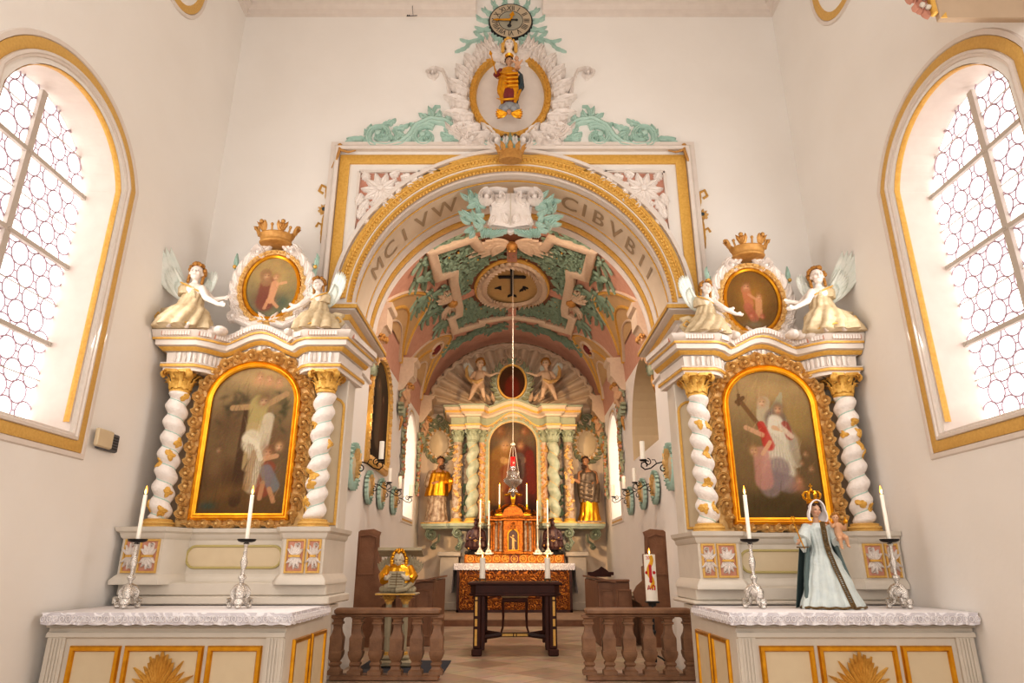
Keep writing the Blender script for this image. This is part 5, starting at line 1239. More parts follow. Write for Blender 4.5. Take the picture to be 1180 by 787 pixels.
r = M(); r.tube([T(-.20,-.10,.24),T(-.1,-.15,.18),T(.03,-.16,.18),T(.14,-.12,.24)], [.005,.02,.022,.008], 8); 
for q in (-1,1):
    for k in range(5): r.leaf(q*.04,0,(.15 if q>0 else PI-.15)-q*(.25*k-.3),.18,.035,plane(T(0,-.06,-.02),(1,0,0),(0,0,1),(0,-1,0)),.02,0,n=7)
r.build('gilt_crescent_and_wings', 'gold', t)
m = M(); F = head(m, T(0,-.07,.0), .11); hh = fuse(m, 'cherub_face', 'flesh', t, .006, 1, colfun([F], (196,150,116)))
m = M(); m.cap(T(.13,-.13,.82),T(.14,-.13,.92),.045,.04); F = head(m, T(.12,-.14,1.0), .10); m.cap(T(.12,-.15,.9),T(.06,-.18,.92),.02,.015); m.cap(T(.17,-.14,.9),T(.21,-.18,.93),.02,.015); m.cap(T(.13,-.14,.82),T(.10,-.2,.76),.03,.02); m.cap(T(.15,-.13,.82),T(.17,-.2,.77),.03,.02)
fuse(m, 'child_figure', 'flesh', t, .007, 1, colfun([F], (206,160,126)))
m = M(); m.lathe([(.05,0),(.06,.0),(.055,.02),(.075,.05),(.07,.06),(.05,.03)], T(0,-.01,1.12), 12, rf=lambda a,z: 1+.12*sin(6*a)*(z>.04)); m.build('crown', 'gold', t)
m = M(); m.tube([T(-.21,-.13,.70),T(-.30,-.14,1.08)], .010, 6); m.ell(T(-.305,-.14,1.10), .028, 8, 6); m.ell(T(-.31,-.14,1.14), .016, 6, 5); m.build('sceptre', 'gold', t)
t.scale = (.87,.87,.87); t.location.z -= .14
# coat of arms at the crown of the arch
t = thing('shield_cartouche', 'white scrolled shield with crown and green leaves at the crown of the arch', 'cartouche', (-.01,7.9,5.8))
fn = plane((-.02,7.86,0),(1,0,0),(0,.10,1),(0,-1,.1))
m = M(); P = [(-.33,6.33),(-.12,6.36),(0,6.38),(.12,6.36),(.33,6.33),(.31,6.15),(.30,6.0),(.32,5.86),(.16,5.84),(0,5.74),(-.16,5.84),(-.32,5.86),(-.30,6.0),(-.31,6.15)]
P = [(x*.98,z-.62*0) for x,z in P]; fz = lambda u,v,h: fn(u, v, h+.10*(1-(u/.4)**2)); m.grid(lambda u,v: fz((u-.5)*.60*(1+.1*cos(v*6)), 5.86+.5*v-.10*(1-abs(u-.5)*2)*(1-v), 0), 20, 14); 
m.prism(P, fn, -.06, .0)
for q in (-1,1):
    m.scroll(q*.33, 6.32, .13, PI/2, 1.4, -q, .05, fn, .10, 0, base=.02); m.ribbon([(q*.05,6.43),(q*.2,6.46),(q*.34,6.44)], .05, fn, .10)
    m.scroll(q*.16, 6.26, .08, PI/2, 1.2, q, .035, fz, .07, 0, base=.01)
    m.leaf(q*.26,5.98,-PI/2+q*.2,.16,.05,fz,.05,0,base=0); m.leaf(q*.10,6.0,-PI/2-q*.3,.18,.06,fz,.03,0,base=0); m.leaf(q*.22,6.15,PI-.4 if q>0 else .4,.16,.05,fz,.03,2,base=0)
m.build('shield', 'stucco', t)
m = M(); m.tube([fz(0,6.34,.02),fz(0,6.1,.03),fz(0,5.80,.02)], .010, 5); m.build('shield_ridge', 'greyw', t)
m = M()
for q in (-1,1):
    rd = random.Random(5)
    for k in range(26):
        u = q*(.36+.24*rd.random()); v = 5.86+.50*rd.random()-(.08 if k%3 else 0); a = (0 if q>0 else PI)+rd.uniform(-1.3,1.3); m.leaf(u,v,a,.17,.045,fn,.05,0,n=6,base=rd.uniform(-.06,.02),curl=.05)
    for k in range(9): m.leaf(q*(.05+.045*k), 5.82-.02*(k<5)+.0*k, -PI/2+q*(.9-.12*k), .15, .04, fn, .05, 2, n=7, base=-.03)
m.build('green_leaves', 'green', t)
m = M(); m.lathe([(.14,0),(.16,.0),(.165,.03),(.15,.05),(.165,.14),(.155,.15),(.14,.05)], (-.02,7.78,6.50), 24, sy=.6)
for k in range(10):
    a = 2*PI*k/10+.3; ca, sa = cos(a), sin(a); fk = lambda u,v,h: (-.02+(.16+h)*ca-u*sa, 7.78+((.16+h)*sa+u*ca)*.6, 6.62+v); m.leaf(0,0,PI/2,.13,.045,fk,.025,3,n=8,curl=.05)
m.build('gilded_crown', 'crownm', t)
# rosette pendants beside the frame
for q, wd in ((-1,'left'),(1,'right')):
    x0 = q*2.575 if q < 0 else 2.60; zt = 6.22 if q < 0 else 6.14
    t = thing('rosette_pendant', 'gilded pendant with blue-centred rosette hanging %s of the arch frame' % wd, 'ornament', (x0,YA,5.5))
    m = M(); m.leaf(x0,zt,-PI/2-q*.1,.30,.03,FA,.03,3,n=12); m.ribbon([(x0-q*.02,zt-.02),(x0+q*.07,zt+.03),(x0+q*.10,zt-.06),(x0+q*.04,zt-.1)], .018, FA, .03); m.ribbon([(x0,zt-.05),(x0-q*.07,zt+.0),(x0-q*.10,zt-.08)], .016, FA, .03)
    m.leaf(x0,zt-.45,-PI/2,.42,.028,FA,.03,4,n=16); m.ribbon([(x0,zt-.6),(x0+.06,zt-.56),(x0+.09,zt-.62)], .014, FA, .03); m.ribbon([(x0,zt-.6),(x0-.06,zt-.56),(x0-.09,zt-.62)], .014, FA, .03); m.ribbon([(x0,zt-.8),(x0-q*.07,zt-.76)], .014, FA, .03); m.build('gilt_sprig', 'ochrew', t)
    m = M()
    for k in range(9): m.leaf(x0,zt-.36,2*PI*k/9,.085,.026,FA,.04,0,n=5)
    m.build('rosette_petals', 'carve', t)
    m = M(); m.add(*dome(x0,zt-.36,.035,.06,FA)); m.build('rosette_centre', 'blued', t)
# ceiling hook on a cord at the upper left
m = M(); m.tube([(-1.52,7.9,9.75),(-1.52,7.9,9.3)], .004, 5); m.tube([(-1.6,7.9,9.14),(-1.44,7.9,9.15)], .006, 5); m.tube([(-1.52,7.9,9.3),(-1.50,7.9,9.14)], .003, 4)
for x in (-1.585,-1.56): m.ell((x,7.9,9.15), .012, 6, 4)
tag(m.build('ceiling_hook', 'iron'), 'thin wire hook hanging from the ceiling left of the clock', 'hook')
# ------------------------------------------------------------------ chancel: step, high altar
m = M(); m.bbox(-2.0,2.0,15.35,YE,.001,.15,.02); struct('trim_4', m, 'carpet')
m = M(); m.box(-2.0,2.0,15.335,15.352,.0,.12); struct('trim_5', m, 'wood')
t = thing('high_altar_table', 'high altar table with embossed brown leather antependium on the chancel step', 'altar', (0.05,17.8,.15))
ax = .06
m = M(); m.box(ax-1.40,ax+1.40,17.32,18.6,.15,1.25); m.build('altar_body', 'grey', t)
fn = plane((ax,17.32,0),(1,0,0),(0,0,1),(0,-1,0))
m = M(); m.box(-1.42,1.42,.15,1.22,0,.02,fn); m.build('antependium', 'ante', t)
m = M()
for a in ((-1.42,-1.36),(1.36,1.42)): m.box(a[0],a[1],.15,1.22,.02,.04,fn)
m.box(-1.42,1.42,.15,.21,.02,.04,fn); m.build('antependium_frame', 'woodv', t)
m = M(); pth = [(-1.22,.32),(1.22,.32),(1.22,.92),(-1.22,.92)]; m.band(pth, FB(-.11,.11,.035), fn, True); m.build('leather_border', 'antel', t)
m = M(); m.band([(-1.1,.44),(1.1,.44),(1.1,.82),(-1.1,.82)], RB(.03,.05), fn, True); m.band([(-1.34,.26),(1.34,.26),(1.34,1.0),(-1.34,1.0)], RB(.025,.05), fn, True)
for k in range(8): m.scroll(-.95+.27*k, .63, .10, 0, 1.2, 1 if k%2 else -1, .025, fn, .045, 2)
m.build('gilt_scrolls', 'gilt2', t)
m = M(); m.bbox(ax-1.50,ax+1.50,17.26,18.3,1.25,1.285,.005); cl = m.build('altar_cloth', 'linen'); tag(cl, 'white lace-edged cloth on the high altar hanging down at both ends', 'cloth')
m = M(); vs = []; n = 90
for i in range(n):
    x = ax-1.5+3.0*i/(n-1); vs += [(x,17.255,1.285),(x,17.25+.006*sin(i),1.2),(x,17.25+.008*sin(i),1.12+.015*(i%2))]
m.add(vs, [(3*i+q,3*i+q+1,3*i+4+q,3*i+3+q) for i in range(n-1) for q in range(2)])
for e in (-1,1):
    vs = []
    for i in range(14): y = 17.26+.07*i; vs += [(ax+e*1.505,y,1.28),(ax+e*(1.53+.01*sin(i*1.3)),y,.9),(ax+e*(1.56+.015*sin(i*1.3)),y,.58)]
    m.add(vs, [(3*i+q,3*i+q+1,3*i+4+q,3*i+3+q) for i in range(13) for q in range(2)])
m.build('lace_hem', 'lace', cl)
t = thing('gradine', 'gilded step with round medallions standing on the high altar', 'shelf', (ax,18.0,1.285))
m = M(); m.bbox(ax-1.28,ax+1.28,17.75,18.28,1.286,1.50,.01); m.build('step_block', 'gilt2', t)
fn = plane((ax,17.75,0),(1,0,0),(0,0,1),(0,-1,0)); m = M(); m2 = M()
for k in range(11):
    x = -1.13+.226*k
    m.band(arcpts(x,1.395,.085,.085,0,360,18)[:-1], RB(.02,.02), fn, True)
    for j in range(6): m.leaf(x,1.395,j*PI/3,.065,.02,fn,.02,0,n=5)
m.build('medallion', 'ochre', t); m = M(); m.box(-.12,.12,1.30,1.49,0,.008,fn)
m.build('red_panel', 'red', t) if False else m.build('red_panel', 'crim', t)
# tabernacle
tb = thing('tabernacle', 'gilded temple-shaped tabernacle with small columns at the middle of the high altar', 'tabernacle', (ax-.02,17.95,1.5)); tx = ax-.03
m = M(); m.bbox(tx-.62,tx+.62,17.8,18.28,1.502,1.58,.01); m.bbox(tx-.25,tx+.25,17.66,18.2,1.502,2.42,.01); m.bbox(tx-.58,tx+.58,17.9,18.25,1.58,2.36,.01); m.build('tabernacle_body', 'gilt2', tb)
for u in (-.56,-.44,-.32,.32,.44,.56):
    y = 17.86-(.08 if abs(u)<.4 else 0); m = M(); m.lathe([(.045,1.58),(.045,1.61),(.03,1.63),(.034,1.9),(.028,2.22),(.04,2.24),(.034,2.28),(.05,2.33)], (tx+u,y,0), 14, rf=lambda a,z: 1+.12*sin(a*2+z*40)); m.build('small_column', 'marbb' if abs(u)<.5 else 'gilt2', tb)
m = M(); m.band([(tx-.64,18.25),(tx-.64,17.78),(tx-.27,17.78),(tx-.27,17.62),(tx+.27,17.62),(tx+.27,17.78),(tx+.64,17.78),(tx+.64,18.25)], [(0,2.33),(.03,2.34),(.03,2.38),(.06,2.40),(.07,2.45),(-.1,2.46)], ID); m.box(tx-.6,tx+.6,17.8,18.25,2.36,2.45); m.build('cornice', 'gilt2', tb)
m = M(); fn = xz(17.66)
m.band([(tx-.13,1.6),(tx+.13,1.6)]+arcpts(tx,1.98,.13,.13,0,180,14), RB(.03,.04), fn, True); m.build('door_frame', 'gold', tb)
m = M(); m.prism([(tx-.115,1.61),(tx+.115,1.61)]+arcpts(tx,1.98,.115,.115,0,180,12), fn, 0, .01); dd = m.build('door', 'woodv', tb)
m = M(); m.cap((tx,17.635,1.72),(tx,17.635,1.88),.035,.03); m.ell((tx,17.63,1.95),.028); m.cap((tx-.02,17.635,1.62),(tx,17.635,1.75),.015,.025); m.cap((tx+.03,17.635,1.62),(tx,17.635,1.75),.015,.025); m.cap((tx,17.635,1.88),(tx+.07,17.635,1.82),.015,.012); m.cap((tx,17.635,1.88),(tx-.07,17.635,1.93),.015,.012); m.build('relief_figure', 'carve', dd)
m = M()
for e in (-1,1):
    m.scroll(tx+e*.52, 2.52, .07, PI*.5, 1.2, -e, .025, xz(17.85), .06, 1); m.ribbon([(tx+e*.46,2.58),(tx+e*.33,2.60),(tx+e*.25,2.70),(tx+e*.12,2.74)], .04, xz(17.8), .08)
    for k in range(4): m.leaf(tx+e*(.1+.12*k), 2.28, -PI/2, .07, .035, xz(17.76), .03, 2, n=6)
m.prism([(tx-.3,2.45),(tx+.3,2.45),(tx+.22,2.62),(tx+.1,2.70),(tx-.1,2.70),(tx-.22,2.62)], xz(17.95), -.2, .2); m.leaf(tx,2.1,PI/2,.2,.08,xz(17.64),.04,3); m.build('gilt_volutes', 'gilt2', tb)
# golden monstrance figure on top
t = thing('gilt_figurine', 'small golden standing figure on top of the tabernacle', 'figurine', (tx,17.95,2.705))
m = M(); o_ = Vector((tx,17.95,2.705)); m.lathe([(.10,0),(.10,.03),(.05,.06),(.03,.09)], o_, 14); 
for a,b,r0,r1 in (((0,0,.08),(0,0,.2),.04,.07),((0,0,.2),(0,0,.42),.07,.08),((0,0,.42),(0,0,.56),.08,.05),((0,0,.56),(0,0,.62),.03,.03),((-.07,0,.5),(-.12,-.03,.36),.03,.02),((.07,0,.5),(.1,-.05,.38),.03,.02)): m.cap(o_+Vector(a), o_+Vector(b), r0, r1)
m.ell(o_+Vector((0,0,.67)), (.045,.05,.06)); m.lathe([(.03,.72),(.045,.78),(.001,.84)], o_, 10); fuse(m, 'gilded_body', 'gold', t, .009, 1)
# candlesticks on the high altar
def cs_white(loc, H, ch, label, clabel, mt='silver', grp=True):
    t = thing('altar_candlestick', label, 'candlestick', loc, 'candlesticks on the high altar')
    m = M(); m.lathe([(.03,.10),(.045,.12),(.03,.15),(.018,.17),(.024,.2),(.03,.24),(.02,.28),(.014,.32),(.014,H-.14),(.024,H-.11),(.03,H-.08),(.016,H-.05),(.03,H-.03),(.05,H-.01),(.05,H),(.02,H)], loc, 12); m.build('stem', mt, t)
    m = M(); m.lathe([(.13,0),(.13,.015),(.09,.05),(.07,.09),(.03,.13)], loc, 3, rf=None, a0=PI/2); 
    for k in range(3): a = PI/2+2*PI*k/3; m.ell((loc[0]+.12*cos(a),loc[1]+.12*sin(a),loc[2]+.025), .026, 8, 6)
    for k in range(3): a = -PI/2+2*PI*k/3; m.ell((loc[0]+.06*cos(a),loc[1]+.06*sin(a),loc[2]+.06), .03, 8, 6)
    m.build('base', mt, t)
    taper((loc[0],loc[1],loc[2]+H+.001), .019, ch, clabel, group='tapers on the high altar', fs=1.25)
W['csil'] = mat('creamy silver', (232,220,200), .35, .4)
for x,z,H,ch,w_ in ((-.82,1.5,.78,.52,'left, beside the dark bust'),(-.60,1.5,.74,.54,'left, next to the tabernacle'),(.66,1.5,.74,.54,'right, next to the tabernacle'),(.92,1.5,.78,.52,'right, beside the dark bust')):
    cs_white((x+.0,17.62 if abs(x)>.75 else 17.72,1.286 if False else 1.285 if False else z+.002), H, ch, 'creamy silver candlestick on the high altar, '+w_, 'lit taper on the high altar, '+w_, 'csil')
for e,w_ in ((-1,'left'),(1,'right')):
    cs_white((tx+e*.36,17.85,2.47), .18, .58, 'short gilt candlestick on the %s shoulder of the tabernacle' % w_, 'tall lit taper on the %s shoulder of the tabernacle' % w_, 'gold')
# dark reliquary busts
for e,w_ in ((-1,'left'),(1,'right')):
    c = Vector((ax+e*1.0,17.95,1.502)); t = thing('reliquary_bust', 'dark lacquered half-length bust on the %s of the tabernacle' % w_, 'bust', tuple(c))
    T = lambda x,y,z: c+Vector((x,y,z))
    m = M(); m.cap(T(0,0,.30),T(0,0,.55),.19,.16); m.cap(T(-.13,0,.56),T(.13,0,.56),.08,.08); m.cap(T(0,0,.6),T(0,-.01,.68),.055,.05); F = head(m, T(0,-.02,.78), .20); 
    for q in (-1,1): m.cap(T(q*.18,0,.54),T(q*.22,-.08,.36),.065,.05); m.cap(T(q*.22,-.08,.36),T(q*.06,-.2,.38),.045,.03); hand(m, T(q*.06,-.2,.38), (-q*.6,-.2,.5), (0,0,1), .09)
    fuse(m, 'bust_body', 'maroon', t, .011, 2)
    m = M(); robe(m, [T(0,0,.5),T(0,0,.35),T(0,0,.2),T(0,0,.12)], [(.19,.16),(.25,.19),(.27,.19),(.2,.16)], 11, .2, 1, 44); m.build('lacquer_robe', 'maroon', t)
    m = M(); m.lathe([(.26,0),(.27,.03),(.2,.06),(.12,.09),(.16,.13)], c, 20); 
    for q in (-1,1): m.ell(T(q*.24,-.05,.04), .05, 8, 6)
    m.build('pedestal', 'black', t); m = M(); curls(m, T(0,-.02,.78), .22, None, 40, 3); m.build('hair', 'hair', t)
    m = M(); m.ell(T(-e*.22,-.1,.22), .03, 8, 6); m.ell(T(e*.18,-.12,.15), .025, 8, 6); m.tube([T(-.16,-.15,.42),T(0,-.21,.32),T(.16,-.15,.42)], .012, 6); m.build('gilt_jewels', 'ochre', t)

# --- the great retable of the high altar
t = thing('high_altarpiece', 'marbled green and gold high altarpiece with twisted columns at the chancel end', 'altarpiece', (.03,18.5,.15)); hx = .03
for e in (-1,1):
    m = M(); m.bbox(min(hx+e*1.42,hx+e*1.9), max(hx+e*1.42,hx+e*1.9), 18.05,18.95,.15,1.45,.01); m.bbox(min(hx+e*1.36,hx+e*1.96), max(hx+e*1.36,hx+e*1.96), 17.98,18.95,1.45,1.57,.02); m.bbox(min(hx+e*1.38,hx+e*1.94), max(hx+e*1.38,hx+e*1.94), 18.0,18.95,.15,.35,.02); m.build('plinth', 'grey', t)
m = M(); m.box(hx-1.4,hx+1.4,18.3,18.95,1.0,2.2); m.build('core', 'grey', t)
ledge = [(hx-2.42,18.98),(hx-2.42,18.2),(hx-1.75,18.12),(hx-1.65,17.95),(hx-.8,17.95),(hx-.7,18.15),(hx+.7,18.15),(hx+.8,17.95),(hx+1.65,17.95),(hx+1.75,18.12),(hx+2.42,18.2),(hx+2.42,18.98)]
m = M(); m.band(ledge, [(-.2,2.14),(-.02,2.16),(0,2.2),(.03,2.22),(.04,2.28),(.02,2.30),(-.3,2.30)], ID); m.prism(ledge, ID, 2.20, 2.295); m.build('ledge', 'marbg', t)
m = M(); m.band(ledge, [(.03,2.285),(.045,2.29),(.045,2.31),(.02,2.315)], ID); m.build('gilt_band', 'ochre', t)
# consoles under the ledge
for u in (-2.12,-1.45,-1.0,1.0,1.45,2.12):
    sg = 1 if u > 0 else -1; m = M(); f2 = xz(18.1 if abs(u)<2 else 18.45); cx_ = hx+u
    if abs(u) > 2: 
        m.scroll(cx_+sg*.06, 2.02, .15, PI/2, 1.4, -sg, .06, f2, .2, 1); m.ribbon([(cx_-sg*.14,2.02),(cx_-sg*.13,1.85),(cx_+sg*.02,1.75),(cx_+sg*.0,1.68)], .06, f2, .2, 3); m.scroll(cx_+sg*.02, 1.70, .07, PI/2, 1.2, sg, .04, f2, .2, 0)
    else:
        m.scroll(cx_, 2.04, .13, PI/2, 1.3, -sg, .055, f2, .14, 1); m.ribbon([(cx_+.02,1.95),(cx_+.10,1.8),(cx_+.04,1.68)], .07, f2, .12, 3); m.scroll(cx_, 1.68, .09, PI/2, 1.2, sg, .045, f2, .14, 0)
    m.build('scroll_console', 'marbg' if abs(u)>1.2 else 'greena', t)
m = M(); m.box(hx-1.66,hx+1.66,18.5,18.98,2.2,4.8); m.build('back_board', 'marbb', t)
W['marbg2'] = mat('sea green marble', (148,158,134), .4, col2=(192,190,164), nscale=8, mix=.7, detail=8)
def hcol(u, y, r, mt, twist, gold):
    m = M(); cx_ = hx+u
    if twist:
        vn = M(); vl = []; twisted_shaft(m, vn, vl, cx_, y, 2.42, 4.46, r, pitch=.40, off=.02, hand_=1 if u<0 else -1, n=20, gold=False); c_ = m.build('twisted_column', mt, t, ang=80); vn.build('gilt_fillet', 'ochre', c_)
    else:
        m.lathe([(r,2.42),(r*1.0,2.9),(r*.95,4.46)], (cx_,y,0), 18); c_ = m.build('column_shaft', mt, t)
        v = M(); rd = random.Random(int(u*10)+30)
        for k in range(gold):
            z = 2.5+1.9*k/gold; a = -PI/2+rd.uniform(-.8,.8); fnl = lambda p,q,h,a=a,z=z: (cx_+(r+h)*cos(a+p/r), y+(r+h)*sin(a+p/r), z+q); v.leaf(0,0,rd.uniform(0,6.28),.14,.045,fnl,.03,3,n=7); v.scroll(0,.03,.05,rd.random()*6,1,1,.015,fnl,.03,0)
        v.build('gilt_vines', 'carve', c_)
    m = M(); m.lathe([(r*1.35,2.30),(r*1.35,2.34),(r*1.15,2.36),(r*1.2,2.39),(r*1.0,2.42)], (cx_,y,0), 18); m.build('column_base', 'ochre', t)
    m = M(); corinthian(m, cx_, y, 4.45, 4.80, r*.95, r*1.15); m.build('capital', 'greena', t)
for e in (-1,1):
    hcol(e*1.52, 18.22, .13, 'marbb', False, 16); hcol(e*1.10, 18.08, .155, 'marbg2', True, 0); hcol(e*.86, 18.25, .10, 'marbp', False, 18)
    m = M(); rd = random.Random(9)
    for k in range(26): m.leaf(hx+e*(1.31+rd.uniform(-.06,.06)), 2.5+1.9*rd.random(), rd.uniform(0,6.28), .16,.04,xz(18.45),.05,3,n=7,base=.02)
    m.build('hanging_garland', 'greend' if e<0 else 'greend', t)
pe = [(hx-1.80,18.98),(hx-1.72,18.02),(hx-1.3,18.02),(hx-1.28,17.86),(hx-.92,17.86),(hx-.85,18.1),(hx-.74,18.2)]
PE2 = pe+[(hx-.5,18.2),(hx,18.2),(hx+.5,18.2)]+[(2*hx-x,y) for x,y in pe[::-1]]
def HB(m, path, prof, bz):
    P = []
    for i in range(len(path)-1):
        a, b = path[i], path[i+1]; n = max(1, int(math.hypot(b[0]-a[0], b[1]-a[1])/.08))
        for k in range(n): P.append((a[0]+(b[0]-a[0])*k/n, a[1]+(b[1]-a[1])*k/n))
    P.append(path[-1]); m.band(P, prof, lambda u,v,h: (u, v, h+bumpz(u,hx,bz,.78)))
m = M(); HB(m, PE2, [(-.2,4.79),(0,4.79),(0,4.86),(.03,4.87),(.03,4.92),(-.02,4.93)], .40); m.build('architrave', 'vstuc', t)
m = M(); HB(m, PE2, [(-.02,4.92),(0,4.93),(0,5.12),(-.02,5.13)], .36); m.build('frieze', 'greena', t)
m = M(); HB(m, PE2, [(-.1,5.12),(.04,5.13),(.06,5.18),(.14,5.22),(.15,5.30),(.2,5.38),(.2,5.42),(-.3,5.43)], .22); m.build('cornice', 'vstuc', t)
m = M(); HB(m, PE2, [(.145,5.23),(.165,5.24),(.165,5.29),(.15,5.30)], .22); HB(m, PE2, [(.03,4.875),(.045,4.88),(.045,4.915),(.03,4.92)], .40); m.build('gilt_band', 'ochre', t)
m = M(); HB(m, PE2, [(.2,5.38),(.225,5.385),(.225,5.43),(.2,5.44)], .22); m.build('green_edge', 'greena', t)
# its painting
f = thing('high_altar_painting', 'dark arched painting of two bearded saints in the middle of the high altarpiece', 'painting', (hx,18.3,2.3))
fg = xz(18.22); hw = .66; q = [(hx-hw,2.36),(hx+hw,2.36)]+arcpts(hx,4.38,hw,.66,0,180,28)
m = M(); m.band(q, [(-.01,0),(0,.05),(.05,.07),(.09,.04),(.15,.03),(.16,-.1)], fg, True); m.build('green_frame', 'marbg2', f)
m = M(); m.band(q, RB(.03,.07), fg, True)
for (x,z,a) in along(q+[q[0]], 60): m.leaf(x+sin(a)*.11,z-cos(a)*.11,a,.08,.02,fg,.04,0,n=4,base=.03)
m.build('gilt_bead', 'carve', f)
p = Paint(hw*2, 2.68, (104,88,70), (54,40,32), 120)
p.blob(.5,.82,.3,.12,0,(150,124,92),.6); p.blob(.5,.55,.1,.3,0,(130,112,88),.5); p.face(.25,.90,.06,(150,104,70),(90,60,40)); p.face(.75,.90,.055,(150,104,70),(90,60,40)); p.blob(.18,.86,.12,.05,0,(130,90,60),.6)
p.line(.30,.62,.26,.20,.16,(150,108,58),.85,.2); p.face(.34,.74,.06,(196,150,106),(170,140,110)); p.line(.3,.6,.5,.55,.04,(190,150,104),.7)
p.line(.68,.64,.74,.22,.14,(92,46,38),.85,.2); p.face(.66,.75,.055,(176,130,92),(70,46,36)); p.line(.7,.6,.52,.55,.04,(176,130,96),.7); p.line(.62,.62,.60,.45,.07,(96,84,78),.8); p.line(.84,.66,.88,.3,.05,(130,44,36),.5); p.line(.36,.60,.30,.30,.02,(196,160,100),.6); p.line(.62,.6,.66,.3,.02,(60,40,38),.7); p.blob(.5,.12,.5,.08,0,(40,32,28),.8); p.line(.12,.55,.14,.2,.06,(120,84,50),.6); p.line(.4,.48,.5,.2,.1,(110,44,34),.5)
p.build('canvas', 0+hx, 2.68, hw, 2.36, arch_shape(.754), fg, f, .01)
# oval picture in its leafy surround and the two putti
c = thing('upper_oval_painting', 'small dark oval painting in a green leaf surround atop the high altarpiece', 'painting', (hx-.05,18.4,5.6)); ux, uz = hx-.03, 6.20
fg = xz(18.25)
m = M(); m.prism(arcpts(ux,uz,.56,.66,0,360,30)[:-1], fg, -.5, 0); m.box(ux-.5,ux+.5,5.45,uz,-.5,-.02,fg); m.build('backing', 'marbg', c)
m = M(); m.band(arcpts(ux,uz,.40,.50,0,360,40)[:-1], RB(.07,.07), fg, True); m.build('gilt_ring', 'ochre', c)
p = Paint(.8,1.0,(96,66,40),(60,36,24),60); p.blob(.5,.4,.25,.2,0,(130,50,34),.8); p.face(.5,.62,.09,(176,126,82),(80,50,34)); p.line(.5,.5,.5,.2,.2,(120,46,32),.7,.26)
p.build('canvas', ux, .98, .385, uz-.49, oval_shape, fg, c, .012)
m = M()
for k in range(26):
    a = 2*PI*k/26; m.leaf(ux+.47*cos(a), uz+.57*sin(a), a+(.7 if cos(a)>0 else -.7), .24, .055, fg, .06, 3, n=8, bend=.4*(1 if cos(a)>0 else -1))
m.build('green_leaf_surround', 'greena', c)
m = M()
for e in (-1,1):
    m.scroll(ux+e*.2, uz+.60, .12, PI/2, 1.3, -e, .04, fg, .10, 2); m.scroll(ux+e*.15, uz-.62, .10, PI/2, 1.3, e, .035, fg, .12, 2)
    for k in range(3): m.leaf(ux+e*(.5+.12*k), 5.62, PI/2-e*(.3+.2*k), .3, .07, fg, .08, 3, n=8)
for k in range(5): m.leaf(ux, uz+.68, PI/2+(k-2)*.4, .24, .06, fg, .10, 2, n=8)
m.build('stucco_scrolls', 'vstuc', c)
def putto(e, label):
    o = Vector((hx+e*.98, 18.1, 5.62)); T = lambda x,y,z: (o.x-e*x, o.y+y, o.z+z)     # +x towards the oval
    t = thing('putto', label, 'statue', tuple(o)); m = M()
    m.cap(T(0,0,.42),T(.03,0,.62),.13,.12); m.cap(T(-.09,0,.68),T(.12,0,.70),.05,.05); m.cap(T(.02,0,.70),T(.03,-.02,.80),.05,.045); F = head(m, T(.04,-.04,.90), .24, Matrix.Rotation(-e*.3,3,'Z'))
    m.cap(T(.13,-.02,.68),T(.28,-.08,.60),.05,.04); m.cap(T(.28,-.08,.60),T(.44,-.08,.66),.038,.026); hand(m, T(.45,-.08,.66), (-e,0,.1),(0,-1,0), .09)
    m.cap(T(-.10,-.0,.66),T(.12,.05,.86),.04,.036) if False else m.cap(T(-.1,0,.68),T(-.2,-.04,.52),.05,.04); m.cap(T(-.2,-.04,.52),T(-.12,-.12,.42),.038,.028); hand(m, T(-.12,-.13,.42),(-e*.7,-.3,0),(0,0,1),.08)
    m.cap(T(.05,0,.40),T(.10,-.14,.24),.09,.065); m.cap(T(.10,-.14,.24),T(.14,-.06,.05),.06,.04); m.cap(T(.14,-.06,.04),T(.16,-.14,.01),.035,.025)
    m.cap(T(-.05,0,.40),T(-.12,-.08,.22),.09,.065); m.cap(T(-.12,-.08,.22),T(-.20,.0,.04),.06,.04); m.cap(T(-.20,.0,.03),T(-.22,-.08,.0),.035,.025)
    fuse(m, 'body', 'angelw', t, .012, 2, colfun([F], (220,190,160), (170,100,80), (96,76,60)))
    h = M(); curls(h, T(.04,-.04,.90), .26, None, 60, 3, r=.13); h.build('hair', 'hairg', t)
    r = M(); r.tube([T(.1,-.1,.5),T(-.02,-.14,.42),T(-.16,-.06,.46),T(-.28,.05,.60),T(-.30,.1,.8),T(-.26,.1,.9)], [.05,.08,.08,.07,.06,.03], 10, .6); r.build('gilt_sash', 'carve', t)
    for q,LL in ((-1,.42),(1,.3)):
        w_ = M(); wing(w_, T(-.05+.05*q,.10,.62), (e*(1 if q<0 else -.7),0,.3), (e*(.5 if q<0 else -.3),0,1), LL, 7, .06, spread=1.0); w_.build('wing', 'wingm', t)
    t.scale = (1.18,1.18,1.18)
W['paintd'] = W['paint']
putto(-1, 'stucco putto left of the oval painting on the high altarpiece'); putto(1, 'stucco putto right of the oval painting on the high altarpiece')
W['shell'] = mat('shell stucco', (226,206,182), .7, col2=(210,188,162), nscale=10, mix=1)
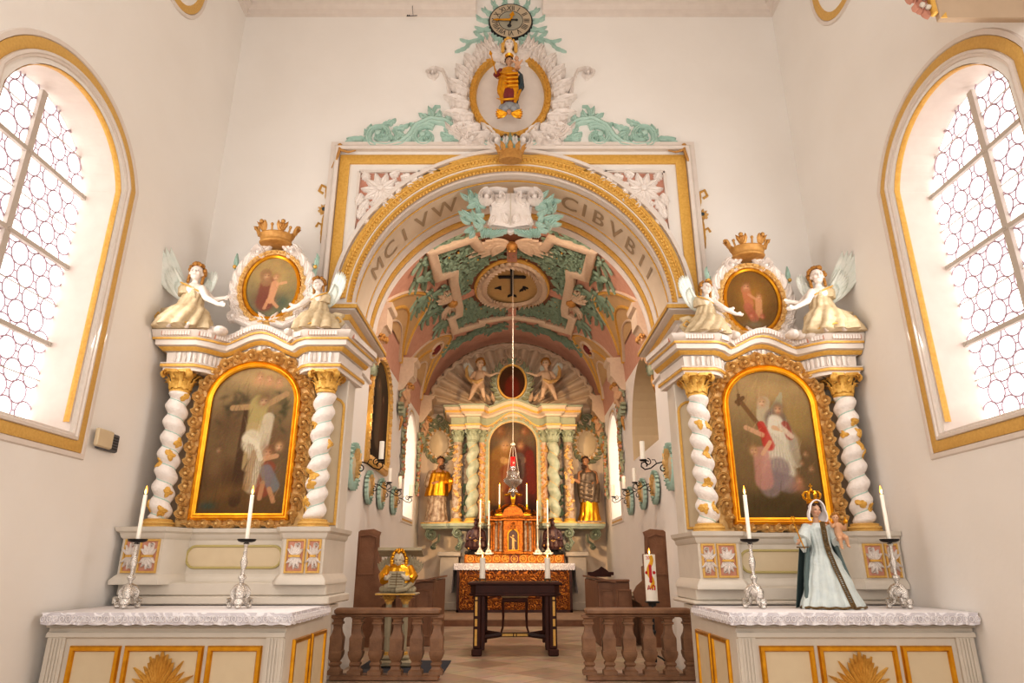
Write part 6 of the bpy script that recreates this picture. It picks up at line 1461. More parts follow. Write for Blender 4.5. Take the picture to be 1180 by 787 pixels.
# shell niche behind
m = M(); n = 21; sv = []
def shellf(u, v):
    a = PI*u; fl = abs(sin(n*PI*u))
    rr = .10+.90*v; bul = (.05+.10*v)*fl
    return (2.40*rr*cos(a)*(1+.03*fl*v), YE+.45*(1-v)**1.2-bul*1.5+.02, 5.42+1.98*rr*sin(a)*(1+.03*fl*v))
m.grid(shellf, n*14+1, 12); sh = struct('trim_6', m, 'shell', ang=180); sh['label'] = 'fluted stucco shell filling the chancel end wall above the altarpiece'
m = M()
for k in range(n):
    a = PI*(k+.5)/n; dA = PI/n*.5
    m.tube([(2.40*(1.0+.035*cos(q*PI/2))*cos(a+dA*q), YE-.16-.03*cos(q*PI/2), 5.42+1.98*(1.0+.035*cos(q*PI/2))*sin(a+dA*q)) for q in (-1,-.6,-.2,.2,.6,1)], [.03,.05,.06,.06,.05,.03], 8)
m.build('scalloped_rim', 'shell', sh)
m = M(); m.band([(2.52*cos(PI*i/50), 5.42+2.23*sin(PI*i/50)) for i in range(51)], [(0,-.1),(0,.02),(.03,.04),(.05,.02),(.05,-.1)], xz(YE)); m.build('green_rib', 'greena', sh)
m = M(); m.band([(2.42*cos(PI*i/50), 5.42+2.20*sin(PI*i/50)) for i in range(51)], [(0,-.1),(0,.0),(.03,.03),(.06,.0),(.06,-.1)], xz(YE)); m.build('dark_rib', 'marbb', sh)
# the two saints on the ledge
def saint(e, label):
    o = Vector((hx+e*2.05, 18.42, 2.30)); T = lambda x,y,z: (o.x-e*x, o.y+y, o.z+z)   # +x towards the altar
    t = thing('saint_statue', label, 'statue', tuple(o)); m = M()
    m.cap(T(0,0,.85),T(0,.0,1.28),.16,.19); m.cap(T(-.15,0,1.34),T(.15,0,1.34),.09,.09); m.cap(T(0,0,1.38),T(.02,-.02,1.52),.065,.06); F = head(m, T(.04,-.04,1.65), .25, Matrix.Rotation(-e*.5,3,'Z'))
    m.cap(T(.2,0,1.33),T(.24,-.12,1.08),.08,.06); m.cap(T(.24,-.12,1.08),T(.42,-.22,1.16),.055,.04); hand(m, T(.43,-.22,1.17), (-e,-.2,.2),(0,0,1), .13)
    m.cap(T(-.2,0,1.33),T(-.24,-.1,1.05),.08,.06); m.cap(T(-.24,-.1,1.05),T(-.08,-.24,1.05),.055,.04); hand(m, T(-.07,-.24,1.05), (-e,-.2,.3),(0,0,1), .13)
    m.cap(T(.08,0,.85),T(.1,-.04,.1),.1,.07); m.cap(T(.1,-.04,.05),T(.12,-.18,.04),.05,.04); m.cap(T(-.08,0,.85),T(-.1,-.0,.1),.1,.07); m.cap(T(-.1,0,.05),T(-.1,-.14,.04),.05,.04)
    fuse(m, 'body', 'flesh', t, .016, 2, colfun([F], (172,124,90), (120,66,50), (50,36,28)))
    h = M(); curls(h, T(.04,-.03,1.66), .26, None, 60, 6); 
    for k in range(12): a = k*.7; h.ell(T(.055+.05*cos(a)+.04,-.14+.02*sin(a),1.54-.008*k), .034, 7, 5)
    h.build('hair_and_beard', 'hair', t)
    r = M()
    if e < 0:
        robe(r, [T(0,0,1.42),T(0,0,1.3),T(-.02,-.02,1.05),T(-.03,-.03,.72)], [(.15,.12),(.25,.2),(.27,.24),(.31,.26)], 8, .14, 1, 60); r.build('golden_chasuble', 'gold', t)
        r = M(); robe(r, [T(-.02,-.02,.8),T(-.02,-.02,.5),T(-.02,-.03,.05)], [(.24,.2),(.26,.21),(.31,.25)], 12, .16, 2, 60); r.build('grey_alb', 'marbb', t)
        r = M(); r.cap(T(.22,0,1.3),T(.27,-.12,1.1),.10,.10); r.cap(T(.27,-.12,1.1),T(.36,-.2,1.1),.10,.11); r.tube([T(.33,-.18,1.1),T(.34,-.18,.9),T(.3,-.16,.8)], [.10,.08,.03], 10, .6); r.build('gilded_sleeve', 'gold', t)
        r = M(); r.box(o.x+.36,o.x+.62,o.y-.30,o.y-.18,o.z+1.2,o.z+1.27, lambda a,b,c: (a,b,c+(a-o.x-.36)*.35)); r.build('book', 'black', t)
        r = M(); r.cap(T(-.22,0,1.32),T(-.27,-.04,1.05),.10,.12); r.build('shoulder_drape', 'marbb', t)
    else:
        robe(r, [T(0,0,1.42),T(0,0,1.3),T(-.02,-.02,.95),T(-.03,-.03,.55)], [(.15,.12),(.25,.2),(.30,.24),(.26,.22)], 9, .18, 1, 60, 2); 
        for k in range(5): r.tube([T(-.26,-.04,1.25-.13*k),T(-.05,-.25,1.05-.12*k),T(.22,-.18,1.12-.11*k)], [.03,.05,.03], 8)
        r.build('silver_mantle', 'csil2', t)
        r = M(); robe(r, [T(-.02,-.04,.62),T(-.02,-.04,.3),T(-.02,-.04,.06)], [(.22,.2),(.25,.22),(.30,.25)], 10, .18, 2, 60); r.build('golden_tunic', 'gold', t)
    r = M(); r.bbox(o.x-.34,o.x+.34,o.y-.3,o.y+.3,o.z+.002,o.z+.06,.02); r.build('plinth', 'marbb', t)
W['csil2'] = mat('aged silver leaf', (138,122,104), .4, .5, col2=(96,80,66), nscale=10, mix=.8)
saint(-1, 'bearded saint statue in a gold chasuble holding a dark book, left ledge'); saint(1, 'saint statue in silver mantle over gold tunic on the right ledge')
# radiant stucco ovals above the saints
for e,w_ in ((-1,'left'),(1,'right')):
    x0 = hx+e*2.13; t = thing('radiant_oval', 'cream scalloped oval in green leaves above the %s saint statue' % w_, 'ornament', (x0,YE,4.4)); fg = xz(YE)
    z0 = 4.55
    m = M(); P = [(x0+(.27+.02*cos(k*PI))*cos(2*PI*k/36), z0+(.36+.02*cos(k*PI))*sin(2*PI*k/36)) for k in range(36)]; m.prism(P, fg, .0, .06, .02); m.build('scalloped_disc', 'cream', t)
    m = M()
    for k in range(16): a = 2*PI*k/16; m.leaf(x0+.33*cos(a), z0+.43*sin(a), a+.9, .28, .07, fg, .06, 3, n=8, bend=.8)
    m.scroll(x0,z0+.72,.16,0,1.3,e,.05,fg,.06,3); m.scroll(x0+e*.25,z0+.62,.12,0,1.3,-e,.04,fg,.06,3); m.scroll(x0-e*.28,z0+.58,.12,0,1.3,-e,.04,fg,.06,3); m.build('green_foliage', 'greena', t)
    m = M()
    for k in range(14): a = 2*PI*k/14+.2; m.leaf(x0+.29*cos(a), z0+.38*sin(a), a, .12, .04, fg, .07, 0, n=6)
    m.build('gilt_leaves', 'carve', t)
# hanging sanctuary lamp
lx, ly = .02, 13.5
t = thing('sanctuary_lamp', 'chased silver sanctuary lamp with red glass hanging on a thin chain', 'lamp', (lx,ly,2.3))
m = M(); m.tube([(lx,ly,3.6),(lx,ly,VZ+VB-.02)], .006, 5); m.build('chain', 'csil', t)
m = M(); m.lathe([(.001,2.12),(.03,2.14),(.05,2.19),(.11,2.22),(.08,2.27),(.05,2.31),(.10,2.36),(.17,2.42),(.185,2.47),(.14,2.51),(.10,2.56),(.115,2.60),(.13,2.63),(.07,2.68),(.055,2.74)], (lx,ly,0), 24, rf=lambda a,z: 1+.07*sin(6*a)*(1 if 2.3<z<2.65 else 0)); m.build('silver_bowl', 'silver', t)
m = M(); m.lathe([(.001,2.74),(.045,2.74),(.05,2.80),(.05,2.92),(.046,2.93)], (lx,ly,0), 16); m.build('red_glass', 'red', t)
m = M()
for k in range(3): a = PI/2+2*PI*k/3; m.tube([(lx+.15*cos(a),ly+.15*sin(a),2.49),(lx+.05*cos(a),ly+.05*sin(a),3.1),(lx,ly,3.2)], .004, 5)
m.lathe([(.001,3.16),(.05,3.17),(.05,3.2),(.001,3.24)], (lx,ly,0), 14); m.build('suspension', 'csil', t)
for e in (-1,1):
    m = M(); m.ell((lx+e*.13,ly-.05,2.17), (.06,.04,.028), 10, 6); m.ell((lx+e*.07,ly-.05,2.19), (.04,.03,.02), 8, 6); m.build('gilt_lobe', 'gold', t)
for ch_ in t.children:
    if ch_.name.split('.')[0] != 'chain': ch_.location.z += .40
for ch_ in t.children:
    if ch_.name.split('.')[0] == 'chain':
        pass
# ------------------------------------------------------------------ people's altar, stool and candles
t = thing('table', 'dark walnut altar table with gilt inlaid legs in the middle of the chancel', 'table', (.03,10.95,0)); tx = .045; y0, y1 = 10.42, 11.5
m = M(); m.bbox(tx-.70,tx+.70,y0-.03,y1+.05,.965,1.0,.01); m.build('tabletop', 'woodt', t)
m = M(); c8 = [(-.66,y0+.08),(-.58,y0),(.58,y0),(.66,y0+.08),(.66,y1-.08),(.58,y1),(-.58,y1),(-.66,y1-.08)]; c8 = [(tx+x,y) for x,y in c8]; m.prism(c8, ID, .83, .965); m.band(c8, [(0,.81),(.02,.82),(.02,.845),(0,.85)], ID, True); m.build('apron', 'woodt', t)
for sx in (-1,1):
    for sy,yy in ((-1,y0+.06),(1,y1-.06)):
        m = M(); xx = tx+sx*.555; m.bbox(xx-.075,xx+.075,yy-.06,yy+.06,.0+.001,.10,.015); m.bbox(xx-.055,xx+.055,yy-.045,yy+.045,.10,.82,.012); m.bbox(xx-sx*.085-.03,xx-sx*.085+.03,yy-.03,yy+.03,.08,.82,.008); lg = m.build('leg', 'woodt', t)
        m = M()
        for a,b_ in ((.14,.36),(.40,.50),(.54,.74),(.76,.80)): m.box(xx+sx*.015-.018,xx+sx*.015+.018,yy-.052,yy-.044,a,b_); 
        m.build('gilt_inlay', 'ochre', lg)
m = M(); ym = (y0+y1)/2
for sx in (-1,1):
    for yy in (y0+.06,y1-.06): m.tube([(tx+sx*.52,yy,.24),(tx+sx*.2,ym,.24)], .032, 4)
m.bbox(tx-.24,tx+.24,ym-.03,ym+.03,.21,.27,.006); st = m.build('stretcher', 'woodt', t)
m = M(); m.box(tx-.20,tx-.03,ym-.036,ym-.028,.222,.258); m.box(tx+.03,tx+.20,ym-.036,ym-.028,.222,.258); m.box(tx-.015,tx+.015,ym-.036,ym-.028,.222,.258); m.build('gilt_inlay', 'ochre', st)
for sx,w_ in ((-1,'left'),(1,'right')):
    x_ = tx+sx*.49; y_ = 10.52
    c = thing('candle_holder', 'small bronze footed holder on the %s of the dark altar table' % w_, 'candle holder', (x_,y_,1.0), None)
    m = M(); m.lathe([(.05,.035),(.062,.04),(.062,.055),(.04,.05)], (x_,y_,1.001), 18)
    for k in range(4): a = PI/4+PI/2*k; m.tube([(x_+.07*cos(a),y_+.07*sin(a),1.006),(x_+.05*cos(a),y_+.05*sin(a),1.03),(x_+.055*cos(a),y_+.055*sin(a),1.05)], .008, 6)
    m.build('holder_frame', 'trimb', c); taper((x_,y_,1.052), .042, .30, 'thick lit pillar candle on the %s of the dark altar table' % w_, group=None, fs=1.2)
t = thing('stool', 'dark wooden stool with beige upholstered seat behind the altar table', 'stool', (.05,13.9,0)); sx0, sy0 = .055, 13.9
m = M(); m.bbox(sx0-.27,sx0+.27,sy0-.2,sy0+.2,.635,.735,.04); m.build('cushion_seat', 'cush', t)
m = M(); m.bbox(sx0-.25,sx0+.25,sy0-.18,sy0+.18,.56,.635,.01); m.build('seat_frame', 'woodt', t)
for a in (-1,1):
    for b_ in (-1,1): m = M(); m.tube([(sx0+a*.235,sy0+b_*.16,.57),(sx0+a*.225,sy0+b_*.15,.3),(sx0+a*.235,sy0+b_*.16,.1),(sx0+a*.27,sy0+b_*.18,.001)], [.028,.022,.018,.014], 8); m.build('leg', 'woodt', t)
# ------------------------------------------------------------------ communion rails
BP = [(.085,.055),(.085,.095),(.062,.11),(.05,.14),(.066,.16),(.066,.175),(.05,.19),(.075,.23),(.088,.27),(.088,.30),(.078,.31),(.082,.44),(.078,.45),(.055,.50),(.045,.55),(.05,.585),(.066,.59),(.066,.61),(.05,.62),(.055,.645),(.078,.66),(.078,.69)]
for q,w_,xa,xb in ((-1,'left',-2.08,-.84),(1,'right',.86,2.10)):
    t = thing('communion_rail', 'weathered oak balustrade on the %s side of the chancel opening' % w_, 'railing', ((xa+xb)/2,8.42,0))
    m = M(); m.bbox(xa-.0,xb+.0,8.30,8.54,.695,.765,.02); m.bbox(xa+.02,xb-.02,8.33,8.51,.67,.70,.01); m.build('top_rail', 'woodl', t)
    m = M(); m.bbox(xa,xb,8.31,8.53,.001,.055,.01); m.build('bottom_rail', 'woodl', t)
    for k in range(6):
        x_ = xa+.035+(xb-xa-.07)*k/5; m = M(); m.lathe([(r_*1.30,z) for r_,z in BP], (x_,8.42,0), 4, a0=PI/4); m.build('baluster', 'woodl', t, ang=20)
# dark mat under the lectern
m = M(); m.bbox(-1.95,-.83,8.75,9.94,.002,.012,.003); tag(m.build('floor_mat', 'rug'), 'dark slate floor mat under the angel lectern behind the left rail', 'mat')
# ------------------------------------------------------------------ angel lectern
lx, ly = -1.53, 9.45
t = thing('angel_lectern', 'carved lectern with gold-robed angel holding a book, carried on two slim columns', 'lectern', (lx,ly,.012))
m = M(); m.bbox(lx-.26,lx+.26,ly-.2,ly+.2,.013,.09,.02); m.bbox(lx-.2,lx+.2,ly-.15,ly+.15,.09,.14,.02); m.build('base', 'stone', t)
for e in (-1,1):
    x_ = lx+e*.11; m = M(); m.lathe([(.055,.14),(.06,.16),(.045,.18),(.04,.2),(.045,.5),(.04,.75),(.045,.76)], (x_,ly,0), 14, rf=lambda a,z: 1+.05*sin(8*a)); m.build('column', 'stone', t)
    m = M(); corinthian(m, x_, ly, .75, .87, .042, .055); m.build('gilt_capital', 'ochre', t); m = M(); m.lathe([(.062,.14),(.062,.17),(.05,.18)], (x_,ly,0), 14); m.build('gilt_ring', 'ochre', t)
m = M(); m.bbox(lx-.27,lx+.27,ly-.2,ly+.2,.87,.895,.01); m.build('plate', 'stone', t)
m = M(); m.bbox(lx-.262,lx+.262,ly-.205,ly-.19,.872,.893,.003); m.build('gilt_edge', 'ochre', t)
T = lambda x,y,z: (lx+x, ly+y, .9+z)
m = M(); m.ell(T(0,0,.08),(.20,.15,.09)); m.cap(T(0,.02,.1),T(0,.02,.3),.15,.12); m.cap(T(0,-.0,.3),T(0,-.03,.36),.05,.045); F = head(m, T(.0,-.06,.42), .19, Matrix.Rotation(.25,3,'X'))
for q in (-1,1): m.cap(T(q*.12,0,.31),T(q*.19,-.06,.19),.05,.045); m.cap(T(q*.19,-.06,.19),T(q*.12,-.17,.18),.04,.028); hand(m, T(q*.115,-.18,.18), (-q*.5,-.1,.5),(0,0,1), .08)
fuse(m, 'body', 'angelw', t, .0075, 2, colfun([F], (214,202,178), (150,100,80), (110,90,70)))
m = M(); curls(m, T(0,-.055,.43), .215, None, 60, 2); 
for k in range(5):
    for q in (-1,1): m.ell(T(q*.095,-.02,.43-.03*k), .03, 7,5)
m.build('gilt_hair', 'gold', t)
m = M(); robe(m, [T(0,0,.36),T(0,0,.30),T(0,.01,.2),T(0,.01,.12)], [(.09,.09),(.17,.13),(.20,.15),(.18,.14)], 9, .2, 1, 50)
for q in (-1,1): m.tube([T(q*.13,0,.31),T(q*.20,-.05,.2),T(q*.17,-.12,.15)], [.065,.07,.06], 10)
m.build('gilt_robe', 'gold', t)
m = M(); m.box(-.105,.105,0,.20,-.0,.03, plane(T(0,-.16,.06),(1,0,0),(0,.25,1),(0,-1,.25))); bk = m.build('book', 'stone', t)
m = M()
for k in range(5): m.box(-.085,.085,.03+.032*k,.037+.032*k,.03,.036, plane(T(0,-.16,.06),(1,0,0),(0,.25,1),(0,-1,.25)))
m.box(-.004,.004,.01,.19,.03,.037, plane(T(0,-.16,.06),(1,0,0),(0,.25,1),(0,-1,.25))); m.build('book_lines', 'trimb', bk)
m = M()
for k in range(9): m.ell(T(-.2+.05*k,-.10+.03*abs(k-4)*.6,.04), (.05,.05,.045), 9, 6)
m.tube([T(.0,-.19,.03),T(.12,-.16,.05),T(.2,-.08,.12),T(.24,0,.22)], [.03,.035,.035,.02], 8); m.build('cloud', 'stone', t)
for q in (-1,1):
    m = M(); fw = plane(T(q*.10,.10,.20),(q,0,0),(0,0,1),(0,-1,0))
    for row in range(3):
        for k in range(7): m.leaf(.0+.012*k, .02, PI/2-.14*k-.05, (.28-.012*k)*(1-.26*row), .035, fw, .012, 0, n=8, bend=.3, base=.012*row)
    m.build('wing', 'stone', t)
m = M(); m.box(-.30,.30,0,.30,0,.03, plane(T(0,.0,.53),(1,0,0),(0,.8,-.25),(0,.25,.8))); m.box(-.30,.30,-.02,.02,0,.05, plane(T(0,.0,.53),(1,0,0),(0,.8,-.25),(0,.25,.8))); m.build('book_rest', 'stone', t)
m = M(); m.tube([T(0,.12,.3),T(0,.12,.5)], .03, 8); m.build('rest_post', 'grey', t)
# ------------------------------------------------------------------ paschal candle
px_, py_ = 1.90, 9.6
t = thing('paschal_stand', 'black iron stand carrying the thick decorated candle behind the right rail', 'candle stand', (px_,py_,0))
m = M(); m.lathe([(.001,.76),(.11,.76),(.12,.775),(.11,.785),(.001,.785)], (px_,py_,0), 4, a0=PI/4); m.lathe([(.05,.72),(.055,.76)], (px_,py_,0), 12); m.build('plate', 'black', t)
m = M(); m.tube([(px_,py_,.03),(px_,py_,.76)], .016, 8); m.ell((px_,py_,.4), .03, 10, 6); m.build('stem', 'black', t)
for k in range(3): a = PI/2+2*PI*k/3; m = M(); m.tube([(px_,py_,.12),(px_+.09*cos(a),py_+.09*sin(a),.08),(px_+.18*cos(a),py_+.18*sin(a),.012)], .012, 6); m.build('foot', 'black', t)
c = taper((px_,py_,.786), .080, .60, 'thick lit candle with red cross and yellow wave behind the right rail', fs=1.3); c.name = 'paschal_candle'
def CY(u,v,h): a = -PI/2-.19+u/.080; return (px_+(.080+h)*cos(a), py_+(.080+h)*sin(a), .786+v)
m = M(); m.ribbon([(.0+.028*sin(t_*9), .16+.42*t_) for t_ in [i/24 for i in range(25)]],   .026, CY, .007, 0); m.box(-.055,.06,.14,.20,.0,.003,CY); m.build('yellow_wave', 'yelp', c)
m = M(); m.box(-.016,.016,.25,.45,.003,.013,CY); m.box(-.055,.055,.345,.380,.003,.013,CY)
for u,v in ((0,.45),(0,.25),(-.055,.362),(.055,.362)): m.add(*dome(u,v,.022,.013,CY,.002))
m.ribbon([(-.05,.145),(-.03,.20),(-.01,.145)], .008, CY, .008); m.ribbon([(-.045,.16),(-.015,.16)], .006, CY, .008)
m.band(arcpts(.028,.17,.022,.03,-60,240,14), RB(.014,.009), CY); m.box(.01,.022,.138,.146,0,.009,CY); m.box(.036,.048,.138,.146,0,.009,CY)
for k,ch in enumerate('2021'):
    vs, fs = glyph(ch, .06); m.add([CY(-.036+.024*k+v[0]*.8, .535+v[1], .004) for v in vs], fs)
m.build('red_relief', 'redp', c)
# ------------------------------------------------------------------ choir stalls and desks
for q,w_ in ((-1,'left'),(1,'right')):
    X_ = lambda u: q*u
    t = thing('choir_stall', 'dark oak choir stall with tall shaped end panel against the %s chancel wall' % w_, 'bench', (q*2.35,12.4,0))
    P = [(2.12,.001),(2.59,.001),(2.59,1.76),(2.54,1.80),(2.32,1.82),(2.20,1.77),(2.22,1.70),(2.21,1.35),(2.20,1.26),(2.14,1.22),(2.14,1.0),(2.04,.92),(1.98,.82),(2.0,.70),(2.12,.62)]
    m = M(); m.prism([(X_(a),b_) for a,b_ in P], xz(11.5), -.06, 0, .005); ep = m.build('end_panel', 'wood', t)
    m = M(); PP = [(2.27,1.1),(2.54,1.1),(2.54,1.70),(2.40,1.73),(2.27,1.68)]; m.band([(X_(a),b_) for a,b_ in PP], RB(.025,.012), xz(11.5), True); m.build('panel_moulding', 'wood', ep)
    m = M(); m.bbox(min(X_(2.55),X_(2.595)),max(X_(2.55),X_(2.595)),11.56,13.6,.001,1.45,.01); m.build('back_board', 'wood', t)
    m = M(); m.bbox(min(X_(2.05),X_(2.55)),max(X_(2.05),X_(2.55)),11.56,13.6,.66,.71,.015); m.build('seat', 'woodl', t)
    m = M(); m.bbox(min(X_(2.1),X_(2.5)),max(X_(2.1),X_(2.5)),11.58,13.55,.001,.66,.01); m.build('seat_box', 'wood', t)
    m = M(); m.bbox(min(X_(2.08),X_(2.52)),max(X_(2.08),X_(2.52)),11.6,13.5,.711,.76,.02); m.build('seat_cushion', 'cush', t)
    t = thing('prayer_desk', 'oak kneeling desk with panelled front standing before the %s choir stall' % w_, 'desk', (q*1.5,12.4,0))
    xa, xb = (1.30,1.92) if q < 0 else (1.42,1.95)
    m = M(); m.bbox(min(X_(xa),X_(xa+.06)),max(X_(xa),X_(xa+.06)),11.7,13.7,.001,1.0,.01); m.build('front_board', 'wood', t)
    m = M(); m.bbox(min(X_(xa),X_(xb)),max(X_(xa),X_(xb)),11.66,11.72,.001,.98,.01); ep = m.build('end_board', 'wood', t)
    for a,b_ in ((.06,.26),(.32,.54)):
        m = M(); m.band([(X_(xa+a),.15),(X_(xa+b_),.15),(X_(xa+b_),.85),(X_(xa+a),.85)], RB(.03,.015), xz(11.66), True); m.build('panel_moulding', 'wood', ep)
    m = M(); m.add([(X_(xa-.03),11.6,1.03),(X_(xa-.03),13.76,1.03),(X_(xa+.30),13.76,.96),(X_(xa+.30),11.6,.96),(X_(xa-.03),11.6,1.06),(X_(xa-.03),13.76,1.06),(X_(xa+.30),13.76,.99),(X_(xa+.30),11.6,.99)], [(0,1,2,3),(4,7,6,5),(0,4,5,1),(2,6,7,3),(1,5,6,2),(0,3,7,4)]); m.bbox(min(X_(xa-.03),X_(xb)),max(X_(xa-.03),X_(xb)),11.62,11.76,.98,1.02,.008); m.build('sloping_top', 'wood', t)
t = thing('book_stand', 'small dark carved book stand on the right prayer desk', 'book stand', (1.72,13.4,1.0))
m = M(); m.prism([(1.45,1.06),(1.95,1.06),(1.95,1.12),(1.86,1.12),(1.80,1.17),(1.72,1.22),(1.66,1.17),(1.55,1.12),(1.45,1.12)], xz(13.4), -.03, 0); m.build('carved_board', 'woodt', t); m = M(); m.bbox(1.5,1.9,13.4,13.6,1.03,1.06,.005); m.build('shelf', 'woodt', t)
# ------------------------------------------------------------------ wrought-iron sconces on painted plaques
def sconce(q, xw, y, z, sc, label, clabel):
    t = thing('wall_sconce', label, 'sconce', (q*xw,y,z), 'scrolled candle sconces in the chancel')
    fn = lambda u,v,h: (q*(xw-h), y+u, z+v)
    m = M(); m.grid(lambda u,v: fn(.27*sc*v*cos(2*PI*u), .27*sc*v*sin(2*PI*u), .09*(1-v*v)+.005), 28, 4, True); m.build('plaque', 'cream', t)
    m = M()
    for k in range(22): a = 2*PI*k/22; m.leaf(.23*sc*cos(a), .23*sc*sin(a), a+1.0, .13*sc, .042*sc, fn, .06, 2, n=6, base=.02)
    m.build('green_leaf_rim', 'green', t)
    m = M()
    for k in range(8): m.leaf(0, (-.15+.04*k)*sc, PI/2+(.7 if k%2 else -.7), .13*sc, .04*sc, fn, .06, 3, n=8, base=.06)
    m.ell(fn(0,.05,.10), .05*sc, 8, 6); m.build('gilt_relief', 'carve', t)
    f2 = lambda u,v: (q*(xw-.04-u), y, z+v)
    m = M(); L = .40
    m.tube([f2(u,v) for u,v in ((0,.0),(.04,.03),(.10,.06),(.18,.04),(.26,-.02),(.34,-.04),(.39,.0),(.38,.05),(.33,.06),(.30,.03),(.32,.0))], .009, 6)
    sp = [(.09+.075*(1-i/26)*cos(-PI/2-i*.42)*1.0, -.03+.075*(1-i/26)*sin(-PI/2-i*.42)) for i in range(24)]; m.tube([f2(*p_) for p_ in sp], .008, 6)
    sp = [(.30+.05*(1-i/22)*cos(PI/2+i*.45), .06+.05*(1-i/22)*sin(PI/2+i*.45)) for i in range(18)]; m.tube([f2(*p_) for p_ in sp], .007, 6)
    m.tube([f2(.0,-.1),f2(.03,-.12),f2(.07,-.10)], .007, 5); m.tube([f2(.18,.04),f2(.2,.09),f2(.24,.09)], .006, 5); m.build('iron_scroll_arm', 'iron', t)
    m = M(); m.lathe([(.001,0),(.03,.0),(.05,.015),(.052,.022),(.03,.018),(.03,.03)], (q*(xw-.04-.36),y,z+.07), 14); m.build('drip_tray', 'iron', t)
    taper((q*(xw-.04-.36),y,z+.09), .034, .25, clabel, group='unlit sconce candles', flame=False)
for q,w_ in ((-1,'left'),(1,'right')):
    sconce(q, 2.165, 8.93, 2.50, 1.0, 'iron scroll sconce on a green plaque on the %s arch pier' % w_, 'unlit candle in the sconce on the %s arch pier' % w_)
    for y,o_ in ((12.0,'nearest'),(13.15,'middle'),(14.6,'farthest')):
        sconce(q, 2.595, y, 2.56, .95, 'iron scroll sconce, %s of three on the %s chancel wall' % (o_, w_), 'unlit candle in the %s of three %s wall sconces' % (o_, w_))
# framed painting on the left chancel wall, gilt frame in the right recess
t = thing('side_painting', 'dark arched painting in a gold frame on the left chancel wall', 'painting', (-2.58,12.6,3.0))
fn = lambda u,v,h: (-CX+.02+h, u, v); q_ = [(11.55,3.08),(13.45,3.08)]+arcpts(12.5,4.25,.95,.80,0,180,26)
m = M(); m.band(q_, [(-.04,0),(-.03,.04),(0,.05),(.04,.09),(.10,.06),(.13,.03),(.13,-.018)], fn, True); m.build('gilt_frame', 'ochre', t)
m = M()
for (x,z,a) in along(q_+[q_[0]], 44): m.leaf(x+sin(a)*.06,z-cos(a)*.06,a+.5,.16,.04,fn,.05,3,n=7,base=.05)
m.build('carved_leaves', 'carve', t)
p = Paint(1.9, 1.97, (84,72,58), (54,42,34), 90); p.line(.45,.7,.5,.3,.14,(120,100,78),.8,.2); p.face(.46,.75,.05,(150,116,88),(60,44,34)); p.line(.7,.6,.68,.2,.1,(96,66,50),.7,.15); p.face(.7,.66,.045,(140,108,80),(60,44,34)); p.blob(.25,.5,.15,.2,0,(40,34,30),.7); p.blob(.5,.9,.3,.1,0,(110,92,66),.6)
p.build('canvas', 12.5, 1.97, .95, 3.08, arch_shape(.6), lambda u,v,h: fn(u,v,h), t, .01)
t = thing('recess_picture', 'gold-framed picture standing in the arched recess of the right chancel wall', 'painting', (3.2,12.4,3.36))
fn = lambda u,v,h: (CX+.62-h, u, v); q_ = [(11.6,3.40),(13.0,3.40)]+arcpts(12.3,4.3,.70,.55,0,180,22)
m = M(); m.band(q_, [(-.04,0),(0,.05),(.06,.08),(.10,.03),(.10,0)], fn, True); m.build('gilt_frame', 'ochre', t)
m = M(); m.prism(q_, fn, -.04, .01); m.build('dark_canvas', 'maroon', t)
# ------------------------------------------------------------------ corbels with cherub herms and garlands
names = ((11.45,'nearest'),(14.85,'middle'),(18.45,'farthest'))
for q,w_ in ((-1,'left'),(1,'right')):
    for y,o_ in names:
        t = thing('vault_corbel', 'cream vault corbel with gilded cherub herm, %s of three on the %s' % (o_, w_), 'corbel', (q*2.5,y,5.0))
        m = M(); st = [(.0,5.02),(.10,5.05),(.14,5.10),(.30,5.34),(.34,5.36),(.34,5.66),(.40,5.70),(.42,5.78),(.0,5.80)]
        for a,b_ in ((-.30,.30),):
            vs = [(q*(CX-d), y+a*(.7+.3*(z-5.0)/.8), z) for d,z in st]+[(q*(CX-d), y+b_*(.7+.3*(z-5.0)/.8), z) for d,z in st]; n = len(st)
            m.add(vs, [(i,(i+1)%n,n+(i+1)%n,n+i) for i in range(n)]+[tuple(range(n)),tuple(range(2*n-1,n-1,-1))])
        m.build('impost_block', 'vstuc', t, ang=20)
        fn = lambda u,v,h: (q*(CX-h), y-.12+u, v)
        T = lambda x,yy,z: (q*(CX-.02-yy), y-.12+x, z)
        m = M(); m.cap(T(0,.10,4.72),T(0,.14,4.92),.10,.12); m.cap(T(0,.15,4.95),T(0,.17,5.02),.05,.05); F = head(m, T(0,.20,5.08), .21, Matrix.Rotation(q*PI/2.6,3,'Z')); m.cap(T(-.12,.12,4.95),T(-.18,.2,4.8),.05,.035); m.cap(T(.12,.12,4.95),T(.18,.2,4.8),.05,.035); m.cap(T(0,.08,4.7),T(0,.04,4.4),.08,.03)
        fuse(m, 'cherub_body', 'flesh', t, .013, 2, colfun([F], (206,166,130)))
        m = M(); curls(m, T(0,.19,5.09), .24, Matrix.Rotation(q*PI/2.6,3,'Z'), 50, 3, r=.13); m.build('hair', 'crownm', t)
        m = M()
        for k in range(8): m.leaf(0,4.72,-PI/2+(k-3.5)*.4,.28,.06,fn,.12,3,n=9,base=.04)
        for k in range(4): m.leaf(-.1+.07*k,4.9,PI/2+(k-1.5)*.9,.2,.05,fn,.14,2,n=7,base=.03)
        m.build('green_drapery', 'greena', t)
        m = M(); m.tube([T(0,.06,4.5),T(.02,.08,4.35),T(-.06,.07,4.22),T(.0,.04,4.12)], [.03,.035,.03,.01], 8); m.tube([T(-.14,.14,4.86),T(0,.2,4.78),T(.14,.14,4.86)], .025, 6); m.build('gilt_ties', 'crownm', t)
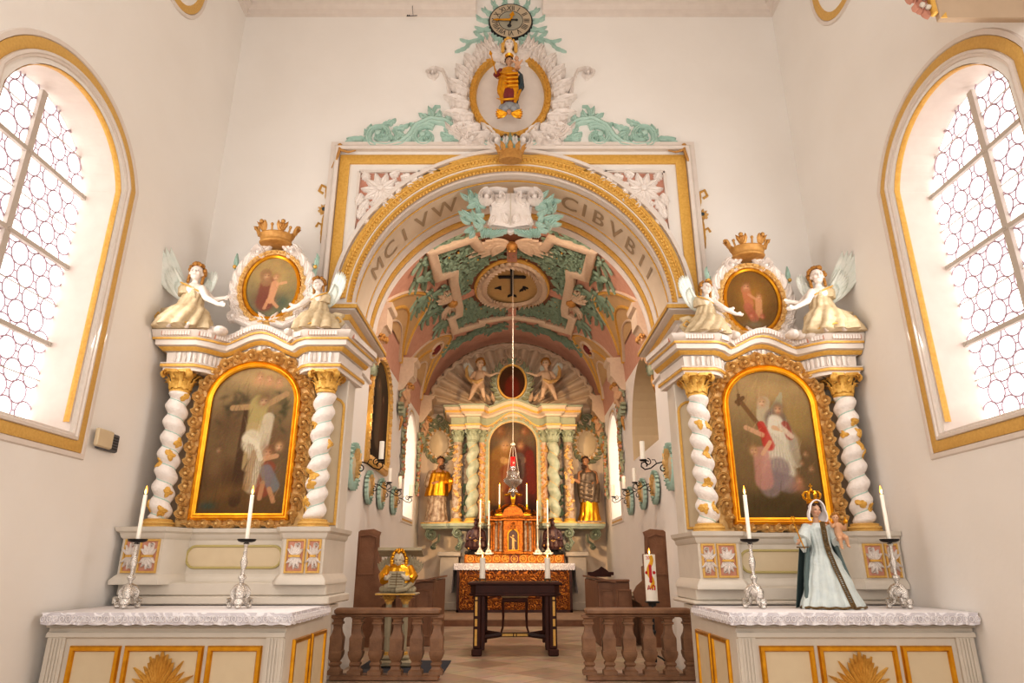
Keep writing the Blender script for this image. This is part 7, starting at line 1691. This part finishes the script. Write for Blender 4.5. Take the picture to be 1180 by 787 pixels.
def garland(q, y, z0, z1, label):
    t = thing('stucco_garland', label, 'garland', (q*2.58,y,z0)); rd = random.Random(int(y*7)+3+q); n = int((z1-z0)/.085)
    fl = M(); gr = M(); og = M()
    for k in range(n):
        z = z0+(z1-z0)*(k+.5)/n; w_ = .07+.05*sin(PI*(k+.5)/n); fn = lambda u,v,h: (q*(CX-.005-h), y+u, v)
        for j in range(2):
            u = rd.uniform(-w_,w_); gr.leaf(u,z,rd.uniform(0,6.28),.16,.05,fn,.06,2,n=6,base=rd.uniform(0,.05))
        u = rd.uniform(-w_,w_)*.8; (og if k%2 else fl).ell(fn(u,z+rd.uniform(-.02,.02),.07), rd.uniform(.035,.055), 8, 6)
    gr.build('green_leaves', 'greena', t); fl.build('pink_blossoms', 'pink', t); og.build('gilt_fruit', 'crownm', t)
for q,w_ in ((-1,'left'),(1,'right')):
    garland(q, 15.45, 3.15, 4.95, 'long stucco garland before the %s chancel window' % w_)
    garland(q, 18.05, 3.0, 4.6, 'stucco garland between the %s chancel window and the altar wall' % w_)
#@@CAMERA
# ------------------------------------------------------------------ camera and light
cam = bpy.data.cameras.new('camera'); co = bpy.data.objects.new('camera', cam); COL.objects.link(co)
cam.sensor_width = 36; cam.lens = 760/1180*36; co.location = (0,0,1.25); co.rotation_euler = (PI/2+math.radians(18.7),0,0); SC.camera = co; cam.clip_end = 100
SC.view_settings.view_transform = 'Standard'; SC.view_settings.look = 'None'; SC.view_settings.exposure = .04; SC.view_settings.gamma = .88
w = bpy.data.worlds.new('world'); SC.world = w; w.use_nodes = True
w.node_tree.nodes['Background'].inputs[0].default_value = lin((255,250,246)); w.node_tree.nodes['Background'].inputs[1].default_value = .85
def area(name, loc, tgt, sx, sy, e, c):
    l = bpy.data.lights.new(name,'AREA'); l.shape = 'RECTANGLE'; l.size = sx; l.size_y = sy; l.energy = e; l.color = c
    o = bpy.data.objects.new(name, l); COL.objects.link(o); o.location = loc
    o.rotation_euler = (Vector(tgt)-Vector(loc)).to_track_quat('-Z','Y').to_euler(); return o
area('nave fill', (0,-2.2,3.6), (0,8,2.6), 7, 5, 250, (1,.96,.915))  # added fill standing in for unseen nave windows behind the camera
area('left window light', (-3.95,5.2,4.0), (4,5.6,3.0), 2.9, 1.5, 78, (1,.975,.94))
area('right window light', (3.86,5.2,4.0), (-4,5.6,3.0), 2.9, 1.5, 78, (1,.975,.94))
area('vault fill', (0,9.98,6.92), (0,15.5,6.6), .8, .2, 20, (1,.78,.56))  # added fill, out of view behind the arch crown, brightens the vault
area('arch fill', (0,9.9,6.95), (0,17,2.5), 1.2, .3, 26, (1,.84,.68))  # unseen fill added behind the arch to brighten the chancel
area('chancel floor fill', (0,9.95,6.85), (0,12.2,0), 1.4, .25, 120, (1,.9,.8))  # downlight added out of sight behind the arch to brighten the floor
area('chancel daylight left', (-2.5,16.75,3.3), (2.6,15,2.0), 1.5, 2.0, 26, (1,.95,.88))
area('chancel daylight right', (2.5,16.75,3.3), (-2.6,15,2.0), 1.5, 2.0, 26, (1,.95,.88))
for sx in (-1,1):
    l = bpy.data.lights.new('altar spot','SPOT'); l.energy = 1350; l.color = (1,.68,.36); l.spot_size = math.radians(44); l.spot_blend = .6; l.shadow_soft_size = .12
    o = bpy.data.objects.new('altar spot', l); COL.objects.link(o); o.location = (sx*2.42,10.15,3.7); o.rotation_euler = (Vector((-sx*.3,18.3,3.4))-o.location).to_track_quat('-Z','Y').to_euler()
